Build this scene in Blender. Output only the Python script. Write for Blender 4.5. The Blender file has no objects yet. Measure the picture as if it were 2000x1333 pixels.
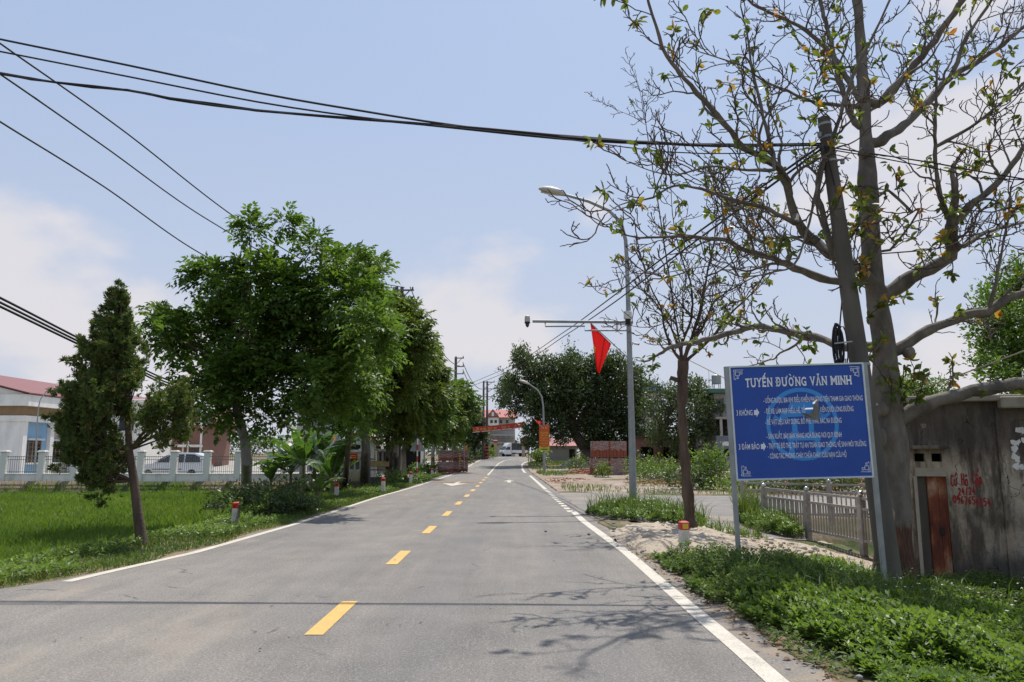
import bpy, bmesh, math, random
import numpy as np
from mathutils import Vector, Matrix, noise as mnoise

sc = bpy.context.scene
col = sc.collection
R = math.radians

# ---------------------------------------------------------------- camera, sky, sun, exposure
FPX = 1480.0                       # focal length in photo pixels (photo 2000 x 1333)
PITCH = math.atan((886 - 666.5) / FPX)
EYE = 1.6
cam_d = bpy.data.cameras.new('camera'); cam = bpy.data.objects.new('camera', cam_d); col.objects.link(cam)
cam.location = (0, 0, EYE); cam.rotation_euler = (R(90) + PITCH, 0, 0)
cam_d.sensor_width = 36; cam_d.lens = 36 * FPX / 2000; cam_d.clip_start = .05; cam_d.clip_end = 6000
sc.camera = cam

SUN = Vector((.17, .47, 1)).normalized()
SUN_EL = math.asin(SUN.z); SUN_ROT = math.atan2(SUN.x, SUN.y)
world = bpy.data.worlds.new('World'); sc.world = world; world.use_nodes = True
wt = world.node_tree; wn = wt.nodes; wl = wt.links
for n in list(wn): wn.remove(n)
def wnode(t, **k):
    n = wn.new(t)
    for a, v in k.items(): setattr(n, a, v)
    return n
def wmath(op, a, b=None, clamp=False):
    n = wnode('ShaderNodeMath', operation=op, use_clamp=clamp)
    for i, v in enumerate((a, b)):
        if v is None: continue
        if isinstance(v, (int, float)): n.inputs[i].default_value = v
        else: wl.new(v, n.inputs[i])
    return n.outputs[0]
out = wnode('ShaderNodeOutputWorld'); bg = wnode('ShaderNodeBackground')
sky = wnode('ShaderNodeTexSky', sky_type='NISHITA'); sky.sun_disc = False
sky.sun_elevation = SUN_EL; sky.sun_rotation = SUN_ROT; sky.air_density = 1.3; sky.dust_density = 2.2; sky.ozone_density = 1.6
SKY_STRENGTH = .085
bg.inputs['Strength'].default_value = SKY_STRENGTH
tc = wnode('ShaderNodeTexCoord'); sep = wnode('ShaderNodeSeparateXYZ'); wl.new(tc.outputs['Generated'], sep.inputs[0])
# cumulus: a broken band of soft clouds all round the horizon, with some larger heaps
mp = wnode('ShaderNodeMapping'); mp.inputs['Scale'].default_value = (1, 1, 1.9); mp.inputs['Location'].default_value = (.37, .1, .3)
wl.new(tc.outputs['Generated'], mp.inputs[0])
nz = wnode('ShaderNodeTexNoise'); nz.inputs['Scale'].default_value = 5.5; nz.inputs['Detail'].default_value = 7; nz.inputs['Roughness'].default_value = .5
wl.new(mp.outputs[0], nz.inputs['Vector'])
def heap(d, rad, soft):
    d = Vector(d).normalized()
    vm = wnode('ShaderNodeVectorMath', operation='SUBTRACT'); wl.new(tc.outputs['Generated'], vm.inputs[0]); vm.inputs[1].default_value = d
    sc_ = wnode('ShaderNodeVectorMath', operation='MULTIPLY'); wl.new(vm.outputs[0], sc_.inputs[0]); sc_.inputs[1].default_value = (1, 1, 1.25)
    ln = wnode('ShaderNodeVectorMath', operation='LENGTH'); wl.new(sc_.outputs[0], ln.inputs[0])
    mr = wnode('ShaderNodeMapRange'); wl.new(ln.outputs['Value'], mr.inputs[0])
    mr.inputs[1].default_value = rad; mr.inputs[2].default_value = rad - soft; mr.inputs[3].default_value = 0; mr.inputs[4].default_value = 1
    return mr.outputs[0]
heaps = [((-.07, 1, .19), .15, .11), ((.01, 1, .14), .12, .09), ((-.66, 1, .22), .19, .14), ((-.48, 1, .13), .18, .12), ((-.75, .8, .1), .22, .12), ((.5, 1, .36), .20, .14), ((.70, 1, .44), .18, .14),
         ((.12, 1, .33), .06, .06), ((.55, 1, .1), .16, .1), ((1.2, .5, .25), .25, .15), ((-1.2, -.3, .3), .3, .2), ((.2, -1, .3), .35, .2), ((1, -.6, .2), .3, .2), ((-.5, -1, .5), .3, .2), ((.66, 1, .62), .1, .1)]
tot = None
for h in heaps:
    o = heap(*h); tot = o if tot is None else wmath('MAXIMUM', tot, o)
den = wmath('ADD', wmath('MULTIPLY', tot, .42), nz.outputs['Fac'])
cr = wnode('ShaderNodeMapRange', interpolation_type='SMOOTHSTEP'); wl.new(den, cr.inputs[0])
cr.inputs[1].default_value = .65; cr.inputs[2].default_value = .88; cr.inputs[3].default_value = 0; cr.inputs[4].default_value = .9
# milky air low down
low = wmath('POWER', wmath('SUBTRACT', 1, wmath('MAXIMUM', sep.outputs['Z'], 0), True), 3.0)
zen = wnode('ShaderNodeMix', data_type='RGBA'); zen.inputs[0].default_value = .72; wl.new(sky.outputs[0], zen.inputs[6]); zen.inputs[7].default_value = (3.4, 4.55, 6.8, 1)
mix1 = wnode('ShaderNodeMix', data_type='RGBA'); wl.new(wmath('MULTIPLY', low, .92), mix1.inputs[0]); wl.new(zen.outputs[2], mix1.inputs[6])
mix1.inputs[7].default_value = (5.5, 5.6, 6.25, 1)
mix2 = wnode('ShaderNodeMix', data_type='RGBA'); wl.new(wmath('MULTIPLY', cr.outputs[0], .85), mix2.inputs[0]); wl.new(mix1.outputs[2], mix2.inputs[6])
mix2.inputs[7].default_value = (6.7, 6.4, 6.5, 1)
wl.new(mix2.outputs[2], bg.inputs['Color']); wl.new(bg.outputs[0], out.inputs['Surface'])

sd = bpy.data.lights.new('sun', 'SUN'); sd.energy = 3.7; sd.angle = R(.53); sd.color = (1, .955, .89)
sun = bpy.data.objects.new('sun', sd); col.objects.link(sun); sun.rotation_euler = SUN.to_track_quat('Z', 'Y').to_euler()
sc.view_settings.view_transform = 'Standard'; sc.view_settings.look = 'None'
sc.view_settings.exposure = 0.5; sc.view_settings.gamma = 1; sc.view_settings.use_curve_mapping = False
sc.render.engine = 'CYCLES'
sc.cycles.max_bounces = 6; sc.cycles.transparent_max_bounces = 8; sc.cycles.diffuse_bounces = 3; sc.cycles.glossy_bounces = 2; sc.cycles.transmission_bounces = 4
sc.cycles.use_denoising = True

# ---------------------------------------------------------------- where things stand
def ray(px, py):
    a = (px - 1000) / FPX; b = (666.5 - py) / FPX; c, s = math.cos(PITCH), math.sin(PITCH)
    return Vector((a, c - b * s, s + b * c))
def P(px, py, y):
    "the world point seen at a photo pixel, y metres ahead"
    d = ray(px, py); t = y / d.y
    return Vector((d.x * t, y, EYE + d.z * t))
def sm(a, b, v):
    t = np.clip((np.asarray(v, float) - a) / (b - a), 0, 1); return t * t * (3 - 2 * t)
def road_z(y): return .95 * sm(65, 120, y)
LE = np.array([(-30, -60), (2, -30), (6, -14), (8, -8.3), (9, -6.35), (9.6, -5.75), (11, -5.35), (14, -5.1), (20, -4.95), (30, -4.75), (50, -4.9), (72, -4.9), (88, -4.7), (105, -4.3), (118, -3.9), (140, -5.5), (160, -12)], float)
RE = np.array([(-30, 2.3), (4, 2.25), (8, 2.1), (14, 1.95), (30, 1.8), (52, 1.6), (72, 1.35), (85, 1.25), (96, 1.9), (103, 4.2), (110, 11), (118, 30), (130, 60), (160, 80)], float)
def xl(y): return np.interp(y, LE[:, 0], LE[:, 1])
def xr(y): return np.interp(y, RE[:, 0], RE[:, 1])
def terr(x, y):
    x = np.asarray(x, float); y = np.asarray(y, float)
    z = road_z(y)
    s = xl(np.minimum(y, 100)) - x
    fm = sm(6, 9.5, y) * (1 - sm(45.6, 46.6, y))
    z = z - .95 * sm(1.7, 3.5, s) * fm - .15 * sm(.3, 2, s) * sm(46, 48, y) * (1 - sm(60, 80, y))
    D = np.interp(y, [-5, 14, 18, 24, 32, 60], [.75, .75, .42, .32, .12, 0])
    z = z - D * sm(2.4, 7.4, x) * (1 - sm(60, 70, y))
    canal = sm(.25, .9, x - (7.85 - (y - 14.5) * .154)) * sm(14.6, 15.4, y) * (1 - sm(22.8, 23.4, y))
    z = z - 1.0 * canal
    return z
def Z(x, y): return float(terr(x, y))
def G(px, py, dz=0):
    d = ray(px, py); z = 0.0; p = None
    for _ in range(40):
        t = (z + dz - EYE) / d.z if d.z < -1e-5 else 400
        t = min(max(t, .5), 400); p = Vector((d.x * t, d.y * t, EYE + d.z * t)); z = z * .5 + .5 * Z(p.x, p.y)
    return Vector((p.x, p.y, Z(p.x, p.y)))

# ---------------------------------------------------------------- small builders
class MB:
    "collects simple solids into ONE mesh"
    def __init__(s): s.v = []; s.f = []
    def add(s, vs, fs):
        o = len(s.v); s.v += [tuple(v) for v in vs]; s.f += [tuple(i + o for i in f) for f in fs]; return s
    def box(s, c, d, rz=0, M=None):
        x, y, z = (k / 2 for k in d); vs = [(-x, -y, -z), (x, -y, -z), (x, y, -z), (-x, y, -z), (-x, -y, z), (x, -y, z), (x, y, z), (-x, y, z)]
        if M is None: M = Matrix.Rotation(rz, 3, 'Z')
        vs = [M @ Vector(v) + Vector(c) for v in vs]
        return s.add(vs, [(0, 3, 2, 1), (4, 5, 6, 7), (0, 1, 5, 4), (1, 2, 6, 5), (2, 3, 7, 6), (3, 0, 4, 7)])
    def cbox(s, c, d, b=.02, rz=0):
        "box with chamfered edges"
        bm = bmesh.new(); bmesh.ops.create_cube(bm, size=1)
        for v in bm.verts: v.co = Vector((v.co.x * d[0], v.co.y * d[1], v.co.z * d[2]))
        bmesh.ops.bevel(bm, geom=bm.edges[:], offset=min(b, min(d) * .3), segments=1, affect='EDGES')
        M = Matrix.Rotation(rz, 3, 'Z'); bm.verts.index_update()
        vs = [M @ v.co + Vector(c) for v in bm.verts]; fs = [tuple(v.index for v in f.verts) for f in bm.faces]; bm.free()
        return s.add(vs, fs)
    def bar(s, a, b, w, h=None):
        a = Vector(a); b = Vector(b); h = h or w; d = (b - a); L = d.length
        if L < 1e-6: return s
        q = d.to_track_quat('X', 'Z').to_matrix()
        return s.box((a + b) / 2, (L, w, h), M=q)
    def tube(s, pts, rad, n=8, cap=True):
        pts = [Vector(p) for p in pts]; m = len(pts)
        if not hasattr(rad, '__len__'): rad = [rad] * m
        o = len(s.v); ref = None
        for i, p in enumerate(pts):
            t = (pts[min(i + 1, m - 1)] - pts[max(i - 1, 0)])
            if t.length < 1e-9: t = Vector((0, 0, 1))
            t.normalize()
            if ref is None:
                ref = Vector((1, 0, 0)) if abs(t.x) < .8 else Vector((0, 1, 0))
            u = (ref - t * ref.dot(t))
            if u.length < 1e-6: u = t.orthogonal()
            u.normalize(); w = t.cross(u); ref = u
            for k in range(n):
                a = 2 * math.pi * k / n; q = p + (u * math.cos(a) + w * math.sin(a)) * rad[i]; s.v.append((q.x, q.y, q.z))
        for i in range(m - 1):
            for k in range(n):
                a = o + i * n + k; b = o + i * n + (k + 1) % n; s.f.append((a, b, b + n, a + n))
        if cap:
            s.f.append(tuple(o + k for k in range(n))[::-1]); s.f.append(tuple(o + (m - 1) * n + k for k in range(n)))
        return s
    def lathe(s, prof, c=(0, 0, 0), n=16, M=None):
        o = len(s.v); c = Vector(c)
        for r, z in prof:
            for k in range(n):
                a = 2 * math.pi * k / n; v = Vector((r * math.cos(a), r * math.sin(a), z))
                if M is not None: v = M @ v
                s.v.append(tuple(v + c))
        for i in range(len(prof) - 1):
            for k in range(n):
                a = o + i * n + k; b = o + i * n + (k + 1) % n; s.f.append((a, b, b + n, a + n))
        s.f.append(tuple(o + k for k in range(n))[::-1]); s.f.append(tuple(o + (len(prof) - 1) * n + k for k in range(n)))
        return s
    def prism(s, poly, a, b, M=None):
        "2-D outline (x,z) pushed from y=a to y=b"
        n = len(poly); vs = [(p[0], a, p[1]) for p in poly] + [(p[0], b, p[1]) for p in poly]
        if M is not None: vs = [M @ Vector(v) for v in vs]
        fs = [tuple(range(n)), tuple(range(2 * n - 1, n - 1, -1))] + [(i, i + n, (i + 1) % n + n, (i + 1) % n) for i in range(n)]
        return s.add(vs, fs)
    def ball(s, c, r, n=8, squash=1):
        prof = [(max(r * math.sin(math.pi * i / n), .001), -r * squash * math.cos(math.pi * i / n)) for i in range(n + 1)]
        return s.lathe(prof, c, n + 2)
    def build(s, name, m, parent=None, origin=None, smooth=False, recalc=True):
        me = bpy.data.meshes.new(name)
        vs = s.v
        if origin is not None: ox, oy, oz = origin; vs = [(v[0] - ox, v[1] - oy, v[2] - oz) for v in vs]
        me.from_pydata(vs, [], s.f); me.update()
        if recalc and len(s.f) < 60000:
            bm = bmesh.new(); bm.from_mesh(me); bmesh.ops.recalc_face_normals(bm, faces=bm.faces[:]); bm.to_mesh(me); bm.free()
        if m: me.materials.append(m)
        if smooth:
            me.polygons.foreach_set('use_smooth', [True] * len(me.polygons))
            try: me.set_sharp_from_angle(angle=R(40))
            except Exception: pass
        o = bpy.data.objects.new(name, me); col.objects.link(o)
        if parent is not None: o.parent = parent
        elif origin is not None: o.location = origin
        return o

def tag(o, label=None, cat=None, group=None, kind=None):
    if label: o['label'] = label
    if cat: o['category'] = cat
    if group: o['group'] = group
    if kind: o['kind'] = kind
    return o
def thing(name, loc, label, cat, group=None, rz=0):
    o = bpy.data.objects.new(name, None); o.empty_display_size = .2; col.objects.link(o); o.location = loc; o.rotation_euler = (0, 0, rz)
    return tag(o, label, cat, group)
def copy_tree(o, parent=None):
    c = o.copy(); col.objects.link(c); c.parent = parent
    for ch in list(o.children): copy_tree(ch, c)
    return c
def np_mesh(name, V, F, m, parent=None, origin=None, attr=None, smooth=False):
    "V (n,3), F (k,3|4) numpy; attr: per-face value 'rnd'"
    me = bpy.data.meshes.new(name); V = np.asarray(V, np.float32); F = np.asarray(F, np.int32)
    if origin is not None: V = V - np.array(origin, np.float32)
    k = F.shape[1]
    me.vertices.add(len(V)); me.vertices.foreach_set('co', V.ravel())
    me.loops.add(F.size); me.loops.foreach_set('vertex_index', F.ravel())
    me.polygons.add(len(F)); me.polygons.foreach_set('loop_start', np.arange(0, F.size, k, dtype=np.int32))
    if smooth: me.polygons.foreach_set('use_smooth', np.ones(len(F), bool))
    me.update(calc_edges=True)
    if attr is not None:
        a = me.attributes.new('rnd', 'FLOAT', 'FACE'); a.data.foreach_set('value', np.asarray(attr, np.float32))
    if m: me.materials.append(m)
    o = bpy.data.objects.new(name, me); col.objects.link(o)
    if parent is not None: o.parent = parent
    elif origin is not None: o.location = origin
    return o

# ---------------------------------------------------------------- materials
def nt(m):
    m.use_nodes = True; t = m.node_tree
    for n in list(t.nodes): t.nodes.remove(n)
    o = t.nodes.new('ShaderNodeOutputMaterial'); b = t.nodes.new('ShaderNodeBsdfPrincipled'); t.links.new(b.outputs[0], o.inputs[0])
    return t, b, o
def ramp(t, fac, stops):
    r = t.nodes.new('ShaderNodeValToRGB'); e = r.color_ramp.elements
    e[0].position, e[0].color = stops[0][0], (*stops[0][1], 1); e[1].position, e[1].color = stops[-1][0], (*stops[-1][1], 1)
    for p, c in stops[1:-1]:
        q = e.new(p); q.color = (*c, 1)
    t.links.new(fac, r.inputs[0]); return r.outputs[0]
def tnoise(t, scale, detail=4, rough=.55, stretch=None, coord='Object'):
    c = t.nodes.new('ShaderNodeTexCoord'); n = t.nodes.new('ShaderNodeTexNoise')
    n.inputs['Scale'].default_value = scale; n.inputs['Detail'].default_value = detail; n.inputs['Roughness'].default_value = rough
    if stretch:
        mp_ = t.nodes.new('ShaderNodeMapping'); mp_.inputs['Scale'].default_value = stretch
        t.links.new(c.outputs[coord], mp_.inputs[0]); t.links.new(mp_.outputs[0], n.inputs['Vector'])
    else: t.links.new(c.outputs[coord], n.inputs['Vector'])
    return n.outputs['Fac']
def tmix(t, fac, a, b, mode='MIX'):
    m = t.nodes.new('ShaderNodeMix'); m.data_type = 'RGBA'; m.blend_type = mode
    if isinstance(fac, (int, float)): m.inputs[0].default_value = fac
    else: t.links.new(fac, m.inputs[0])
    for i, v in ((6, a), (7, b)):
        if isinstance(v, tuple): m.inputs[i].default_value = (*v[:3], 1)
        else: t.links.new(v, m.inputs[i])
    return m.outputs[2]
def tmath(t, op, a, b=None, clamp=False):
    n = t.nodes.new('ShaderNodeMath'); n.operation = op; n.use_clamp = clamp
    for i, v in enumerate((a, b)):
        if v is None: continue
        if isinstance(v, (int, float)): n.inputs[i].default_value = v
        else: t.links.new(v, n.inputs[i])
    return n.outputs[0]
def tstep(t, v, a, b):
    n = t.nodes.new('ShaderNodeMapRange'); n.interpolation_type = 'SMOOTHSTEP'; t.links.new(v, n.inputs[0]); n.inputs[1].default_value = a; n.inputs[2].default_value = b
    return n.outputs[0]
def tbump(t, b, h, strength=.3, dist=.02):
    n = t.nodes.new('ShaderNodeBump'); n.inputs['Strength'].default_value = strength; n.inputs['Distance'].default_value = dist
    t.links.new(h, n.inputs['Height']); t.links.new(n.outputs[0], b.inputs['Normal'])
MATS = {}
def mat(name, c, c2=None, scale=3, rough=.8, metal=0, bump=.15, bscale=60, dirt=None, dscale=2, damt=.5, spec=.4, stretch=None, bdist=.01):
    "plain surface: two tones broken up by noise, optional dirt blotches, fine relief"
    m = bpy.data.materials.new(name); t, b, o = nt(m)
    c2 = c2 or tuple(x * .78 for x in c)
    base = ramp(t, tnoise(t, scale, 6, .6, stretch), [(.35, c2), (.65, c)])
    if dirt: base = tmix(t, tmath(t, 'MULTIPLY', tstep(t, tnoise(t, dscale, 8, .65, stretch), .48, .68), damt), base, dirt)
    t.links.new(base, b.inputs['Base Color']); b.inputs['Roughness'].default_value = rough; b.inputs['Metallic'].default_value = metal
    b.inputs['Specular IOR Level'].default_value = spec
    if bump: tbump(t, b, tnoise(t, bscale, 4, .6), bump, bdist)
    MATS[name] = m; return m
def leafmat(name, stops, trans=.35, rough=.42, spec=.45, tint=(1.25, 1.3, .6)):
    "leaf: colour varies leaf by leaf (attribute rnd), part of the light passes through"
    m = bpy.data.materials.new(name); t, b, o = nt(m)
    a = t.nodes.new('ShaderNodeAttribute'); a.attribute_name = 'rnd'
    c = ramp(t, a.outputs['Fac'], stops)
    t.links.new(c, b.inputs['Base Color']); b.inputs['Roughness'].default_value = rough; b.inputs['Specular IOR Level'].default_value = spec
    tr = t.nodes.new('ShaderNodeBsdfTranslucent'); t.links.new(tmix(t, 1.0, c, tint, 'MULTIPLY'), tr.inputs[0])
    mx = t.nodes.new('ShaderNodeMixShader'); mx.inputs[0].default_value = trans
    t.links.new(b.outputs[0], mx.inputs[1]); t.links.new(tr.outputs[0], mx.inputs[2]); t.links.new(mx.outputs[0], o.inputs[0])
    MATS[name] = m; return m

M_galv = mat('galvanised_steel', (.34, .355, .345), (.26, .275, .27), 4, .55, .35, .05, 80)
M_dark = mat('black_rubber', (.012, .012, .013), (.008, .008, .008), 8, .6, 0, .05)
M_black = mat('black_cable', (.02, .02, .022), (.012, .012, .012), 8, .7, 0, 0)
M_conc = mat('pole_concrete', (.14, .125, .1), (.085, .076, .062), 3, .9, 0, .5, 50, dirt=(.09, .085, .07), dscale=1.6, damt=.5, stretch=(1, 1, .25))
M_white = mat('white_paint', (.72, .71, .68), (.6, .59, .56), 4, .6, 0, .1, 40, dirt=(.42, .39, .33), dscale=3, damt=.4)
M_whitewall = mat('white_wall', (.84, .82, .76), (.74, .72, .67), 1.5, .85, 0, .1, 30, dirt=(.45, .43, .38), dscale=1.0, damt=.35, stretch=(1, 1, .4))
M_fence = mat('pale_fence_paint', (.8, .78, .7), (.7, .69, .62), 2, .85, 0, .1, 30, dirt=(.3, .32, .28), dscale=1.4, damt=.5, stretch=(1, 1, .4))
M_red = mat('red_paint', (.46, .035, .03), (.32, .03, .03), 5, .6, 0, .08, 40)
def clothmat(name, c):
    m = bpy.data.materials.new(name); t, b, o = nt(m); k = ramp(t, tnoise(t, 4, 5, .6), [(.3, tuple(x * .85 for x in c)), (.7, c)]); t.links.new(k, b.inputs['Base Color']); b.inputs['Roughness'].default_value = .75
    tr = t.nodes.new('ShaderNodeBsdfTranslucent'); t.links.new(k, tr.inputs[0]); mx = t.nodes.new('ShaderNodeMixShader'); mx.inputs[0].default_value = .45; t.links.new(b.outputs[0], mx.inputs[1]); t.links.new(tr.outputs[0], mx.inputs[2]); t.links.new(mx.outputs[0], o.inputs[0]); MATS[name] = m; return m
M_redflag = clothmat('red_cloth', (.8, .016, .014)); M_orange = clothmat('orange_cloth', (.8, .16, .06))
M_yellow = mat('yellow_paint', (.75, .48, .05), (.62, .38, .04), 5, .6, 0, .05)
M_glass = mat('dark_glass', (.03, .035, .04), (.02, .022, .026), 3, .12, 0, 0, spec=.6)
M_roofred = mat('red_metal_roof', (.3, .075, .065), (.25, .065, .058), 1, .55, 0, .1, 20)
M_wood = mat('weathered_wood', (.2, .14, .08), (.12, .085, .05), 4, .85, 0, .3, 40)
# ---------------------------------------------------------------- setting: ground, road, markings, side road, sand, field
rng = np.random.default_rng(7)
def grid(name, xs, ys, zf, m, attr_fn=None, kind='structure', jitter=None):
    X, Y = np.meshgrid(xs, ys); Zz = zf(X, Y); V = np.stack([X, Y, Zz], -1).reshape(-1, 3); nx, ny = len(xs), len(ys)
    i = np.arange(nx - 1); j = np.arange(ny - 1); I, J = np.meshgrid(i, j); a = (J * nx + I).ravel()
    F = np.stack([a, a + 1, a + 1 + nx, a + nx], 1)
    o = np_mesh(name, V, F, m, smooth=True); o['kind'] = kind; return o
def fnoise(X, Y, s, seed=0):
    "cheap smooth value noise"
    r = np.random.default_rng(seed); T = r.random((64, 64)); x = X * s + 1000; y = Y * s + 1000
    xi = np.floor(x).astype(int); yi = np.floor(y).astype(int); fx = x - xi; fy = y - yi; fx = fx * fx * (3 - 2 * fx); fy = fy * fy * (3 - 2 * fy)
    g = lambda a, b: T[a % 64, b % 64]
    return (g(xi, yi) * (1 - fx) + g(xi + 1, yi) * fx) * (1 - fy) + (g(xi, yi + 1) * (1 - fx) + g(xi + 1, yi + 1) * fx) * fy
# --- ground: earth with grassy patches
M_earth = bpy.data.materials.new('earth'); t, b, o_ = nt(M_earth)
n1 = tnoise(t, .35, 8, .6); n2 = tnoise(t, 6, 8, .7)
dirt_c = ramp(t, n2, [(.3, (.14, .1, .065)), (.5, (.22, .16, .11)), (.75, (.3, .235, .17))])
gr_c = ramp(t, n2, [(.3, (.04, .06, .02)), (.7, (.1, .12, .045))])
t.links.new(tmix(t, tstep(t, n1, .42, .6), dirt_c, gr_c), b.inputs['Base Color']); b.inputs['Roughness'].default_value = .95; b.inputs['Specular IOR Level'].default_value = .15
tbump(t, b, n2, .6, .05)
xs = np.unique(np.r_[-2500, -800, -300, -140, -90, np.arange(-70, -12, 2.), np.arange(-12, 14, .4), np.arange(14, 60, 2.), 75, 100, 150, 300, 800, 2500])
ys = np.unique(np.r_[-400, -100, -30, -10, np.arange(-4, 50, .5), np.arange(50, 130, 2.), 140, 160, 200, 300, 600, 1500, 4000])
def ground_z(X, Y):
    z = terr(X, Y)
    on_road = (X > xl(Y) + .35) & (X < xr(Y) - .35)
    side = (X > xr(Y) + .35 + np.maximum(0, 20.0 - Y) ** 2 * .9) & (Y > 18.6) & (Y < 31.6) & ~((X > 6.9) & (Y < 24.8))
    bump = .05 * (fnoise(X, Y, .8, 1) - .5) * sm(.2, 1.2, np.maximum(xl(Y) - X, X - xr(Y)))
    return z + np.where(on_road | side, -.14, -.02 + bump)
grid('ground', xs, ys, ground_z, M_earth)
# --- asphalt: worn grey, faint wheel tracks, dust towards the edges, repaired cracks
M_road = bpy.data.materials.new('asphalt'); t, b, o_ = nt(M_road)
fine = tmath(t, 'ADD', tmath(t, 'MULTIPLY', tnoise(t, 130, 3, .8), .55), tmath(t, 'MULTIPLY', tnoise(t, 38, 5, .75), .45)); mid = tnoise(t, 1.2, 6, .6); big = tnoise(t, .22, 5, .6, (1, .35, 1))
base = ramp(t, fine, [(.36, (.088, .082, .075)), (.5, (.183, .172, .159)), (.64, (.32, .305, .285))])
base = tmix(t, .9, base, ramp(t, big, [(.34, (.8, .8, .81)), (.66, (1.14, 1.11, 1.06))]), 'MULTIPLY')
base = tmix(t, .9, base, ramp(t, mid, [(.32, (.84, .84, .84)), (.68, (1.12, 1.1, 1.07))]), 'MULTIPLY')
strk = tnoise(t, 3.2, 7, .7, (1, .06, 1)); base = tmix(t, .8, base, ramp(t, strk, [(.36, (.87, .87, .87)), (.62, (1.07, 1.06, 1.05))]), 'MULTIPLY')
oil = tnoise(t, 2.4, 4, .6, (1.2, .6, 1)); base = tmix(t, tmath(t, 'MULTIPLY', tstep(t, oil, .69, .78), .35), base, (.07, .068, .066))
tcx = t.nodes.new('ShaderNodeTexCoord'); sx = t.nodes.new('ShaderNodeSeparateXYZ'); t.links.new(tcx.outputs['Object'], sx.inputs[0])
def track(xc, w):
    return tmath(t, 'SUBTRACT', 1, tstep(t, tmath(t, 'ABSOLUTE', tmath(t, 'SUBTRACT', sx.outputs['X'], xc)), w * .3, w), True)
for xc in (-.85, .75): base = tmix(t, tmath(t, 'MULTIPLY', track(xc, .5), .22), base, (.125, .125, .13))
for xc in (-4.1, -2.6): base = tmix(t, tmath(t, 'MULTIPLY', track(xc, .5), .16), base, (.21, .195, .175))
# pale dust drifts, more on the left lane and the shoulder
dust = tmath(t, 'MULTIPLY', tstep(t, tnoise(t, .8, 9, .65, (1, .3, 1)), .5, .72), tmath(t, 'MULTIPLY', tstep(t, tmath(t, 'MULTIPLY', sx.outputs['X'], -1), .2, 4.2), .55))
base = tmix(t, dust, base, (.33, .275, .21))
edge = tmath(t, 'MULTIPLY', tstep(t, sx.outputs['X'], 1.75, 2.15), tstep(t, tnoise(t, 2.2, 7, .6), .38, .6))
base = tmix(t, edge, base, (.25, .2, .15))
spk = t.nodes.new('ShaderNodeTexVoronoi'); spk.inputs['Scale'].default_value = 42; t.links.new(tcx.outputs['Object'], spk.inputs['Vector'])
base = tmix(t, tmath(t, 'MULTIPLY', tmath(t, 'SUBTRACT', 1, tstep(t, spk.outputs['Distance'], .14, .3), True), .5), base, (.4, .385, .36))
# thin tar-filled cracks
cv = t.nodes.new('ShaderNodeTexVoronoi'); cv.feature = 'DISTANCE_TO_EDGE'; cv.inputs['Scale'].default_value = .17
wv = t.nodes.new('ShaderNodeTexNoise'); wv.inputs['Scale'].default_value = 1.3; wv.inputs['Detail'].default_value = 5; t.links.new(tcx.outputs['Object'], wv.inputs['Vector'])
va = t.nodes.new('ShaderNodeVectorMath'); va.operation = 'ADD'; t.links.new(tcx.outputs['Object'], va.inputs[0]); t.links.new(wv.outputs['Color'], va.inputs[1]); t.links.new(va.outputs[0], cv.inputs['Vector'])
crk = tmath(t, 'MULTIPLY', tmath(t, 'SUBTRACT', 1, tstep(t, cv.outputs['Distance'], .002, .005), True), tstep(t, mid, .5, .62))
base = tmix(t, tmath(t, 'MULTIPLY', crk, .8), base, (.07, .07, .07))
t.links.new(base, b.inputs['Base Color']); b.inputs['Roughness'].default_value = .88; b.inputs['Specular IOR Level'].default_value = .25
tbump(t, b, fine, .5, .006)
def sheet(name, rows, m, zoff=0, ncol=8, kind='structure', zf=None):
    "rows of (y, x0, x1): a strip of ground laid along y"
    V = []; 
    for y, a, c in rows:
        for k in range(ncol + 1):
            x = a + (c - a) * k / ncol; V.append((x, y, (float(road_z(y)) if zf is None else zf(x, y)) + zoff))
    n = ncol + 1; F = [(r * n + k, r * n + k + 1, r * n + n + k + 1, r * n + n + k) for r in range(len(rows) - 1) for k in range(ncol)]
    o = np_mesh(name, np.array(V), np.array(F), m, smooth=True)
    if kind: o['kind'] = kind
    return o
yy = np.r_[np.arange(-28, 0, 4.), np.arange(0, 60, .5), np.arange(60, 160, 1.)]
jr = lambda y: .07 * math.sin(y * 1.7) * math.sin(y * .63 + 1) + .05 * math.sin(y * 5.1)
sheet('road', [(y, float(xl(y)) - .12 + jr(y), float(xr(y)) + .14 + jr(y + 9)) for y in yy], M_road, 0, 10)
# --- painted lines (white worn, yellow dashes)
def paint(name, c, c2):
    m = bpy.data.materials.new(name); t, b, o = nt(m)
    base = ramp(t, tnoise(t, 5, 6, .65), [(.3, c2), (.6, c)])
    base = tmix(t, tmath(t, 'MULTIPLY', tstep(t, tnoise(t, 60, 5, .75), .5, .66), .75), base, (.2, .19, .175))
    base = tmix(t, tmath(t, 'MULTIPLY', tstep(t, tnoise(t, 3, 7, .7), .54, .7), .5), base, (.27, .245, .21))
    t.links.new(base, b.inputs['Base Color']); b.inputs['Roughness'].default_value = .75; tbump(t, b, tnoise(t, 110, 3, .7), .3, .004); return m
M_line = paint('white_road_paint', (.56, .51, .42), (.46, .41, .335)); M_dash = paint('yellow_road_paint', (.66, .385, .085), (.56, .32, .08)); M_ochre = paint('ochre_road_paint', (.36, .25, .16), (.28, .2, .14))
def line_pts(pix): return [G(px, py) for px, py in pix]
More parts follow.
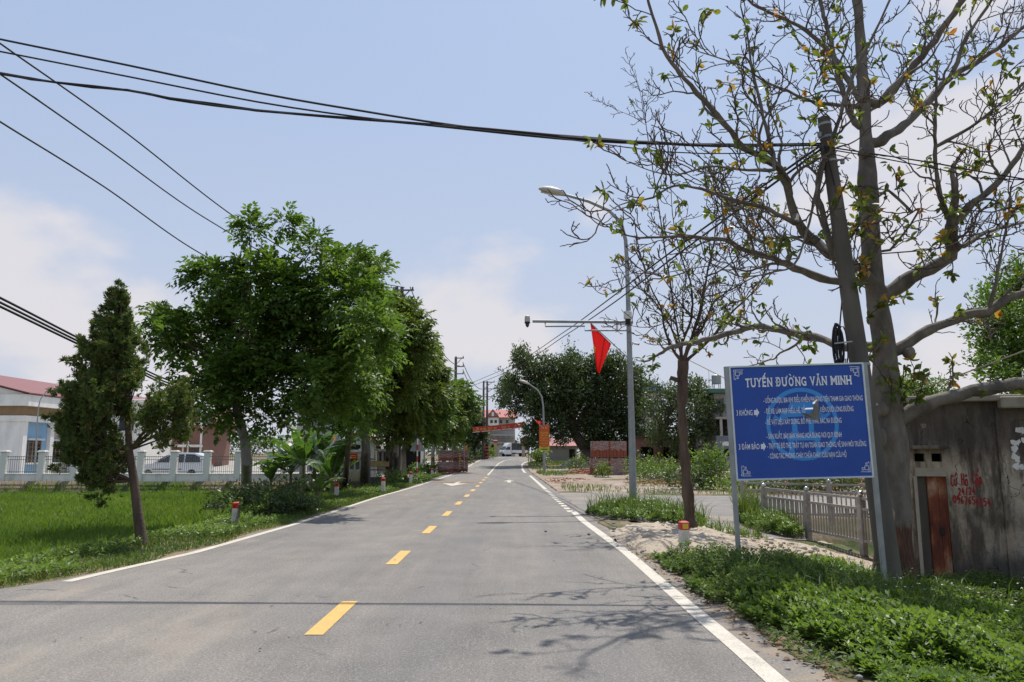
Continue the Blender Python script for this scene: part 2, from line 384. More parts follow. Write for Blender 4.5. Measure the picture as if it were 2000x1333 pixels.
def ribbon(name, pts, w, m, zoff=.005, kind='structure', step=1.0):
    dense = []
    for a, c in zip(pts[:-1], pts[1:]):
        n = max(1, int((c - a).length / step)); dense += [a.lerp(c, k / n) for k in range(n)]
    dense.append(pts[-1]); V = []; 
    for i, p in enumerate(dense):
        d = dense[min(i + 1, len(dense) - 1)] - dense[max(i - 1, 0)]; d.z = 0; d.normalize(); s = Vector((d.y, -d.x, 0)) * w / 2
        for q in (p - s, p + s): V.append((q.x, q.y, float(road_z(q.y)) + zoff))
    F = [(2 * i, 2 * i + 1, 2 * i + 3, 2 * i + 2) for i in range(len(dense) - 1)]
    o = np_mesh(name, np.array(V), np.array(F), m); o['kind'] = kind; return o
left_px = [(130, 1137), (215, 1117), (300, 1098), (380, 1080), (444, 1062), (572, 1025.6), (642, 1003), (738.6, 971), (789.6, 957), (820, 948), (850, 938), (878.5, 929), (890.5, 924.7), (901, 917.5)]
lp = line_pts(left_px)
lp += [Vector((-4.75, y, 0)) + Vector((k, 0, 0)) for y, k in ((80, .08), (90, .2), (100, .45), (108, .75), (116, 1.0))]
ribbon('edge_line', lp, .15, M_line)
near_r = [Vector((1.98, 1, 0))] + line_pts([(1518, 1333), (1448, 1271), (1364, 1201), (1285.6, 1133.6), (1224, 1080), (1140, 1019), (1120, 1000)])
ribbon('edge_line', near_r, .17, M_line)
x_at = lambda y: float(np.interp(y, [20, 35, 55, 72], [1.63, 1.5, 1.32, 1.1]))
for k in range(12):
    y0 = 21.3 + 1.1 * k; ribbon('edge_line', [Vector((x_at(y0), y0, 0)), Vector((x_at(y0 + .62), y0 + .62, 0))], .17, M_line)
ribbon('edge_line', [Vector((x_at(y), y, 0)) for y in (34.6, 40, 46, 52, 56)], .17, M_line)
far_r = [Vector((x, y, 0)) for x, y in ((1.1, 64), (1.02, 74), (1.05, 82), (1.2, 89), (1.7, 95), (2.5, 99), (4.2, 103), (8, 108), (14, 112))]
ribbon('edge_line', far_r, .2, M_line)
for k in range(11):
    y0 = 7.05 + 4.33 * k; xc = -1.78 + .002 * y0 if y0 < 40 else -1.72 - .002 * (y0 - 40)
    ribbon('centre_dash', [Vector((xc, y0, 0)), Vector((xc, y0 + 1.55, 0))], .17, M_dash)
ribbon('centre_dash', [Vector((x, y, 0)) for x, y in ((-1.8, 57), (-1.85, 68), (-1.8, 80), (-1.6, 90), (-1.0, 100), (.2, 108), (2.5, 114), (6, 119))], .15, M_line)
for y0, n in ((43.2, 4), (55, 3)):
    for k in range(n): ribbon('rumble_strip', [Vector((-4.5, y0 + k * .62, 0)), Vector((-1.95, y0 + k * .62, 0))], .42, M_ochre, .009)
def flat(name, pts, m, zoff=.006):
    V = [(x, y, float(road_z(y)) + zoff) for x, y in pts]; b_ = MB(); b_.add(V, [tuple(range(len(V)))]); o = b_.build(name, m, recalc=False); o['kind'] = 'structure'; return o
flat('lane_arrow', [(-3.0, 38.2), (-2.4, 41.4), (-2.88, 41.2), (-2.88, 44.5), (-3.12, 44.5), (-3.12, 41.2), (-3.75, 41.6)], M_line)
flat('lane_arrow', [(-.26, 42.6), (-.06, 42.6), (-.06, 44.6), (.18, 44.4), (-.16, 47.2), (-.5, 44.4), (-.26, 44.6)], M_line)
# --- side road of worn gravelly concrete running off to the right
M_side = mat('gravel_road', (.23, .215, .195), (.165, .152, .138), 2.5, .95, 0, .6, 45, dirt=(.3, .24, .175), dscale=.5, damt=.7, stretch=(.4, 1, 1), bdist=.02)
def side_z(x, y): return Z(x, y) + .003
side_rows = []
for y in np.arange(18.3, 32.1, .6):
    x0 = float(xr(y)) + .05
    x0 += max(0, 20.0 - y) ** 2 * .9
    side_rows.append((y, x0, 46))
V = []; ncs = 60
for y, a, c in side_rows:
    for k in range(ncs + 1):
        x = a + (c - a) * (k / ncs) ** 1.5
        z = Z(x, y) if not (x > 6.9 and y < 24.2) else Z(7.0, y) + .0
        V.append((x, y, z - .012))
n = ncs + 1; F = [(r * n + k, r * n + k + 1, r * n + n + k + 1, r * n + n + k) for r in range(len(side_rows) - 1) for k in range(ncs) if not (V[r * n + k][0] > 7.0 and V[r * n + k][1] < 24.4)]
np_mesh('side_road', np.array(V), np.array(F), M_side, smooth=True)['kind'] = 'structure'
# --- pale sand and crumbled concrete spread beside the road
M_sand = bpy.data.materials.new('pale_sand'); t, b, o_ = nt(M_sand)
s1 = tnoise(t, 1.6, 8, .65); s2 = tnoise(t, 22, 6, .7)
base = ramp(t, s2, [(.3, (.27, .21, .15)), (.5, (.45, .375, .285)), (.75, (.58, .5, .395))])
base = tmix(t, tmath(t, 'MULTIPLY', tstep(t, s1, .52, .68), .75), base, (.24, .215, .185))
base = tmix(t, tmath(t, 'MULTIPLY', tstep(t, tnoise(t, 9, 9, .75, (.5, 1.6, 1)), .6, .68), .7), base, (.15, .12, .09))
t.links.new(base, b.inputs['Base Color']); b.inputs['Roughness'].default_value = .95; b.inputs['Specular IOR Level'].default_value = .15; tbump(t, b, s2, .9, .04)
sx_ = np.arange(1.9, 7.71, .11); sy_ = np.arange(10.8, 18.9, .11); X, Y = np.meshgrid(sx_, sy_)
ell = ((X - 4.6) / 2.75) ** 2 + ((Y - 14.7) / 3.7) ** 2 + .35 * (fnoise(X, Y, .9, 4) - .5)
sz = terr(X, Y) + .10 * (1 - sm(.55, 1.12, ell)) + .09 * (fnoise(X, Y, 1.4, 5) - .5) + .05 * (fnoise(X, Y, 4.0, 6) - .5) + .025 * (fnoise(X, Y, 9.0, 7) - .5) - .10 * sm(1.0, 1.25, ell)
a = (np.arange(len(sy_) - 1)[:, None] * len(sx_) + np.arange(len(sx_) - 1)[None]).ravel(); nx = len(sx_)
np_mesh('sand_patch', np.stack([X, Y, sz], -1).reshape(-1, 3), np.stack([a, a + 1, a + 1 + nx, a + nx], 1), M_sand, smooth=True)['kind'] = 'structure'
# --- bare reddish building lot past the side road
M_lot = mat('lot_soil', (.3, .215, .155), (.21, .165, .125), 1.2, .95, 0, .7, 14, dirt=(.4, .37, .33), dscale=.6, damt=.6, bdist=.05)
lx = np.r_[np.arange(1.6, 20, .5), np.arange(20, 45, 2.)]; ly = np.arange(32, 82, .8)
X, Y = np.meshgrid(lx, ly); X = np.maximum(X, xr(Y) + .18)
lz = terr(X, Y) + .015 + .16 * (fnoise(X, Y, .45, 8) - .35) * sm(.5, 3, X - xr(Y)) + .05 * (fnoise(X, Y, 1.6, 9) - .5) * sm(.3, 1.5, X - xr(Y))
lz -= .1 * sm(33.4, 32.2, Y)
a = (np.arange(len(ly) - 1)[:, None] * len(lx) + np.arange(len(lx) - 1)[None]).ravel(); nx = len(lx)
np_mesh('bare_lot', np.stack([X, Y, lz], -1).reshape(-1, 3), np.stack([a, a + 1, a + 1 + nx, a + nx], 1), M_lot, smooth=True)['kind'] = 'structure'
# --- yard behind the left wall
M_yard = mat('yard_concrete', (.36, .34, .31), (.28, .265, .24), .6, .9, 0, .2, 20, dirt=(.4, .31, .23), dscale=.4, damt=.4)
yx = np.arange(-75, -5.9, 3.); yyv = np.arange(47.6, 100, 3.)
grid('yard', yx, yyv, lambda X, Y: terr(X, Y) + .02, M_yard)
# --- paddy bed under the rice
M_bed = mat('paddy_mud', (.07, .085, .03), (.04, .05, .02), 2, .9, 0, .4, 20)
fx = np.linspace(-75, -6.8, 60); fy = np.arange(9, 46.4, 1.)
X, Y = np.meshgrid(fx, fy); X = np.minimum(X, xl(Y) - 2.3)
a = (np.arange(len(fy) - 1)[:, None] * 60 + np.arange(59)[None]).ravel()
np_mesh('paddy_field', np.stack([X, Y, terr(X, Y) + .03], -1).reshape(-1, 3), np.stack([a, a + 1, a + 61, a + 60], 1), M_bed, smooth=True)['kind'] = 'structure'
# ---------------------------------------------------------------- foliage generators
def nrm(a): return a / np.maximum(np.linalg.norm(a, axis=-1, keepdims=True), 1e-9)
def leaf_quads(P_, D, N, L, W, fold=.25):
    "arrays of leaf bases, directions, normals -> folded diamond faces"
    S = nrm(np.cross(D, N)); N = np.cross(S, D); L = np.asarray(L)[:, None]; W = np.asarray(W)[:, None]
    mid = P_ + D * L * .45
    V = np.stack([P_, mid + S * W * .5 + N * W * fold, P_ + D * L, mid - S * W * .5 + N * W * fold], 1).reshape(-1, 3)
    F = np.arange(len(V)).reshape(-1, 4); return V, F
def rsph(r, n): return nrm(r.normal(size=(n, 3)))
def fronds(r, pos, d, L, pairs, ll, lw, droop=.35):
    "feather-shaped leaves: a bent midrib with pairs of leaflets and one at the tip"
    n = len(pos); up = np.tile([0, 0, 1.], (n, 1)); side = nrm(np.cross(d, up) + r.normal(size=(n, 3)) * .25); nor = nrm(np.cross(side, d))
    P_, D, N, LL, WW = [], [], [], [], []
    for k in range(pairs):
        s = .2 + .8 * k / max(pairs - 1, 1)
        p = pos + d * (L * s)[:, None] - np.array([0, 0, 1.]) * (droop * s * s * L)[:, None]
        tdir = nrm(d - np.array([0, 0, 1.]) * droop * 2 * s)
        for sg in (-1, 1):
            dd = nrm(side * sg * .85 + tdir * .55 + r.normal(size=(n, 3)) * .18 - np.array([0, 0, .18]))
            P_.append(p); D.append(dd); N.append(nrm(nor + r.normal(size=(n, 3)) * .3)); f = (.75 + .5 * math.sin(math.pi * (s * .8 + .1))) * r.uniform(.8, 1.15, n) * .8
            LL.append(ll * f); WW.append(lw * f)
    P_.append(pos + d * L[:, None] - np.array([0, 0, 1.]) * (droop * L)[:, None]); D.append(nrm(d - np.array([0, 0, 1.]) * droop * 2)); N.append(nor); LL.append(np.full(n, ll)); WW.append(np.full(n, lw))
    return np.concatenate(P_), np.concatenate(D), np.concatenate(N), np.concatenate(LL), np.concatenate(WW), np.tile(np.arange(n), 2 * pairs + 1)
def clump_points(r, clumps, per_m2, bough=.28, nb=14):
    "points gathered in boughs over the outside of each clump; returns position, outward direction"
    Ps, Ds = [], []
    for c, rx, rz in clumps:
        n = max(12, int(per_m2 * 4 * math.pi * ((rx + rz) / 2) ** 2)); B = rsph(r, nb); B[:, 2] = B[:, 2] * .8 + .18; B = nrm(B) * r.uniform(.55, 1.05, (nb, 1))
        k = r.integers(0, nb, n); v = B[k] + r.normal(size=(n, 3)) * bough
        loose = r.random(n) < .18; v[loose] = rsph(r, loose.sum()) * r.uniform(.2, .95, (loose.sum(), 1))
        Ps.append(np.array(c) + v * np.array([rx, rx, rz])); Ds.append(nrm(v + rsph(r, n) * .55 + np.array([0, 0, .12])))
    return np.concatenate(Ps), np.concatenate(Ds)
def px_clumps(lst, y, seed, spread=.9, per=2, m2=1.0, shrink=0):
    "crown clumps written as (px, py, radius_px[, tall]) at y metres; each is given a few companions nearer and farther"
    r = random.Random(seed); res = []
    for e in lst:
        px, py, rp = e[:3]; tall = e[3] if len(e) > 3 else 1.0
        for k in range(per):
            dy = r.uniform(-spread, spread) * (1 if k else .4) * 3 * (.35 if len(e) > 4 else 1) + (e[4] if len(e) > 4 else 0); q = P(px, py, y + dy); rad = max(rp / FPX * (y + dy) * m2 - shrink, .2) * (1 if k == 0 else r.uniform(.7, .95))
            res.append((tuple(q), rad, rad * tall))
    return res
def limb_tubes(mb, base, clumps, r0, seed, forks=None, n=7):
    "trunk top -> limbs that reach into the clumps"
    r = random.Random(seed)
    for c, rx, rz in clumps:
        c = Vector(c); b_ = Vector(forks[r.randrange(len(forks))] if forks else base); d = c - b_
        m1 = b_ + d * .35 + Vector((r.uniform(-.2, .2), r.uniform(-.2, .2), .12 * d.length)); m2 = b_ + d * .7 + Vector((r.uniform(-.2, .2), r.uniform(-.2, .2), .1 * d.length))
        mb.tube([b_, m1, m2, c], [r0, r0 * .7, r0 * .45, r0 * .15], n, cap=False)
        for k in range(3):
            e = c + Vector((r.uniform(-1, 1), r.uniform(-1, 1), r.uniform(-.4, 1))) * rx * .8; mb.tube([m2, m2.lerp(e, .5) + Vector((0, 0, .1)), e], [r0 * .32, r0 * .2, r0 * .06], 5, cap=False)
G1 = leafmat('bright_pinnate_leaf', [(0, (.055, .105, .02)), (.45, (.095, .165, .03)), (.8, (.145, .225, .042)), (1, (.2, .28, .06))], .44, .5, .25)
G1b = leafmat('olive_pinnate_leaf', [(0, (.06, .095, .022)), (.45, (.105, .15, .034)), (.8, (.16, .21, .05)), (1, (.22, .26, .07))], .42, .5, .25)
G2 = leafmat('dense_leaf', [(0, (.04, .064, .022)), (.5, (.068, .1, .032)), (1, (.11, .15, .05))], .32, .45)
G3 = leafmat('fir_spray', [(0, (.06, .095, .026)), (.5, (.105, .15, .04)), (.9, (.15, .19, .055)), (1, (.24, .15, .06))], .32, .6, .3)
G4 = leafmat('weed_leaf', [(0, (.07, .12, .022)), (.5, (.13, .205, .042)), (.9, (.185, .27, .06)), (1, (.23, .3, .08))], .42, .45, .4)
G4b = leafmat('herb_leaf', [(0, (.05, .09, .02)), (.5, (.1, .155, .04)), (.9, (.16, .22, .06)), (1, (.24, .24, .1))], .4, .5, .35)
G5 = leafmat('grass_blade', [(0, (.06, .1, .02)), (.5, (.11, .165, .035)), (.88, (.155, .21, .05)), (1, (.3, .26, .11))], .38, .5, .35)
G6 = leafmat('rice_blade', [(0, (.08, .14, .02)), (.5, (.135, .215, .032)), (.9, (.185, .265, .045)), (1, (.26, .28, .07))], .42, .5, .3)
G7 = leafmat('turning_leaf', [(0, (.075, .11, .02)), (.5, (.13, .17, .03)), (.68, (.22, .23, .045)), (.8, (.42, .26, .04)), (1, (.36, .12, .025))], .5, .4, .45, (1.2, 1.2, .7))
G8 = leafmat('banana_leaf', [(0, (.045, .1, .022)), (.6, (.085, .165, .035)), (1, (.15, .22, .06))], .4, .35, .5)
G9 = leafmat('dry_leaf', [(0, (.1, .055, .025)), (.6, (.19, .1, .045)), (1, (.27, .17, .08))], .1, .8, .2)
B_grey = mat('grey_bark', (.16, .138, .112), (.09, .077, .063), 5, .95, 0, .7, 25, stretch=(1, 1, .35), bdist=.02)
B_dark = mat('dark_bark', (.12, .085, .06), (.06, .042, .032), 5, .95, 0, .8, 22, stretch=(1, 1, .3), bdist=.02)
B_pale = mat('limewashed_bark', (.32, .3, .28), (.2, .185, .17), 4, .95, 0, .6, 25, dirt=(.12, .1, .085), dscale=2.5, damt=.7, stretch=(1, 1, .35), bdist=.02)
B_kapok = mat('smooth_grey_bark', (.2, .175, .142), (.11, .095, .077), 5, .9, 0, .7, 26, dirt=(.06, .05, .04), dscale=2.2, damt=.65, stretch=(1, 1, .5), bdist=.015)

# ---------------------------------------------------------------- roadside trees on the left
def broad_tree(base, trunk_px, y, clump_px, tr, label, seed, group, lm, leaf=(.15, .058), per=17, pairs=4, FL=.42, bark=None, spread=.8, comp=2, bough=.2, forks_at=None, m2=1.0, droop=.38, name='roadside_tree', cat='tree'):
    r = np.random.default_rng(seed); o = Vector(base); root = thing(name, o, label, cat, group)
    cl = px_clumps(clump_px, y, seed, spread, comp, m2, FL * .5)
    pts = [P(a, b_, y) for a, b_ in trunk_px]; pts[0] = o + Vector((0, 0, -.08))
    mb = MB(); n = len(pts); rad = [tr * (1.25 if i == 0 else 1 - .38 * i / (n - 1)) for i in range(n)]
    mb.tube(pts, rad, 12)
    mb.build('trunk', bark or B_grey, root, o, True)
    lb = MB(); limb_tubes(lb, pts[-1], [c_ for c_, e_ in zip(cl[::comp], clump_px) if len(e_) < 5], tr * .26, seed, [pts[-1], pts[-1] - Vector((0, 0, .1)), pts[-2].lerp(pts[-1], .7)])
    lb.build('limbs', B_dark, root, o, True, recalc=False)
    pos, d = clump_points(r, cl, per * 1.55, bough, 11)
    P_, D, N, L, W, k = fronds(r, pos, d, np.full(len(pos), FL) * r.uniform(.7, 1.2, len(pos)), pairs, leaf[0], leaf[1], droop)
    V, F = leaf_quads(P_, D, N, L, W)
    np_mesh('crown', V, F, lm, root, o, np.clip(r.normal(.42, .2, len(pos))[k] + r.normal(0, .09, len(k)), 0, 1))
    return root
T1 = [(487, 448, 30, 2.0), (553, 436, 28, 2.2), (620, 475, 34, 1.3), (645, 510, 36), (690, 515, 44), (735, 530, 40), (420, 545, 56), (490, 545, 64), (560, 560, 62), (640, 575, 66), (705, 590, 54, 1, -2), (770, 660, 34, 1, -4.2), (742, 690, 30, .8, -4),
      (320, 632, 46), (285, 640, 32), (352, 672, 44), (400, 640, 66), (480, 640, 70), (570, 650, 72), (650, 655, 68), (728, 635, 46, 1, -3.6), (395, 745, 52), (390, 795, 34), (455, 735, 66), (540, 745, 62), (620, 740, 58), (685, 735, 50),
      (455, 800, 40), (520, 815, 34), (585, 805, 36), (640, 785, 40), (660, 690, 50)]
broad_tree(G(480, 990), [(480, 990), (482, 900), (478, 860), (462, 800), (470, 745)], 25, T1, .19, 'largest leafy tree, its pale trunk rising behind the nearest left guard post', 11, 'roadside trees on the left verge', G1, (.235, .108), 15, 4, .56, B_pale, .75)
broad_tree(G(674, 964), [(674, 964), (678, 900), (683, 850), (690, 800)], 31.5, [(650, 690, 48), (690, 720, 48), (650, 760, 40), (690, 800, 38), (715, 770, 38), (665, 830, 26), (700, 838, 26), (735, 690, 44), (740, 640, 44)], .13, 'slender brown trunked tree standing behind the second red topped post', 12, 'roadside trees on the left verge', G1, (.23, .105), 14, 4, .45, B_dark)
broad_tree(G(713, 946), [(713, 946), (715, 880), (712, 830), (716, 780)], 40, [(785, 615, 36, 1.2), (755, 630, 46), (810, 640, 34), (720, 660, 46), (780, 680, 52), (735, 710, 50), (815, 690, 38), (790, 745, 48), (745, 770, 46), (700, 780, 38), (835, 660, 26), (770, 600, 28), (810, 605, 20), (730, 820, 26)], .27, 'thick grey double trunked tree in front of the white gatehouse', 13, 'roadside trees on the left verge', G1b, (.26, .115), 11, 4, .5, B_grey)
broad_tree(G(757, 938), [(757, 938), (757, 890), (758, 850)], 45, [(760, 790, 36), (780, 820, 30), (740, 830, 26), (765, 850, 22), (800, 780, 36)], .16, 'small dark trunked tree by the wooden bench', 14, 'roadside trees on the left verge', G1b, (.28, .12), 11, 4, .5, B_dark)
broad_tree(G(773, 937), [(773, 937), (773, 880), (775, 830), (780, 780)], 46.5, [(800, 720, 44), (830, 700, 34), (845, 720, 28), (820, 760, 42), (850, 770, 30), (795, 790, 38), (820, 815, 34), (790, 840, 26)], .2, 'pale straight trunked tree left of the striped pole', 15, 'roadside trees on the left verge', G1b, (.29, .125), 10, 4, .5, B_pale)
broad_tree(G(789, 933), [(789, 933), (788, 880), (797, 840), (800, 810)], 49, [(840, 745, 34), (860, 740, 20), (850, 790, 34), (860, 770, 26), (835, 830, 32), (862, 820, 24), (812, 840, 24), (870, 800, 18)], .17, 'reddish forked trunk tree closest to the striped pole', 16, 'roadside trees on the left verge', G1, (.29, .125), 10, 4, .5, B_grey)
broad_tree(G(846, 921), [(846, 921), (845, 890), (848, 860), (852, 830)], 62, [(870, 760, 18), (868, 790, 26), (885, 780, 20), (860, 830, 26), (885, 820, 24), (875, 850, 20), (850, 855, 16), (895, 765, 13)], .17, 'leaning twin trunk tree just before the left brick pallets', 17, 'roadside trees on the left verge', G1b, (.33, .14), 8, 4, .55, B_pale, comp=2)
broad_tree(G(866, 918), [(866, 918), (866, 890), (870, 860), (880, 830)], 65, [(900, 760, 20), (918, 775, 18), (935, 785, 11), (895, 795, 22), (915, 805, 20), (905, 830, 18), (890, 845, 18), (922, 790, 16)], .18, 'dark trunk tree with foliage reaching over the left brick pallets', 18, 'roadside trees on the left verge', G1, (.33, .14), 8, 4, .55, B_dark)
broad_tree(G(926, 898), [(925, 899), (924, 885), (927, 868), (925, 855)], 107, [(915, 830, 20), (932, 822, 16), (945, 838, 12), (905, 848, 16), (930, 850, 16), (948, 855, 9), (920, 868, 12), (900, 866, 9), (940, 865, 9)], .3, 'farthest dark trunked tree on the left before the red banner', 19, 'roadside trees on the left verge', G2, (.42, .18), 5, 4, .6, B_dark)

# ---------------------------------------------------------------- juniper leaning by the field
def juniper():
    r = np.random.default_rng(21); base = G(280, 1062); y = base.y
    root = thing('juniper_tree', base, 'dark conical conifer with leaning bare trunk at the field edge', 'tree')
    tp = [(280, 1062), (270, 1010), (262, 940), (252, 880), (250, 800), (245, 720), (238, 640), (232, 590)]
    pts = [P(a, b_, y) for a, b_ in tp]; pts[0] = base + Vector((0, 0, -.1)); mb = MB(); mb.tube(pts, [.11, .085, .075, .065, .05, .035, .02, .008], 10); mb.build('trunk', B_dark, root, base, True)
    prof = [(582, 3, 6, 235), (600, 11, 14, 233), (630, 22, 24, 232), (665, 40, 40, 228), (700, 62, 52, 222), (735, 70, 60, 222), (770, 88, 56, 215), (805, 95, 50, 212), (840, 92, 44, 205), (870, 80, 38, 200), (900, 62, 28, 200), (925, 40, 12, 208), (950, 14, 0, 215)]
    pos = []; dirs = []; lb = MB(); rr = random.Random(5)
    def bough(c, rad, n, out=None):
        c = np.array(c); k = max(3, int(n / 26))
        for q in range(k):
            o_ = np.array([c[0] - pts[3].x, (c[1] - y) * 1.0, 0.]); o_ = o_ / max(np.linalg.norm(o_), .05); a = nrm(o_ * r.uniform(.3, .9) + np.array([0, 0, r.uniform(.5, 1.1)]) + r.normal(size=3) * .35)
            st = c + r.normal(size=3) * rad * .75 - a * rad * .6; L_ = rad * r.uniform(1.6, 2.9); m_ = 26; t_ = r.random(m_) ** .8; w_ = rad * .42 * (1.05 - t_)
            pos.append(st + a * (t_ * L_)[:, None] + r.normal(size=(m_, 3)) * w_[:, None]); dirs.append(nrm(a + r.normal(size=(m_, 3)) * .45))
    for i, (py, wl_, wr_, cx) in enumerate(prof[:-1]):
        nb = 3 + int((wl_ + wr_) / 6.2)
        for k in range(nb):
            f = rr.uniform(-1, 1); px = cx + (f * wl_ if f < 0 else f * wr_) * .84; pyy = py + rr.uniform(-14, 14); wide = (wl_ + wr_) / 2 / FPX * y
            if pyy > 800 and f > -.1 and rr.random() < .6: continue
            if pyy > 720 and f > .1 and rr.random() < .25: continue
            dy = rr.uniform(-1, 1) * wide * math.sqrt(max(0, 1 - f * f)); c = P(px, pyy, y + dy); rad = rr.uniform(.09, .16) * (1 if i > 2 else .7); bough(c, rad, int(110 * (rad / .13) ** 2))
            ax = P(cx, py, y).lerp(c, 0); tz = min(range(len(pts)), key=lambda q: abs(pts[q].z - (c.z - .25))); lb.tube([pts[tz], pts[tz].lerp(c, .6) + Vector((0, 0, -.06)), c], [.018, .012, .004], 4, False)
    for px, py, rad, n in ((340, 812, .24, 150), (318, 845, .2, 90), (330, 830, .2, 120), (300, 815, .2, 140), (350, 805, .16, 110), (320, 790, .2, 140), (285, 840, .16, 90), (345, 840, .12, 60), (310, 860, .14, 60), (225, 905, .14, 80), (205, 960, .1, 50), (190, 940, .12, 60), (215, 925, .14, 80), (330, 800, .2, 130)):
        for q in range(2):
            c = P(px + rr.uniform(-8, 8), py + rr.uniform(-8, 8), y + rr.uniform(-.35, .35)); bough(c, rad, n)
        tz = pts[3]; lb.tube([tz, tz.lerp(c, .6), c], [.02, .013, .004], 4, False)
    lb.build('limbs', B_dark, root, base, True, recalc=False)
    pos = np.concatenate(pos); dirs = np.concatenate(dirs); n = len(pos)
    # each spray: five narrow scaly twiglets
    P_, D, N, L, W, A = [], [], [], [], [], []; a0 = np.clip(r.normal(.45, .2, n), 0, .93); a0[r.random(n) < .04] = 1
    for q in range(6):
        P_.append(pos); D.append(nrm(dirs + r.normal(size=(n, 3)) * .5)); N.append(rsph(r, n)); L.append(r.uniform(.06, .11, n)); W.append(r.uniform(.014, .026, n)); A.append(a0 + r.normal(0, .05, n))
    V, F = leaf_quads(np.concatenate(P_), np.concatenate(D), np.concatenate(N), np.concatenate(L), np.concatenate(W))
    np_mesh('crown', V, F, G3, root, base, np.clip(np.concatenate(A), 0, 1))
juniper()

# ---------------------------------------------------------------- dense far trees on the right
def dense_tree(base, trunk_px, y, clump_px, tr, label, seed, group=None, leaf=(.3, .13), per=15, spread=1.6, comp=3, lm=None, bark=None, m2=1., name='dense_tree', bough=.26, nb=16):
    r = np.random.default_rng(seed); o = Vector(base); root = thing(name, o, label, 'tree', group)
    cl = px_clumps(clump_px, y, seed, spread, comp, m2); pts = [P(a, b_, y) for a, b_ in trunk_px]; pts[0] = o + Vector((0, 0, -.1))
    mb = MB(); mb.tube(pts, [tr * (1.3 if i == 0 else 1 - .4 * i / (len(pts) - 1)) for i in range(len(pts))], 10); mb.build('trunk', bark or B_dark, root, o, True)
    lb = MB(); limb_tubes(lb, pts[-1], cl[::comp], tr * .22, seed, [pts[-1], pts[-2].lerp(pts[-1], .5)], 6); lb.build('limbs', bark or B_dark, root, o, True, recalc=False)
    pos, d = clump_points(r, cl, per, bough, nb); n = len(pos)
    P_, D, N, L, W, A = [], [], [], [], [], []; a0 = np.clip(r.normal(.45, .2, n), 0, 1)
    for q in range(3):
        P_.append(pos + r.normal(size=(n, 3)) * leaf[0] * .4); D.append(nrm(d + r.normal(size=(n, 3)) * .7)); N.append(nrm(d + np.array([0, 0, .6]) + r.normal(size=(n, 3)) * .6)); f = r.uniform(.7, 1.2, n); L.append(leaf[0] * f); W.append(leaf[1] * f); A.append(a0 + r.normal(0, .08, n))
    V, F = leaf_quads(np.concatenate(P_), np.concatenate(D), np.concatenate(N), np.concatenate(L), np.concatenate(W))
    np_mesh('crown', V, F, lm or G2, root, o, np.clip(np.concatenate(A), 0, 1)); return root
BAN = [(1015, 700, 15, 1.8), (1030, 712, 22), (1055, 720, 26), (1000, 745, 24), (1085, 722, 28), (1115, 708, 17, 2), (1130, 725, 30), (1170, 722, 34), (1205, 722, 30), (1235, 735, 24), (1252, 755, 16), (990, 770, 22), (984, 786, 12), (1030, 765, 34), (1075, 765, 40), (1120, 770, 44),
       (1165, 775, 46), (1210, 775, 40), (1245, 790, 26), (1008, 803, 16), (1038, 842, 20), (1026, 868, 9), (1195, 830, 42), (1235, 835, 32), (1150, 830, 36), (1080, 815, 24), (1100, 850, 22), (1060, 845, 20), (1175, 870, 30), (1220, 880, 26), (1040, 868, 14), (1190, 892, 30), (1235, 900, 22), (1262, 865, 28), (1060, 800, 30), (1040, 790, 26), (1100, 800, 30)]
dense_tree(G(1150, 912), [(1150, 908), (1145, 880), (1125, 850), (1115, 825)], 84, BAN, .75, 'huge spreading dark green tree behind the wrapped brick pallets', 31, None, (.36, .16), 10, 1.1, 2)
dense_tree(G(1290, 905), [(1290, 905), (1288, 870), (1290, 840)], 74, [(1290, 770, 26), (1320, 780, 32), (1345, 760, 22), (1365, 760, 20, 1.2), (1355, 800, 40), (1390, 800, 26), (1310, 825, 36), (1350, 845, 36), (1390, 845, 26), (1275, 800, 26), (1285, 850, 26), (1330, 870, 26), (1405, 870, 18)], .4, 'rounded dark green tree beside the green roofed house', 32, None, (.3, .14), 7, 1.0, 2)
dense_tree(Vector((19, 24, -.4)), [(1990, 880), (1985, 760), (1980, 680)], 24, [(1975, 570, 45), (1940, 590, 36), (1990, 620, 60), (1940, 640, 40), (1975, 690, 60), (1930, 690, 30), (1950, 730, 35), (2030, 560, 60), (2040, 680, 70), (2020, 760, 60)], .25, 'leafy green tree rising behind the concrete hut at the right', 33, None, (.16, .075), 26, .7, 2, G1)
dense_tree(Vector((28, 55, -.2)), [(1800, 870), (1805, 800), (1800, 770)], 55, [(1800, 765, 26), (1770, 755, 24), (1830, 770, 26), (1850, 785, 18), (1760, 785, 24), (1790, 800, 30)], .25, 'small hazy tree showing between the bare trunk and the hut', 34, None, (.3, .13), 9, .8, 2, G1)
# distant tree line past the houses reads as one mass
def tree_belt():
    r = np.random.default_rng(41); cl = []
    for k in range(150):
        x = r.uniform(-150, 160); y = 190 + r.uniform(0, 40) + abs(x) * .15; h = r.uniform(3, 6.5)
        if -8 < x < 22: h *= .6
        cl.append(((x, y, h * .6 + .9), h * .75, h * .62))
    pos, d = clump_points(r, cl, 1.1, .3, 14); n = len(pos); f = r.uniform(.7, 1.3, n)
    V, F = leaf_quads(pos, d, nrm(d + np.array([0, 0, .7]) + r.normal(size=(n, 3)) * .5), .95 * f, .5 * f)
    o = np_mesh('far_tree_belt', V, F, G2, None, (0, 200, 0), np.clip(r.normal(.45, .2, n), 0, 1)); o['kind'] = 'stuff'
tree_belt()

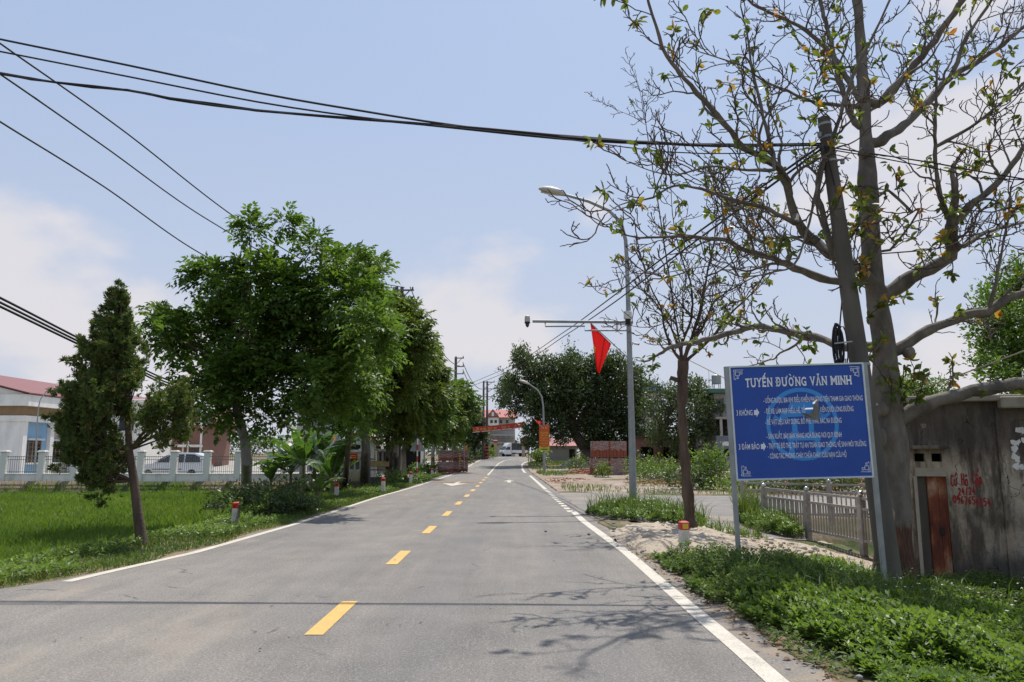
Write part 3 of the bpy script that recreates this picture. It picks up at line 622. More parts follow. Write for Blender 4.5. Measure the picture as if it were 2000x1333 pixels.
# ---------------------------------------------------------------- grass, rice, weeds
def blades(r, base, h, w, lean, curve=.35):
    "one bent triangle pair per blade"
    n = len(base); a = r.uniform(0, 2 * np.pi, n); dirh = np.stack([np.cos(a), np.sin(a), np.zeros(n)], 1); sd_ = np.stack([-np.sin(a), np.cos(a), np.zeros(n)], 1); b2 = r.uniform(0, 2 * np.pi, n); sd_ = np.stack([np.cos(b2), np.sin(b2), np.zeros(n)], 1)
    up = np.array([0, 0, 1.]); h = h[:, None]; w = w[:, None]; lean = lean[:, None]
    m = base + up * h * .6 + dirh * h * lean * .4; tip = base + up * h * (1 - curve * lean) + dirh * h * lean * 1.1
    V = np.stack([base - sd_ * w * .5, base + sd_ * w * .5, m + sd_ * w * .42, tip, m - sd_ * w * .42], 1).reshape(-1, 3)
    k = np.arange(n)[:, None] * 5; F = np.concatenate([k + np.array([[0, 1, 2, 4]])]); F2 = np.concatenate([k + np.array([[4, 2, 3, 3]])])
    return V, np.concatenate([F, F2])
def blade_mesh(name, r, base, h, w, lean, m, attr, curve=.35):
    V, F = blades(r, base, h, w, lean, curve)
    # the tip is a triangle: build with from ragged loops
    n = len(base); me = bpy.data.meshes.new(name); me.vertices.add(len(V)); me.vertices.foreach_set('co', np.asarray(V, np.float32).ravel())
    q = F[:n]; t3 = F[n:, :3]; loops = np.concatenate([q.ravel(), t3.ravel()]).astype(np.int32); me.loops.add(len(loops)); me.loops.foreach_set('vertex_index', loops)
    me.polygons.add(2 * n); me.polygons.foreach_set('loop_start', np.concatenate([np.arange(n) * 4, n * 4 + np.arange(n) * 3]).astype(np.int32)); me.update(calc_edges=True)
    at = me.attributes.new('rnd', 'FLOAT', 'FACE'); at.data.foreach_set('value', np.tile(np.asarray(attr, np.float32), 2)); me.materials.append(m)
    o = bpy.data.objects.new(name, me); col.objects.link(o); o['kind'] = 'stuff'; return o
r = np.random.default_rng(51)
# rice, only where the field can be seen
ry = 9.5 + (46.2 - 9.5) * r.random(150000) ** .8; half = ry * .74 + 1.5
rx_ = -half + (half - 5) * r.random(len(ry)); keep = rx_ < xl(ry) - 2.35 - .25 * np.sin(ry * 1.3); ry = ry[keep]; rx_ = rx_[keep]
dens = fnoise(rx_, ry, .5, 3); rows = np.abs(((rx_ * .94 + ry * .33) / .24) % 1 - .5); keep = (r.random(len(ry)) < .3 + .9 * dens) & (rows < .36); ry = ry[keep]; rx_ = rx_[keep]; n = len(ry)
base = np.stack([rx_, ry, terr(rx_, ry) + .0], 1)
hh = r.uniform(.34, .5, n) * (.85 + .3 * fnoise(rx_, ry, .35, 12)); ww = .008 + .00075 * ry
tone = np.clip(.05 + .5 * fnoise(rx_, ry, .22, 13) + .4 * fnoise(rx_ * .4, ry, 1.1, 14) + r.normal(0, .17, n), 0, 1)
blade_mesh('rice_plants', r, base, hh, ww * r.uniform(.8, 1.3, n), r.uniform(.1, .55, n), G6, tone)
# left verge: short grass with taller fringe towards the field
n = 70000; gy = 8.2 + 52 * r.random(n) ** 1.5; s = r.random(n); wv_ = np.interp(gy, [8, 12, 20, 40, 60], [3.6, 2.9, 2.7, 2.2, 1.5]); gx = xl(gy) - .12 - .25 * fnoise(gy, gy * 0, 1.1, 4) - s * wv_
base = np.stack([gx, gy, terr(gx, gy) - .02], 1); fr = sm(.45, .95, s); h = r.uniform(.04, .10, n) * (1 + .7 * fr) * (.6 + .9 * fnoise(gx, gy, .9, 6)) * (1 + .012 * gy) * sm(0, .12, s + .03)
blade_mesh('verge_grass', r, base, h, (.006 + .0006 * gy) * r.uniform(.8, 1.3, n), r.uniform(.2, .9, n), G5, np.clip(.2 + .55 * fnoise(gx, gy, .6, 7) + r.normal(0, .15, n), 0, 1))
def weed_mat(name, r, x, y, hgt, leafL, nleaf, m, toneseed=9, zfn=terr):
    "low leafy plants: whorls of leaves round short stems"
    n = len(x); P_, D, N, L, W, A = [], [], [], [], [], []; zb = zfn(x, y); t0 = np.clip(.28 + .45 * fnoise(x, y, .9, toneseed) + r.normal(0, .12, n), 0, .97); tilt = r.normal(0, .25, (n, 2))
    for q in range(nleaf):
        f = (q + .5) / nleaf; a = q * 2.4 + r.uniform(0, 6.3, n) * (1 if q == 0 else .12) + 0.; el = r.normal(.1 + .55 * f, .28, n); hz = hgt * (.25 + .75 * f)
        D.append(np.stack([np.cos(a) * np.cos(el), np.sin(a) * np.cos(el), np.sin(el)], 1)); P_.append(np.stack([x + tilt[:, 0] * hz, y + tilt[:, 1] * hz, zb + hz], 1)); N.append(nrm(np.array([0, 0, 1.]) + r.normal(size=(n, 3)) * .25))
        L.append(leafL * r.uniform(.7, 1.25, n) * (1.15 - .4 * f)); W.append(leafL * .42 * r.uniform(.8, 1.2, n)); A.append(t0 + .22 * (f - .5) + r.normal(0, .06, n))
    V, F = leaf_quads(np.concatenate(P_), np.concatenate(D), np.concatenate(N), np.concatenate(L), np.concatenate(W), .18)
    o = np_mesh(name, V, F, m, None, None, np.clip(np.concatenate(A), 0, 1)); o['kind'] = 'stuff'; return o
# right foreground weeds
n = 24000; wy = 4.6 + 8.9 * r.random(n) ** 1.15; wx = 2.1 + 7.2 * r.random(n)
edge_x = np.interp(wy, [4.6, 5.6, 6.4, 7.4, 8.6, 9.8, 11.2, 12.2, 13.5], [2.75, 2.62, 2.45, 2.28, 2.2, 2.12, 2.12, 2.2, 6.6]) + .5 * (fnoise(wy, wy * .3, 1.5, 17) - .5) + .25 * (fnoise(wy, wy * .3, 4.2, 27) - .5)
far_y = np.interp(wx, [2, 3, 4.2, 5.4, 6.2, 9.5], [12.0, 11.4, 11.3, 11.6, 12.6, 13.6]) + .5 * (fnoise(wx, wx * .2, 1.2, 18) - .5)
ok = (wx > edge_x) & (wy < far_y) & (wx < wy * .72 + .8); wx, wy = wx[ok], wy[ok]; lump = np.clip((fnoise(wx, wy, .9, 19) * .6 + fnoise(wx, wy, 2.4, 20) * .4 - .2) * 1.5, 0, 1); rim = np.clip((wx - np.interp(wy, [4.6, 7.4, 11], [2.7, 2.28, 2.1])) / .5, .25, 1)
kind_ = fnoise(wx, wy, .55, 29) > .56
weed_mat('verge_weeds', r, wx[~kind_], wy[~kind_], ((.05 + .38 * lump) * rim)[~kind_], .085, 13, G4)
weed_mat('verge_weeds', r, wx[kind_], wy[kind_], ((.07 + .42 * lump) * rim)[kind_], .062, 16, G4b)
# tall grass among the weeds, round the posts and the wall foot
n = 5200; tx = r.uniform(2.6, 9, n); ty = r.uniform(8, 13.4, n); dn = fnoise(tx, ty, .8, 21) + .45 * np.exp(-((tx - 5.6) ** 2 + (ty - 11) ** 2) / 1.6) + .25 * (ty > np.interp(tx, [2, 5, 9], [10.6, 11.1, 12.3]))
ok = (dn > .72) & (ty < np.interp(tx, [2, 3, 4.2, 5.4, 6.2, 9.5], [12.0, 11.4, 11.3, 11.6, 12.6, 13.4])) & (tx < ty * .72 + .5); tx, ty = tx[ok], ty[ok]; n = len(tx)
blade_mesh('tall_grass', r, np.stack([tx, ty, terr(tx, ty)], 1), r.uniform(.3, .75, n), r.uniform(.008, .016, n), r.uniform(.2, 1.0, n), G5, np.clip(r.normal(.45, .22, n), 0, 1), .45)
# ragged grass and dry stems scattered through the near weeds
n = 2600; tx = r.uniform(2.3, 7, n); ty = r.uniform(4.6, 11, n); ok = (fnoise(tx, ty, 1.1, 31) + .3 * fnoise(tx, ty, 3.1, 32) > .82) & (tx < ty * .72 + .4) & (tx > np.interp(ty, [4.6, 7.4, 11], [2.8, 2.4, 2.25])); tx, ty = tx[ok], ty[ok]; n = len(tx)
blade_mesh('tall_grass', r, np.stack([tx, ty, terr(tx, ty)], 1), r.uniform(.22, .55, n), r.uniform(.006, .011, n), r.uniform(.2, .9, n), G5, np.clip(r.normal(.55, .3, n), 0, 1), .4)
n = 500; sy_ = 4.7 + 8 * r.random(n); sx2 = np.interp(sy_, [4.6, 5.6, 7.4, 9.8, 12], [2.7, 2.55, 2.2, 2.05, 2.1]) + r.normal(0, .14, n); ok = (fnoise(sx2, sy_, 1.6, 33) > .5) & (sx2 > 2.2); weed_mat('edge_weeds', r, sx2[ok], sy_[ok], r.uniform(.03, .1, ok.sum()), .05, 8, G4b)
# clump round the lamp post foot, railing plants, lot weeds
def patch(name, cx, cy, rx, ry, n, h, L, nl, m, seed, tall=0):
    q = np.random.default_rng(seed); a = q.uniform(0, 6.283, n); rr_ = np.sqrt(q.random(n)); x = cx + rx * rr_ * np.cos(a); y = cy + ry * rr_ * np.sin(a); y = y + .25 * (fnoise(x, y, 1.3, seed) - .5); x = np.maximum(x, xr(y) + .1)
    weed_mat(name, q, x, y, h * (.4 + .8 * fnoise(x, y, 1.6, seed)) * (1.15 - .7 * rr_ ** 2), L, nl, m, seed)
    if tall:
        k = q.integers(0, n, tall); blade_mesh(name, q, np.stack([x[k], y[k], terr(x[k], y[k])], 1), q.uniform(.5, 1.4, tall) * h * 1.5, q.uniform(.8, 1.4, tall) * (.004 + .0006 * cy), q.uniform(.1, .7, tall), G5, np.clip(q.normal(.5, .2, tall), 0, 1))
patch('lamp_foot_weeds', 3.55, 20.6, 1.55, 1.9, 900, .38, .1, 12, G4, 61, 900)
patch('rail_weeds', 6.7, 20.2, .5, 1.7, 420, .45, .1, 12, G4, 62, 260)
patch('rail_weeds', 6.75, 21.9, .35, .6, 90, .6, .1, 10, G4, 63, 420)
patch('trunk_foot_grass', 4.9, 17.4, .8, .7, 90, .25, .07, 8, G4, 64, 260)

# leafy weeds mixed into the left verge
n = 2600; vy = 8.6 + 26 * r.random(n) ** 1.4; vs_ = r.random(n); vx = xl(vy) - .5 - vs_ * 2.6; ok = fnoise(vx, vy, .7, 23) + .25 * (vs_ > .6) > .62; vx, vy = vx[ok], vy[ok]
weed_mat('left_verge_weeds', r, vx, vy, .06 + .16 * fnoise(vx, vy, 1.5, 24), .085, 9, G4)
# ---------------------------------------------------------------- banana plants and shrubs by the field
B_stem = mat('banana_stem', (.2, .2, .09), (.12, .11, .05), 4, .8, 0, .3, 25, stretch=(1, 1, .3))
def banana(base, h, nl, L, seed, label, group='banana plants at the field edge'):
    r = np.random.default_rng(seed); root = thing('banana_plant', base, label, 'banana plant', group)
    mb = MB(); mb.tube([(0, 0, -.1), (0.02, 0, h * .5), (0, .02, h)], [.12, .1, .06], 8); mb.build('stem', B_stem, root, None, True)
    for k in range(nl):
        a = k * 2.4 + r.uniform(0, .6); el = R(r.uniform(38, 86)); l = L * r.uniform(.85, 1.2); d = Vector((math.cos(a), math.sin(a), 0)); n = 12; V = []; F = []; A = []; w = l * r.uniform(.12, .16)
        p0 = Vector((0, 0, h - .05)); cur = Vector(p0); e = el; s = Vector((-d.y, d.x, 0)); tw = r.uniform(-.4, .4); pts = []
        for i in range(n + 1):
            pts.append((Vector(cur), e)); cur = cur + (d * math.cos(e) + Vector((0, 0, math.sin(e)))) * l / n; e -= R(r.uniform(5, 12)) * (1.0 if i > 3 else .3)
        rib = MB(); rib.tube([p for p, _ in pts], [.035 * (1 - .85 * i / n) for i in range(n + 1)], 5, False)
        for sg in (-1, 1):
            for i in range(2, n):
                p, q = pts[i][0], pts[i + 1][0]; wi = w * math.sin(math.pi * min(1, (i - 1.4) / (n - 1.6)) ** .8) + .02; wj = w * math.sin(math.pi * min(1, (i - .4) / (n - 1.6)) ** .8) + .02
                up = Vector((0, 0, 1)); drop = Vector((0, 0, -1)) * wi * r.uniform(.05, .45); gap = (q - p) * (.14 if r.random() < .5 else .01); o = len(V)
                V += [p + gap, q - gap * .2, q + s * sg * wj * .95 + Vector((0, 0, wj * .18 + tw * sg * wj)) + drop * .8, p + gap + s * sg * wi * .95 + Vector((0, 0, wi * .18 + tw * sg * wi)) + drop]; F.append((o, o + 1, o + 2, o + 3)); A.append(float(np.clip(r.normal(.45, .2), 0, 1)))
        lf = np_mesh('leaf', np.array([tuple(v) for v in V]), np.array(F), G8, root, None, A)
        rib.build('midrib', B_stem, lf, None, True)
    return root
for i, (px, py, h, nl, L, lab) in enumerate(((528, 972, .9, 8, 1.9, 'small banana plant right of the pale tree trunk, its stem showing'), (566, 970, 1.3, 10, 2.7, 'banana plant under the largest tree, with broad shaded leaves'), (612, 968, 1.3, 11, 3.1, 'tall banana plant in the middle of the clump with an upright pale leaf'), (648, 960, 1.1, 11, 2.9, 'banana plant reaching leaves over the gatehouse corner'),
        (618, 985, .25, 7, 1.15, 'low banana sucker with a bright torn leaf near the verge'), (590, 962, 1.9, 10, 2.8, 'rearmost banana plant rising behind the clump'))):
    p = G(px, py); banana(p, h, nl, L, 70 + i, lab)
def shrub(base, rx, rz, n, leaf, m, label, seed, cat='shrub', name='shrub', flower=None, per=None):
    r = np.random.default_rng(seed); root = thing(name, base, label, cat); cl = [((0, 0, rz * .75), rx, rz * .8), ((rx * .5, .1, rz * .5), rx * .6, rz * .55), ((-rx * .5, -.1, rz * .55), rx * .6, rz * .6)]
    pos, d = clump_points(r, cl, n, .3, 12); pos[:, 2] = np.maximum(pos[:, 2], .02); k = len(pos); P_, D, N, L, W = [], [], [], [], []
    for q in range(3):
        P_.append(pos + r.normal(size=(k, 3)) * leaf * .4); D.append(nrm(d + r.normal(size=(k, 3)) * .6)); N.append(nrm(d + np.array([0, 0, .7]) + r.normal(size=(k, 3)) * .5)); f = r.uniform(.7, 1.2, k); L.append(leaf * f); W.append(leaf * .45 * f)
    V, F = leaf_quads(np.concatenate(P_), np.concatenate(D), np.concatenate(N), np.concatenate(L), np.concatenate(W)); np_mesh('foliage', V, F, m, root, None, np.clip(r.normal(.45, .2, 3 * k), 0, 1))
    st = MB()
    for q in range(7): e = Vector((r.uniform(-rx, rx) * .6, r.uniform(-rx, rx) * .6, rz * r.uniform(.8, 1.2))); st.tube([(0, 0, -.05), e * .5 + Vector((0, 0, .08)), e], [.018, .012, .004], 4, False)
    st.build('stem', B_dark, root, None, recalc=False)
    if flower:
        fm, nf, fs = flower; q = r.integers(0, k, nf); c = pos[q] + d[q] * leaf * .6; P_, D, N, L, W = [], [], [], [], []
        for a in range(5): ang = a * 1.2566; v = np.tile([math.cos(ang), math.sin(ang), .35], (nf, 1)); P_.append(c); D.append(nrm(v + r.normal(size=(nf, 3)) * .2)); N.append(np.tile([0, 0, 1.], (nf, 1))); L.append(np.full(nf, fs)); W.append(np.full(nf, fs * .7))
        V, F = leaf_quads(np.concatenate(P_), np.concatenate(D), np.concatenate(N), np.concatenate(L), np.concatenate(W)); np_mesh('flowers', V, F, fm, root, None, np.full(len(F), .5))
    return root
vn = thing('creeper', G(459, 1027), 'thin green creeper climbing the nearest left guard post', 'plant'); q = np.random.default_rng(6); k = 90; a = q.uniform(0, 6.28, k); hz = q.uniform(.0, .62, k); pos = np.stack([.11 * np.cos(a), .11 * np.sin(a) - .02, hz], 1); d = nrm(np.stack([np.cos(a), np.sin(a), q.normal(.2, .4, k)], 1))
keep = (hz > .42) | (np.cos(a - 5.2) > .3); pos, d = pos[keep], d[keep]; k = len(pos); V, F = leaf_quads(pos, d, rsph(q, k), q.uniform(.04, .08, k), q.uniform(.02, .04, k)); np_mesh('leaves', V, F, G4, vn, None, q.random(k)); sv = MB()
for w_ in range(4): sv.tube([(.09 * math.cos(5 + w_ * .3 + z * 2), .09 * math.sin(5 + w_ * .3 + z * 2) - .02, z) for z in np.linspace(0, .6, 7)], .006, 4, False)
sv.build('stem', B_dark, vn, None, recalc=False)
F_purple = mat('purple_petal', (.1, .05, .3), (.07, .035, .22), 5, .6, 0, 0); F_orange = mat('orange_petal', (.6, .16, .03), (.5, .1, .02), 5, .6, 0, 0); F_white = mat('white_petal', (.8, .78, .7), (.7, .68, .6), 5, .6, 0, 0)
shrub(G(420, 1010), .38, .5, 90, .09, G2, 'dark shrub with purple flowers left of the nearest red topped post', 81, flower=(F_purple, 26, .055))
shrub(G(425, 1022), .2, .16, 160, .08, G4, 'low orange and yellow leaved plant by the nearest red topped post', 82, 'plant', 'flowering_plant', (F_orange, 40, .06))
shrub(G(520, 1005), 1.15, .55, 80, .1, G2, 'broad dark bush round the foot of the largest tree', 83)
shrub(G(572, 1000), .6, .35, 80, .1, G2, 'dark bush on the verge right of the largest tree', 84)
shrub(G(668, 950), 1.2, .8, 30, .16, G2, 'dark undergrowth below the banana leaves by the second red topped post', 85)
shrub(G(620, 972), 1.6, .9, 30, .16, G2, 'shaded undergrowth beneath the banana clump', 91)
shrub(G(730, 942), .5, .35, 60, .12, G2, 'small shrub with purple flowers at the foot of the thick grey tree', 86, flower=(F_purple, 18, .1))
shrub(G(838, 928), 1.0, .7, 30, .2, G4, 'bright green bush right of the striped pole', 87)
shrub(G(790, 945), .9, .5, 30, .14, G4, 'grassy bush on the verge left of the striped pole', 92)
shrub(P(1385, 935, 37) * 1.0 - Vector((0, 0, P(1385, 935, 37).z - Z(P(1385, 935, 37).x, 37))), .85, 1.25, 30, .17, G4, 'light green feathery bush right of the slim dark trunk', 88)
for i, (px, y, rx, rz, lab, m) in enumerate(((1340, 36, 1.0, .75, 'bushy weed at the edge of the lot behind the slim dark trunk', G2), (1290, 46, 1.7, 1.0, 'wide grassy bush right of the tall lamp post', G4), (1255, 50, 1.1, .9, 'grassy bush directly behind the tall lamp post', G2), (1175, 52, .5, .7, 'young weed clump in front of the wrapped brick pallets', G4), (1440, 35, 1.2, .5, 'low bush on the lot behind the left leg of the blue sign', G4), (1560, 34, 2.2, .7, 'spreading bush on the lot below the blue sign board', G2), (1125, 66, .7, .9, 'yellowish weeds left of the wrapped brick pallets', G5))):
    x = (px - 1000) / FPX * y; shrub(Vector((x, y, Z(x, y))), rx, rz, 22, .17, m, lab, 93 + i)
for i, (px, py, rx, rz, lab) in enumerate(((910, 905, .9, 1.1, 'bush on the verge beyond the left brick pallets'), (940, 897, 1.6, 1.0, 'low bush left of the pole with the orange striped foot'), (1052, 905, 1.0, 1.2, 'dark bush behind the post of the orange notice'))):
    shrub(G(px, py), rx, rz, 12, .3, G4 if i else G2, lab, 105 + i)
# ragged grass on the lot and near the far lamp
r = np.random.default_rng(71)
n = 42000; ly_ = r.uniform(32.4, 95, n); lx_ = r.uniform(1.6, 34, n); msk = fnoise(lx_, ly_, .28, 25) + .3 * (ly_ < 34.5) + .35 * np.exp(-((lx_ - 3.0) ** 2 / 3 + (ly_ - 72) ** 2 / 60)) - .25 * np.exp(-((lx_ - 5) ** 2 / 8 + (ly_ - 50) ** 2 / 60))
ok = (msk > .6) & (lx_ > xr(ly_) + .5) & (lx_ < .55 * ly_); lx_, ly_ = lx_[ok], ly_[ok]; n = len(lx_)
blade_mesh('lot_grass', r, np.stack([lx_, ly_, terr(lx_, ly_)], 1), r.uniform(.1, .38, n), .006 + .0007 * ly_, r.uniform(.2, .8, n), G5, np.clip(r.normal(.5, .25, n), 0, 1))
# dead twigs and leaves lying on the sand
n = 420; tx = r.uniform(2.3, 7.2, n); ty = r.uniform(11.8, 18, n); d = rsph(r, n); d[:, 2] *= .15; d = nrm(d); hs = terr(tx, ty) + .13 - .05 * np.abs(tx - 4.6)
V, F = leaf_quads(np.stack([tx, ty, hs], 1), d, np.tile([0, 0, 1.], (n, 1)), r.uniform(.05, .22, n), r.uniform(.012, .04, n)); np_mesh('dead_twigs', V, F, G9, None, None, r.random(n) * .6)['kind'] = 'stuff'
# small white and yellow wild flowers in the weeds
n = 130; fx_ = r.uniform(4.2, 8.5, n); fy_ = r.uniform(6.5, 12.6, n); ok = (fx_ < fy_ * .72) & (fx_ > 3.6); fx_, fy_ = fx_[ok], fy_[ok]; n = len(fx_); c = np.stack([fx_, fy_, terr(fx_, fy_) + r.uniform(.32, .5, n)], 1); P_, D, N = [], [], []
for a in range(5): P_.append(c); D.append(nrm(np.tile([math.cos(a * 1.2566), math.sin(a * 1.2566), .3], (n, 1)) + r.normal(size=(n, 3)) * .2)); N.append(np.tile([0, 0, 1.], (n, 1)))
V, F = leaf_quads(np.concatenate(P_), np.concatenate(D), np.concatenate(N), np.full(5 * n, .022), np.full(5 * n, .018)); np_mesh('wild_flowers', V, F, F_white, None, None, np.full(5 * n, .5))['kind'] = 'stuff'
# fallen leaves and grit along the right edge of the road
n = 420; dy = 4.5 + 10 * r.random(n) ** 1.3; dx = np.interp(dy, [4.5, 7, 12, 15], [2.35, 2.15, 2.0, 2.1]) + np.abs(r.normal(0, .22, n)) - .08; d = rsph(r, n); d[:, 2] *= .25; d = nrm(d); z0 = np.maximum(terr(dx, dy), np.where(dx < xr(dy) + .14, 0, -9)) + .012
V, F = leaf_quads(np.stack([dx, dy, z0], 1), d, nrm(np.array([0, 0, 1.]) + r.normal(size=(n, 3)) * .3), r.uniform(.03, .085, n), r.uniform(.02, .04, n)); np_mesh('fallen_leaves', V, F, G9, None, None, r.random(n))['kind'] = 'stuff'
n = 60; dx = r.uniform(-4, 1.9, n); dy = 5 + 14 * r.random(n) ** 1.4; d = rsph(r, n); d[:, 2] *= .2; d = nrm(d)
V, F = leaf_quads(np.stack([dx, dy, np.full(n, .008)], 1), d, np.tile([0, 0, 1.], (n, 1)), r.uniform(.015, .05, n), r.uniform(.01, .025, n)); np_mesh('road_litter', V, F, G9, None, None, r.random(n))['kind'] = 'stuff'
def rocks(name, r, pos, size, m):
    "angular little stones joined together"
    bm = bmesh.new(); bmesh.ops.create_icosphere(bm, subdivisions=1, radius=1); T = np.array([v.co[:] for v in bm.verts]); bm.verts.index_update(); Fq = np.array([[v.index for v in f.verts] for f in bm.faces]); bm.free()
    n = len(pos); jit = 1 + r.normal(0, .22, (n, len(T), 1)); sc_ = size[:, None, None] * np.stack([r.uniform(.7, 1.3, n), r.uniform(.7, 1.3, n), r.uniform(.4, .8, n)], 1)[:, None, :]
    V = (T[None] * jit * sc_ + pos[:, None]).reshape(-1, 3); F = (np.arange(n)[:, None, None] * len(T) + Fq[None]).reshape(-1, 3); o = np_mesh(name, V, F, m); o['kind'] = 'stuff'; return o
M_stone = mat('rubble_stone', (.42, .38, .33), (.28, .25, .22), 3, .95, 0, .4, 20); M_brickrub = mat('brick_rubble', (.38, .17, .1), (.27, .13, .085), 3, .95, 0, .4, 20); M_greyst = mat('grey_gravel', (.3, .29, .28), (.18, .175, .17), 5, .95, 0, .3, 20)
n = 500; gx_ = r.normal(4.9, 1.2, n); gy_ = r.normal(15.4, 1.6, n); rocks('gravel', r, np.stack([gx_, gy_, terr(gx_, gy_) + .07], 1), r.uniform(.01, .045, n), M_greyst)
n = 160; gx_ = 2.0 + np.abs(r.normal(0, .4, n)); gy_ = r.uniform(4.5, 14, n); rocks('gravel', r, np.stack([gx_, gy_, np.maximum(terr(gx_, gy_), 0 * gx_ - .02) + .0], 1), r.uniform(.008, .028, n), M_greyst)
M_pale = mat('broken_concrete', (.56, .5, .41), (.38, .33, .265), 4, .95, 0, .4, 20)
n = 420; gx_ = r.uniform(2.4, 7.0, n); gy_ = r.uniform(11.9, 17.8, n); ok = ((gx_ - 4.6) / 2.6) ** 2 + ((gy_ - 14.7) / 3.3) ** 2 < 1; gx_, gy_ = gx_[ok], gy_[ok]; n = len(gx_); rocks('broken_concrete', r, np.stack([gx_, gy_, terr(gx_, gy_) + .1 * (1 - sm(.55, 1.12, ((gx_ - 4.6) / 2.75) ** 2 + ((gy_ - 14.7) / 3.7) ** 2))], 1), .025 + .085 * r.random(n) ** 2.5, M_pale)
def mound(cx, cy, rx, ry, h, n, s, m, seed):
    q = np.random.default_rng(seed); a = q.uniform(0, 6.283, n); rr_ = np.sqrt(q.random(n)); x = cx + rx * rr_ * np.cos(a); y = cy + ry * rr_ * np.sin(a); return rocks('rubble_heap', q, np.stack([x, y, terr(x, y) + h * (1 - rr_ ** 2) * q.uniform(.3, 1, n)], 1), s * q.uniform(.5, 1.5, n), m)
mound(6.7, 78, 2.0, 1.8, .9, 260, .16, M_stone, 1); mound(4.6, 63, 1.4, 2, .25, 160, .11, M_greyst, 2); mound(6.2, 60, 2.3, 3.2, .45, 420, .1, M_brickrub, 3); mound(8, 42, 2.2, 3, .22, 320, .07, M_brickrub, 4); mound(16.5, 37, 4.5, 2.5, 1.0, 600, .1, M_brickrub, 5); mound(9.6, 47, 1.6, 1.4, .4, 120, .16, M_stone, 6); mound(3.4, 46, 1.6, 6, .06, 260, .05, M_brickrub, 7); mound(6, 36, 3, 3, .05, 300, .05, M_stone, 8)
# ---------------------------------------------------------------- bare trees on the right
def C7(x, y): return 1150 + x / 1.9047, y / 1.9047
def smooth_path(pts, step):
    "Catmull-Rom through the points"
    out_ = []; n = len(pts)
    for i in range(n - 1):
        p0, p1, p2, p3 = pts[max(i - 1, 0)], pts[i], pts[i + 1], pts[min(i + 2, n - 1)]; k = max(1, int((p2 - p1).length / step))
        for j in range(k):
            t_ = j / k; t2 = t_ * t_; t3 = t2 * t_; out_.append(.5 * ((2 * p1) + (p2 - p0) * t_ + (2 * p0 - 5 * p1 + 4 * p2 - p3) * t2 + (3 * p1 - p0 - 3 * p2 + p3) * t3))
    out_.append(pts[-1].copy()); return out_
def leaf_ovals(P_, D, N, L, W):
    S = nrm(np.cross(D, N)); N = np.cross(S, D); L = L[:, None]; W = W[:, None]; q = lambda u, v, z: P_ + D * L * u + S * W * v + N * L * z
    V = np.stack([q(0, 0, 0), q(.3, .46, .06), q(.7, .4, .03), q(1, 0, -.1), q(.7, -.4, .03), q(.3, -.46, .06)], 1).reshape(-1, 3); k = np.arange(len(P_))[:, None] * 6
    return V, np.stack([k + np.array([[0, 1, 2, 3]]), k + np.array([[0, 3, 4, 5]])], 1).reshape(-1, 4)
def rough(mb, amp, sc_):
    for i, v in enumerate(mb.v):
        p = Vector(v); q = Vector((p.x * sc_, p.y * sc_, p.z * sc_ * .45)); mb.v[i] = tuple(p + mnoise.noise_vector(q * 2.2) * amp + mnoise.noise_vector(q * 6) * amp * .45)
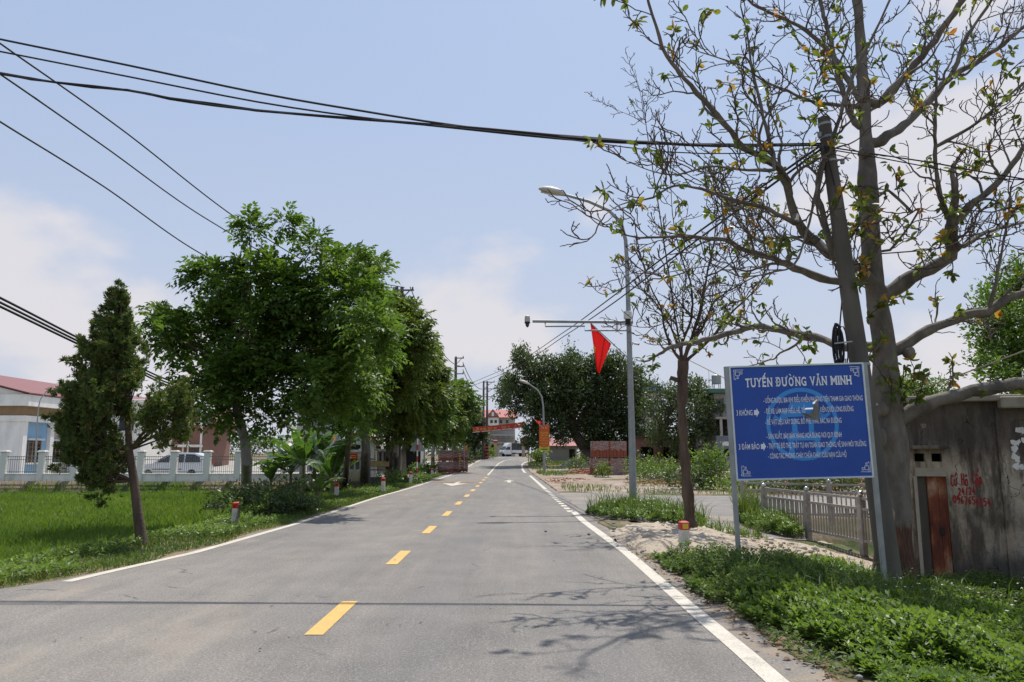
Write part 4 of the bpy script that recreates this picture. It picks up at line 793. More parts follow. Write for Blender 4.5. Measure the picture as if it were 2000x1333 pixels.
class Bare:
    def __init__(s, seed): s.r = random.Random(seed); s.limb = MB(); s.twig = MB(); s.leaf = ([], [], [], [], [], []); s.nt = 0; s.pool = []; s.k = 1.0
    def rv(s): 
        r = s.r; v = Vector((r.gauss(0, 1), r.gauss(0, 1), r.gauss(0, 1))); return v.normalized()
    def leaves(s, p, d, n, dry=None):
        r = s.r; hue = r.random()
        for k in range(n):
            v = (d * .4 + s.rv() * .9 + Vector((0, 0, -.35))).normalized(); s.leaf[0].append(tuple(p + s.rv() * .03)); s.leaf[1].append(tuple(v)); s.leaf[2].append(tuple((s.rv() + Vector((0, 0, .8))).normalized())); L = r.uniform(.10, .17); s.leaf[3].append(L); s.leaf[4].append(L * r.uniform(.42, .55)); s.leaf[5].append(min(1, max(0, (.3 + .2 * r.random() if hue < .72 else .55 + .4 * r.random()) if dry is None else dry)))
    def side(s, path, rad, level, dens, lmin, lmax, leafp, t0=.15, up=.25, end=True):
        "knobbly side branches along a limb"
        r = s.r; L = sum((b - a).length for a, b in zip(path[:-1], path[1:])); acc = 0; nxt = r.uniform(.1, .4) / dens
        for i in range(1, len(path)):
            seg = path[i] - path[i - 1]; acc += seg.length
            if acc > nxt and acc > L * t0:
                nxt = acc + r.uniform(.55, 1.45) / dens; tf = acc / L; d = seg.normalized(); q = d.orthogonal().normalized(); q.rotate(Matrix.Rotation(r.uniform(0, 6.283), 3, d)); sd_ = (d * r.uniform(.35, .9) + q * r.uniform(.6, 1.0) + Vector((0, 0, up))).normalized()
                l = r.uniform(lmin, lmax) * (1.1 - .5 * tf); s.branch(path[i], sd_, l, min(.03, max(.008 * s.k, rad[i] * r.uniform(.35, .6))), level, leafp)
        if end: s.branch(path[-1], (path[-1] - path[-2]).normalized(), r.uniform(lmin, lmax) * .7, max(.004, rad[-1]), level, leafp)
    def branch(s, p, d, L, r0, level, leafp):
        r = s.r; n = max(4, int(L / .085)); pts = [p.copy()]; cur = p.copy(); d = d.copy()
        for i in range(n):
            d = (d + s.rv() * .36 + Vector((0, 0, .06))).normalized(); cur = cur + d * L / n; pts.append(cur.copy())
        rads = [max((.011, .0095, .0075, .007)[level] * s.k, r0 * (1 - .72 * i / n)) for i in range(n + 1)]
        if level == 1: rads[-1] = rads[-2] * 1.2
        (s.limb if r0 > .014 else s.twig).tube(pts, rads, 6 if r0 > .014 else 4, True); s.nt += 1
        if level < 3: s.side(pts, rads, level + 1, (3.4, 5.6, 7.5)[level], L * .25, L * .6, leafp, .15, .22, level < 2)
        if r.random() < leafp * (.35 if level < 2 else 1): s.leaves(pts[-1], d, r.randint(3, 7))
        elif level >= 2 and r.random() < .25: s.twig.tube([pts[-1], pts[-1] + (d + s.rv() * .5) * .035], [.006, .005], 4)
    def main(s, px, y0, y1, r0, r1, dens=2.2, lmin=.5, lmax=1.3, leafp=.09, t0=.12, bend=0, base=None, c7=True, n=10, level=1):
        m = len(px); pts = []
        for i, (a, b) in enumerate(px):
            f = i / (m - 1); X_, Y_ = C7(a, b) if c7 else (a, b); pts.append(P(X_, Y_, y0 + (y1 - y0) * f + bend * math.sin(math.pi * f)))
        if s.pool:
            q = min(s.pool, key=lambda v: (v - pts[0]).length); dq = (q - pts[0]).length
            if .02 < dq < .9: pts.insert(0, q.copy())
        path = smooth_path(pts, .14); k = len(path) - 1; rad = [((r0 + (r1 - r0) * (i / k) ** .7) * .88) * (1 + .1 * math.sin(i * 1.9 + r0 * 90) + .06 * math.sin(i * .7)) for i in range(k + 1)]
        path = [p + s.rv() * min(.02, rad[i] * .35) if 0 < i < k else p for i, p in enumerate(path)]
        s.pool += path[::2]; s.limb.tube(path, rad, n); s.side(path, rad, level, dens * 2.2, lmin * 1.1, lmax * 1.2, leafp, t0); return path
    def finish(s, root, o, bark, lm, twm=None):
        s.limb.build('limbs', bark, root, o, True, recalc=False); s.twig.build('twigs', twm or B_dark, root, o, True, recalc=False)
        a = [np.array(v) for v in s.leaf]; V, F = leaf_ovals(a[0], a[1], a[2], a[3], a[4]); np_mesh('leaves', V, F, lm, root, o, np.repeat(a[5], 2))
yk = 12.6
kb = G(1742, 1098); kb = Vector((1742 - 1000, 0, 0)) / FPX * yk + Vector((0, yk, 0)); kb.z = Z(kb.x, kb.y)
K = Bare(3); kroot = thing('kapok_tree', kb, 'large nearly bare grey tree behind the blue sign with few yellowing leaves', 'tree')
tr = MB(); tpx = [(1748, 1150), (1745, 1060), (1742, 960), (1740, 890), (1736, 830), (1732, 760), (1728, 690), (1718, 620), (1706, 540), (1700, 460), (1695, 380), (1693, 300), (1688, 220), (1684, 140), (1679, 60), (1673, -20), (1668, -110)]
tpts = smooth_path([P(a, b, yk) for a, b in tpx], .18); tn = len(tpts) - 1
trad = []
for i, p in enumerate(tpts):
    z = p.z; trad.append(float(np.interp(z, [-.8, .0, 1.0, 1.6, 2.2, 3.0, 3.6, 5.0, 6.3, 6.9, 9.8], [.36, .29, .27, .27, .245, .2, .18, .148, .168, .112, .075])) * (1 + .04 * math.sin(i * 1.3)))
tr.tube(tpts, trad, 18); K.pool += tpts
# knobs, old cut stubs and flaked bark at the foot
for a, b, dy, rr_ in ((1712, 855, -.25, .16), (1704, 845, -.2, .13), (1722, 800, -.25, .12), (1850 - 75, 690, -.1, .1), (1688, 300, -.1, .1)): tr.ball(P(a, b, yk + dy), rr_, 7, 1.1)
B_foot = B_kapok.copy(); B_foot.name = 'kapok_trunk_bark'; t = B_foot.node_tree; b = [n for n in t.nodes if n.type == 'BSDF_PRINCIPLED'][0]; src = b.inputs['Base Color'].links[0].from_socket
tcz = t.nodes.new('ShaderNodeTexCoord'); szz = t.nodes.new('ShaderNodeSeparateXYZ'); t.links.new(tcz.outputs['Object'], szz.inputs[0]); fn = tnoise(t, 5, 8, .7, (1, 1, .25)); fn2 = tnoise(t, 9, 6, .7, (1, 1, .15))
raw = ramp(t, fn2, [(.3, (.025, .016, .012)), (.5, (.075, .038, .024)), (.64, (.16, .07, .04)), (.8, (.3, .2, .13))])
msk = tstep(t, tmath(t, 'ADD', szz.outputs['Z'], tmath(t, 'MULTIPLY', fn, .9)), 1.62, 1.5); t.links.new(tmix(t, msk, src, raw), b.inputs['Base Color'])
rough(tr, .022, 3.2); trunk = tr.build('trunk', B_foot, kroot, kb, True)
M_split = mat('pale_split_wood', (.4, .31, .2), (.22, .14, .09), 6, .95, 0, .5, 25, stretch=(1, 1, .2))
for (a0, b0, a1, b1, w) in ((1716, 1000, 1722, 1040, .05), (1740, 990, 1745, 1020, .06)):
    fl = MB(); p = P(a0, b0, yk - .31); q = P(a1, b1, yk - .36); fl.tube([p, p.lerp(q, .4) + Vector((.01, -.03, 0)), q], [w * .15, w * .5, w * .12], 5); fl.build('wood_splinter', M_split, trunk, kb, True)
mn = K.main
mn([(1110, 1090), (1200, 1030), (1300, 985), (1352, 950), (1345, 880), (1350, 835)], yk, yk - .6, .16, .11, 1.2, .6, 1.2, t0=.5)
mn([(1350, 835), (1430, 760), (1500, 700), (1570, 620), (1640, 520), (1720, 420)], yk - .6, yk - 1.2, .095, .03, 2.4, .6, 1.5)
mn([(1350, 830), (1308, 730), (1292, 640), (1288, 540), (1290, 400), (1296, 260)], yk - .6, yk - 1.3, .06, .018, 2.2, .5, 1.1)
mn([(1290, 550), (1380, 500), (1480, 430), (1560, 360), (1640, 290), (1720, 230)], yk - .9, yk - 1.6, .04, .015, 2.6, .4, 1.1)
mn([(1075, 530), (1190, 450), (1290, 350), (1350, 285), (1480, 210), (1619, 100), (1720, 20)], yk, yk + 1.4, .11, .03, 2.0, .5, 1.3, t0=.25)
mn([(1345, 285), (1370, 230), (1410, 130), (1480, 30), (1530, -60)], yk + .6, yk + .2, .05, .025, 2.2, .5, 1.1)
mn([(1075, 385), (1190, 270), (1310, 120), (1400, -10), (1470, -110)], yk, yk - 1.2, .1, .045, 1.6, .5, 1.2, t0=.25)
mn([(1085, 1075), (980, 990), (900, 945), (820, 880), (765, 800), (735, 690), (690, 610), (580, 550), (480, 430), (380, 320), (290, 210), (250, 100), (215, -20)], yk, yk - 2.4, .13, .02, 1.7, .5, 1.4, t0=.2)
mn([(1075, 1040), (930, 1048), (800, 1010), (680, 960), (560, 925), (525, 895), (470, 890), (330, 880), (190, 885), (110, 865), (50, 830)], yk, yk - 1.0, .12, .008, 2.3, .5, 1.25, t0=.3)
mn([(1050, 1290), (930, 1290), (850, 1255), (740, 1235), (620, 1215), (560, 1230), (430, 1265), (310, 1290)], yk - .1, yk + 3.2, .1, .05, 1.6, .5, 1.2, .2, .25)
mn([(1130, 1310), (1260, 1230), (1400, 1175), (1480, 1160), (1560, 1110), (1660, 1080)], yk, yk - .6, .12, .07, 1.7, .5, 1.3, t0=.2)
mn([(1490, 1150), (1510, 1080), (1530, 960), (1560, 820), (1570, 700)], yk - .4, yk - 1.0, .045, .012, 2.4, .4, .9)
mn([(900, 945), (870, 800), (850, 700), (890, 560), (935, 430), (985, 280), (1060, 130), (1120, 0)], yk - .8, yk - 1.8, .075, .018, 2.4, .5, 1.2)
mn([(770, 830), (690, 790), (640, 770), (520, 740), (420, 705), (320, 690), (240, 735), (170, 750), (110, 765), (60, 800)], yk - 1.3, yk - 2.6, .06, .007, 2.5, .45, 1.1)
mn([(745, 920), (640, 900), (560, 830), (520, 700), (470, 600)], yk - .4, yk + 1.6, .05, .012, 2.2, .5, 1.1)
mn([(690, 600), (665, 500), (640, 400), (608, 260), (590, 130), (565, 25)], yk - 1.5, yk - 1.0, .05, .012, 2.1, .5, 1.1)
mn([(1005, 370), (930, 240), (830, 130), (700, 60), (610, 15), (560, -40)], yk, yk + 1.4, .07, .025, 2.0, .5, 1.3)
mn([(1000, 470), (930, 300), (900, 150), (870, 40), (850, -60)], yk, yk + .8, .07, .035, 1.9, .5, 1.1)
mn([(1010, 395), (840, 380), (740, 340), (640, 295), (580, 250), (480, 215), (400, 190)], yk, yk - 1.4, .05, .008, 2.6, .5, 1.2)
mn([(1380, 920), (1480, 865), (1570, 840), (1680, 810)], yk - .6, yk + .8, .05, .02, 2.6, .5, 1.1)
mn([(1020, 430), (1100, 370), (1180, 240), (1240, 150)], yk, yk + 1.2, .04, .01, 2.4, .4, 1.0)
mn([(690, 635), (560, 630), (450, 620), (330, 650), (240, 640), (140, 600)], yk - 1.6, yk - 2.4, .035, .006, 2.6, .4, 1.0)
mn([(1120, 930), (1230, 780), (1150, 820), (1070, 800)], yk, yk - 1.4, .03, .006, 2.6, .4, .9, .12)
mn([(950, 1040), (1000, 960), (1150, 940), (1300, 925), (1420, 880)], yk - .7, yk - 1.6, .025, .006, 2.8, .4, .9, .12)
mn([(850, 700), (780, 960), (700, 1010), (560, 1030), (480, 990), (380, 1000), (260, 1020)], yk - 1.2, yk - 2.0, .03, .006, 2.5, .4, 1.0)
mn([(1130, 720), (1090, 720), (1000, 850), (985, 1010)], yk - .5, yk - 1.2, .03, .008, 2.0, .3, .8, .3)
mn([(1620 - 50, 770), (1500, 790), (1440, 870), (1350, 960)], yk - 1.2, yk - .9, .02, .006, 2.6, .3, .8)
# big limb growing level over the hut roof
mn([(1752, 830), (1775, 806), (1830, 782), (1900, 765), (1960, 755), (2030, 745), (2120, 738)], yk - .05, yk - .5, .15, .1, .9, .3, .7, .5, .3, c7=False, n=14)
for a, b in ((1040, 1180), (1085, 1130), (1010, 880), (1000, 760), (1040, 1330), (820, 1290)):
    X_, Y_ = C7(a, b); p = P(X_, Y_, yk - .4); K.branch(p, Vector((K.r.uniform(-.6, .6), -.5, .4)).normalized(), .4, .012, 2, .9); K.leaves(p, Vector((0, -1, 0)), 9, .25)
for a, b in ((1765, 775), (1730, 740), (1760, 745), (1790, 780), (1740, 770)): p = P(a, b, yk - .5); K.branch(p, Vector((K.r.uniform(-.6, .6), -.4, .5)).normalized(), .5, .012, 2, .9); K.leaves(p, Vector((0, -1, 0)), 10, .2)
K.finish(kroot, kb, B_kapok, G7)
# the slim darker tree near the lamp
yb = 17.2; bb = Vector(((1347 - 1000) / FPX * yb, yb, 0)); bb.z = Z(bb.x, bb.y); S = Bare(8); S.pool.append(P(1334, 715, yb)); sroot = thing('bare_tree', bb, 'slim bare tree with dark split trunk beside the red and yellow topped post', 'tree')
tb = MB(); sp = smooth_path([P(a, b, yb) for a, b in ((1349, 1035), (1346, 985), (1340, 930), (1336, 870), (1332, 810), (1333, 750), (1334, 705))], .09); tb.tube(sp, [float(np.interp(i / (len(sp) - 1), [0, .08, .5, .75, .9, 1], [.16, .12, .1, .1, .13, .12])) * (1 + .07 * math.sin(i * .9)) for i in range(len(sp))], 14)
tb.tube([P(1328, 745, yb), P(1318, 742, yb - .1), P(1309, 738, yb - .1)], [.05, .045, .05], 7); rough(tb, .03, 4.5); tb.build('trunk', B_dark, sroot, bb, True)
sm_ = S.main; Q = dict(c7=False, leafp=.06)
top = (1334, 710)
for pts, y1, r0 in (([top, (1318, 690), (1300, 650), (1290, 600), (1270, 560), (1250, 500)], yb - .8, .05), ([top, (1345, 680), (1372, 640), (1395, 590), (1430, 560), (1440, 500)], yb - .4, .06), ([top, (1340, 690), (1370, 600), (1380, 540), (1395, 470), (1402, 380)], yb + .5, .065), ([top, (1330, 680), (1350, 620), (1350, 560), (1330, 500), (1315, 430), (1310, 360)], yb + .2, .05), ([top, (1330, 690), (1310, 640), (1270, 580), (1230, 560), (1190, 575)], yb + .8, .045),
        ([top, (1390, 660), (1430, 610), (1480, 560), (1500, 500), (1510, 440)], yb + .9, .05), ([(1350, 620), (1320, 580), (1290, 540), (1250, 530), (1210, 545)], yb - .5, .025), ([(1372, 640), (1330, 600), (1300, 630), (1260, 640), (1225, 635)], yb - .6, .02), ([(1380, 540), (1420, 520), (1460, 470), (1470, 400)], yb + .4, .03)):
    sm_(pts, yb, y1, r0, .007, 3.2, .4, 1.1, **Q)
# pale dead whippy shoot beside it
sm_([(1330, 690), (1310, 560), (1290, 430), (1275, 330), (1262, 245), (1255, 190)], yb + .3, yb + 1.2, .03, .01, 1.6, .3, .9, leafp=.02, t0=.4, c7=False)
for pts in ([(1262, 245), (1240, 230), (1205, 215), (1175, 200), (1160, 192)], [(1258, 235), (1252, 190), (1245, 160), (1226, 115)], [(1260, 240), (1265, 190), (1275, 150)], [(1262, 240), (1285, 225), (1300, 215)]): sm_(pts, yb + 1.1, yb + 1.4, .012, .003, 4, .15, .5, leafp=0, c7=False, level=2)
S.finish(sroot, bb, B_dark, G7)

# ---------------------------------------------------------------- concrete pole with cables
yp = 11.2; pb = Vector(((1718 - 1000) / FPX * yp, yp, 0)); pb.z = Z(pb.x, pb.y); pole = thing('utility_pole', pb, 'leaning concrete utility pole behind the sign with a black cable coil', 'pole')
ptop = P(1609, 232, yp + .3); pmid = P(1660, 660, yp + .15); d_ = (ptop - pb)
m_ = MB(); m_.tube([pb + Vector((0, 0, -.1)), pb + d_ * .5, ptop], [.168, .14, .095], 20); m_.build('shaft', M_conc, pole, pb, True)
M3 = d_.to_track_quat('Z', 'Y').to_matrix()
for f, rr_ in ((.985, .1), (.955, .103), (.90, .108), (.46, .146)): m_ = MB(); m_.lathe([(rr_, -.02), (rr_ + .004, -.02), (rr_ + .004, .02), (rr_, .02)], pb + d_ * f, 20, M3); m_.build('steel_band', M_galv, pole, pb)
m_ = MB()
for f, side in ((.96, -1), (.93, -1), (.90, 1)):
    c = pb + d_ * f; m_.tube([c + Vector((side * .1, -.05, 0)), c + Vector((side * .2, -.12, .01)), c + Vector((side * .24, -.12, -.03))], .012, 6); m_.cbox(c + Vector((side * .15, -.1, -.03)), (.06, .05, .09), .01)
m_.build('cable_bracket', M_galv, pole, pb)
coil = thing('cable_coil', P(1640, 675, yp - .12), 'coil of black cable strapped to the leaning concrete pole', 'cable'); m_ = MB(); rr_ = random.Random(4)
for k in range(12):
    x0 = rr_.uniform(-.07, .07); w_ = rr_.uniform(.03, .07); h_ = rr_.uniform(.24, .34); y_ = rr_.uniform(-.05, .03); z_ = rr_.uniform(-.04, .04)
    loop = [(x0 + w_ * math.cos(a), y_, z_ + h_ * math.sin(a)) for a in np.linspace(0, 6.283, 15)]; m_.tube(loop, .009, 5, False)
m_.build('loops', M_black, coil, None, True, recalc=False); m_ = MB(); m_.bar((-.1, -.06, .02), (.16, -.06, .05), .012, .02); m_.build('strap', M_galv, coil)
tails = MB()
for k in range(8): x0 = -.08 + .024 * k; tails.tube([(x0, -.02, -.2), (x0 - .02, -.01, -.4), (x0 + rr_.uniform(-.02, .02), 0, -.5 - rr_.uniform(0, .08))], .008, 5)
tails.build('cable_tail', M_black, coil, None, True)

# ---------------------------------------------------------------- the blue notice board
M_blue = mat('blue_vinyl', (.014, .075, .37), (.012, .064, .32), 2, .45, 0, .02, 10, dirt=(.025, .075, .32), dscale=1.2, damt=.5)
M_light = mat('light_blue_vinyl', (.04, .27, .68), (.035, .24, .6), 2, .45, 0, 0); M_let = mat('white_lettering', (.78, .8, .84), (.68, .7, .74), 6, .5, 0, 0); M_tear = mat('torn_board_back', (.24, .22, .19), (.14, .13, .11), 8, .8, 0, .1)
M_frame = mat('white_frame', (.62, .68, .68), (.5, .56, .56), 4, .5, .1, .05)
ysn = 10.4; SC = ysn / FPX / 5.332
def text_mesh(name, body, h, width, m, parent, loc, bold=.01, skew=0, M=None, cx=False):
    cu = bpy.data.curves.new(name, 'FONT'); cu.body = body; cu.size = 1; cu.offset = bold; cu.resolution_u = 3; ob = bpy.data.objects.new(name, cu); col.objects.link(ob); bpy.context.view_layer.update()
    me = bpy.data.meshes.new_from_object(ob.evaluated_get(bpy.context.evaluated_depsgraph_get())); bpy.data.objects.remove(ob); bpy.data.curves.remove(cu); me.name = name
    n = len(me.vertices); co = np.empty(n * 3, np.float32); me.vertices.foreach_get('co', co); co = co.reshape(-1, 3)
    x0, x1 = co[:, 0].min(), co[:, 0].max(); cap = .727; co[:, 0] = (co[:, 0] - x0) / (x1 - x0) * width; co[:, 1] *= h / cap; me.vertices.foreach_set('co', np.stack([co[:, 0], np.zeros(n), co[:, 1]], 1).astype(np.float32).ravel()); me.update()
    me.materials.clear()
    if m: me.materials.append(m)
    o = bpy.data.objects.new(name, me); col.objects.link(o); o.parent = parent; o.location = loc
    return o
sorig = P(1410 + 815 / 5.332, 700 + 655 / 5.332, ysn)          # middle of the board
lpz = Z(P(1445, 1108, ysn).x, ysn); sign = thing('notice_board', sorig, 'blue roadside notice board with white lettering and a torn hole', 'sign'); sign.rotation_euler = (0, -R(1.45), R(-2))
BW, BH = 1360 * SC, 1150 * SC * 1.0
def loc(cx_, cy_): # crop pixel -> board plane (x right, z up)
    yl = cy_ + (cx_ - 815) * .0255; xl_ = cx_ - (yl - 655) * .056; return ((xl_ - 818) * SC, -(yl - 655) * SC)
bm = bmesh.new(); hw, hh2 = BW / 2, BH / 2
ov = [bm.verts.new((x, 0, z)) for x, z in ((-hw, -hh2), (hw, -hh2), (hw, hh2), (-hw, hh2))]; oe = [bm.edges.new((ov[i], ov[(i + 1) % 4])) for i in range(4)]
hole = [loc(*q) for q in ((1000, 430), (1008, 520), (1002, 600), (980, 635), (905, 632), (890, 600), (820, 565), (850, 552), (905, 535), (940, 490), (975, 445))]; hv = [bm.verts.new((x, 0, z)) for x, z in hole]; he = [bm.edges.new((hv[i], hv[(i + 1) % len(hv)])) for i in range(len(hv))]
bmesh.ops.triangle_fill(bm, edges=oe + he, use_beauty=True, use_dissolve=False)
for f in [f for f in bm.faces if all(v in hv for v in f.verts)]: bm.faces.remove(f)
me = bpy.data.meshes.new('board'); bm.to_mesh(me); bm.free(); me.materials.append(M_blue); board = bpy.data.objects.new('board', me); col.objects.link(board); board.parent = sign
flp = MB()
def onb(q, dy): x, z = loc(*q); return (x, dy, z)
flp.add([onb((1000, 432), -.004), onb((1006, 520), -.035), onb((1002, 632), -.05), onb((975, 640), -.012), onb((940, 560), -.008), onb((965, 480), -.006)], [(0, 1, 2, 3, 4, 5)])
flp.add([onb((905, 634), -.004), onb((978, 640), -.012), onb((950, 560), -.05), onb((880, 585), -.045), onb((820, 565), -.006)], [(0, 1, 2, 3, 4)]); tf = flp.build('torn_flap', M_tear, sign, recalc=False)
bk = MB(); bk.add([(-hw, .012, -hh2), (hw, .012, -hh2), (hw, .012, hh2), (-hw, .012, hh2)], []); 
def fr(name, a, b, w=.022): f = MB(); f.bar(a, b, .03, w); return f.build(name, M_frame, sign)
e = .011
fr('frame_rail', (-hw - .02, -.001, hh2 + e), (hw + .02, -.001, hh2 + e)); fr('frame_rail', (-hw - .02, -.001, -hh2 - e), (hw + .02, -.001, -hh2 - e)); fr('frame_rail', (-hw - e, -.001, -hh2), (-hw - e, -.001, hh2)); fr('frame_rail', (hw + e, -.001, -hh2), (hw + e, -.001, hh2))
for x, zb in ((-hw - .05, -hh2 - 1.42), (hw + .05, -hh2 - 1.75)):
    m_ = MB(); m_.bar((x, .03, hh2 + .02), (x, .03, zb), .062, .055); m_.build('post', M_galv, sign)
# the emblem: ring and a stylised gate pavilion
em = MB(); cx_, cy_ = loc(838, 685); Ro, Ri = 372 * SC, 330 * SC; nseg = 64
ringv = [(cx_ + q * math.cos(a), -.0035, cy_ + q * 1.01 * math.sin(a)) for a in np.linspace(0, 2 * math.pi, nseg, endpoint=False) for q in (Ri, Ro)]; em.add(ringv, [(2 * i, 2 * i + 1, (2 * i + 3) % (2 * nseg), (2 * i + 2) % (2 * nseg)) for i in range(nseg)])
def epoly(pts): em.add([(loc(*q)[0], -.003, loc(*q)[1]) for q in pts], [tuple(range(len(pts)))])
epoly([(715, 465), (935, 455), (985, 515), (690, 528)]); epoly([(640, 545), (1010, 530), (1060, 590), (1120, 560), (1128, 585), (1040, 660), (985, 600), (690, 615), (600, 665), (545, 610), (560, 590), (600, 620)]); epoly([(730, 630), (785, 628), (790, 800), (735, 800)]); epoly([(900, 625), (955, 622), (955, 800), (905, 802)])
epoly([(660, 810), (1010, 800), (1025, 850), (690, 858)]); epoly([(690, 862), (748, 860), (756, 1010), (700, 1000)]); epoly([(960, 852), (1012, 850), (1020, 985), (972, 1000)])
em.build('emblem', M_light, sign, recalc=False)
def tline(name, body, x0, y0, x1, h, m=M_let, bold=.01):
    a = loc(x0, y0); b_ = loc(x1, y0 - (x1 - x0) * .0255); return text_mesh(name, body, h * SC, b_[0] - a[0], m, sign, (a[0], -.006, a[1]), bold)
def serif_title(body, x0, y0, x1, h):
    "heading set letter by letter, with slab serifs on the stems"
    SER = {'T': 'b', 'U': 'tltr', 'Y': 'tltrb', 'E': 'tlbl', 'N': 'tltrbl', 'D': 'tlbl', 'V': 'tltr', 'A': 'blbr', 'M': 'tltrblbr', 'I': 'tb', 'H': 'tltrblbr'}
    import unicodedata
    adv = []; x = 0.0; H = h * SC; m = MB()
    for ch in body:
        if ch == ' ': x += .42; continue
        pl = unicodedata.normalize('NFD', ch)[0].replace('Đ', 'D'); o = text_mesh('glyph', {'Ờ': 'O', 'Ư': 'U'}.get(ch, ch), 1.0, 1.0, None, None, (0, 0, 0), .03); co = [v.co.copy() for v in o.data.vertices]; fs = [tuple(p.vertices) for p in o.data.polygons]; me = o.data; bpy.data.objects.remove(o); bpy.data.meshes.remove(me)
        w_ = {'I': .22, 'M': .92, 'E': .56, 'T': .64}.get(pl, .72); d0 = .1 if ch == 'Đ' else 0; hook = .12 if ch in 'ƯỜ' else 0
        W_ = w_ + hook; m.add([(x + v.x * w_ - d0 * .6, 0, v.z) for v in co], fs); ends = {'tl': (.09, 1), 'tr': (w_ - .09, 1), 'bl': (.09, 0), 'br': (w_ - .09, 0), 't': (w_ / 2, 1), 'b': (w_ / 2, 0)}; code = SER.get(pl, '')
        keys = [code[i:i + 2] for i in range(0, len(code) - len(code) % 2, 2)] if pl != 'I' else ['t', 'b']
        if pl == 'T': keys = ['b']
        if pl == 'Y': keys = ['tl', 'tr', 'b']
        for k in keys: u, v = ends[k]; m.box((x + u, 0, v + (-.045 if v else .045)), (.3, .004, .09))
        if hook: m.box((x + w_ + .02, 0, 1.0), (.16, .004, .13)); m.box((x + w_ + .09, 0, 1.1), (.09, .004, .16))
        if ch == 'Ờ': m.bar((x + w_ * .22, 0, 1.36), (x + w_ * .58, 0, 1.14), .004, .12)
        x += W_ + .13
    a = loc(x0, y0); b_ = loc(x1, y0 - (x1 - x0) * .0255); sxx = (b_[0] - a[0]) / (x - .13); m.v = [(v[0] * sxx, v[1] * .2, v[2] * H) for v in m.v]; o = m.build('title_lettering', M_let, sign, recalc=False); o.location = (a[0], -.006, a[1])
serif_title('TUYẾN ĐƯỜNG VĂN MINH', 262, 302, 1356, 92)
tline('text_line', '- UỐNG RƯỢU, BIA KHI ĐIỀU KHIỂN PHƯƠNG TIỆN THAM GIA GIAO THÔNG', 445, 468, 1464, 54)
tline('text_line', '- ĐỂ XE; LÀM RẠP HIẾU, HỈ, TỔ', 453, 580, 872, 54); tline('text_line', 'KIỆN DƯỚI LÒNG ĐƯỜNG', 1028, 562, 1366, 54)
tline('text_line', '- ĐỂ VẬT LIỆU XÂY DỰNG, ĐỔ PHẾ THẢI, RÁC RA ĐƯỜNG', 460, 692, 1240, 54)
tline('text_line', '- SẢN XUẤT, BÀY BÁN HÀNG HOÁ ĐÚNG NƠI QUY ĐỊNH', 470, 838, 1236, 54); tline('text_line', '- TRẬT TỰ ĐÔ THỊ, TRẬT TỰ AN TOÀN GIAO THÔNG; VỆ SINH MÔI TRƯỜNG', 475, 937, 1482, 54); tline('text_line', '- CÔNG TÁC PHÒNG CHÁY CHỮA CHÁY, CỨU NẠN CỨU HỘ', 484, 1040, 1280, 54)
tline('text_line', '3 KHÔNG', 165, 598, 330, 58); tline('text_line', '3 ĐẢM BẢO', 184, 948, 396, 58); tline('emblem_lettering', 'HÀ NỘI', 742, 1058, 970, 42, M_light)
def arrow(x, y):
    a = MB(); pts = [(x, y - 26), (x + 26, y - 27), (x + 26, y - 48), (x + 54, y - 2), (x + 27, y + 46), (x + 27, y + 24), (x + 1, y + 25)]; a.add([(loc(*q)[0], -.006, loc(*q)[1]) for q in pts], [tuple(range(7))]); a.build('arrow_mark', M_let, sign, recalc=False)
arrow(344, 568); arrow(408, 917)
def corner(x, y, sx_, sy_):
    a = MB(); W = 5
    def seg(p, q): 
        p = loc(x + p[0] * sx_, y + p[1] * sy_); q = loc(x + q[0] * sx_, y + q[1] * sy_); a.bar((p[0], -.0045, p[1]), (q[0], -.0045, q[1]), .002, W * SC)
    for p, q in (((0, 0), (100, 0)), ((0, 0), (0, 20)), ((0, 20), (20, 20)), ((20, 0), (20, 60)), ((20, 20), (60, 20)), ((60, 20), (60, 60)), ((20, 60), (60, 60)), ((5, 32), (5, 105)), ((5, 32), (20, 32)), ((60, 42), (88, 42)), ((88, 18), (88, 42)), ((70, 18), (88, 18)), ((70, 18), (70, 34)), ((38, 60), (38, 90)), ((20, 90), (50, 90)), ((20, 90), (20, 105)), ((50, 70), (50, 90))): seg(p, q)
    a.build('corner_ornament', M_let, sign)
corner(138, 122, 1, 1); corner(1438, 92, -1, 1); corner(206, 1215, 1, -1); corner(1520, 1172, -1, -1)
bp = MB(); bp.bar((-hw, .02, .28 * hh2), (hw, .02, .28 * hh2), .02, .03); bp.bar((-hw, .02, -.5 * hh2), (hw, .02, -.5 * hh2), .02, .03); bp.build('back_brace', M_galv, sign)

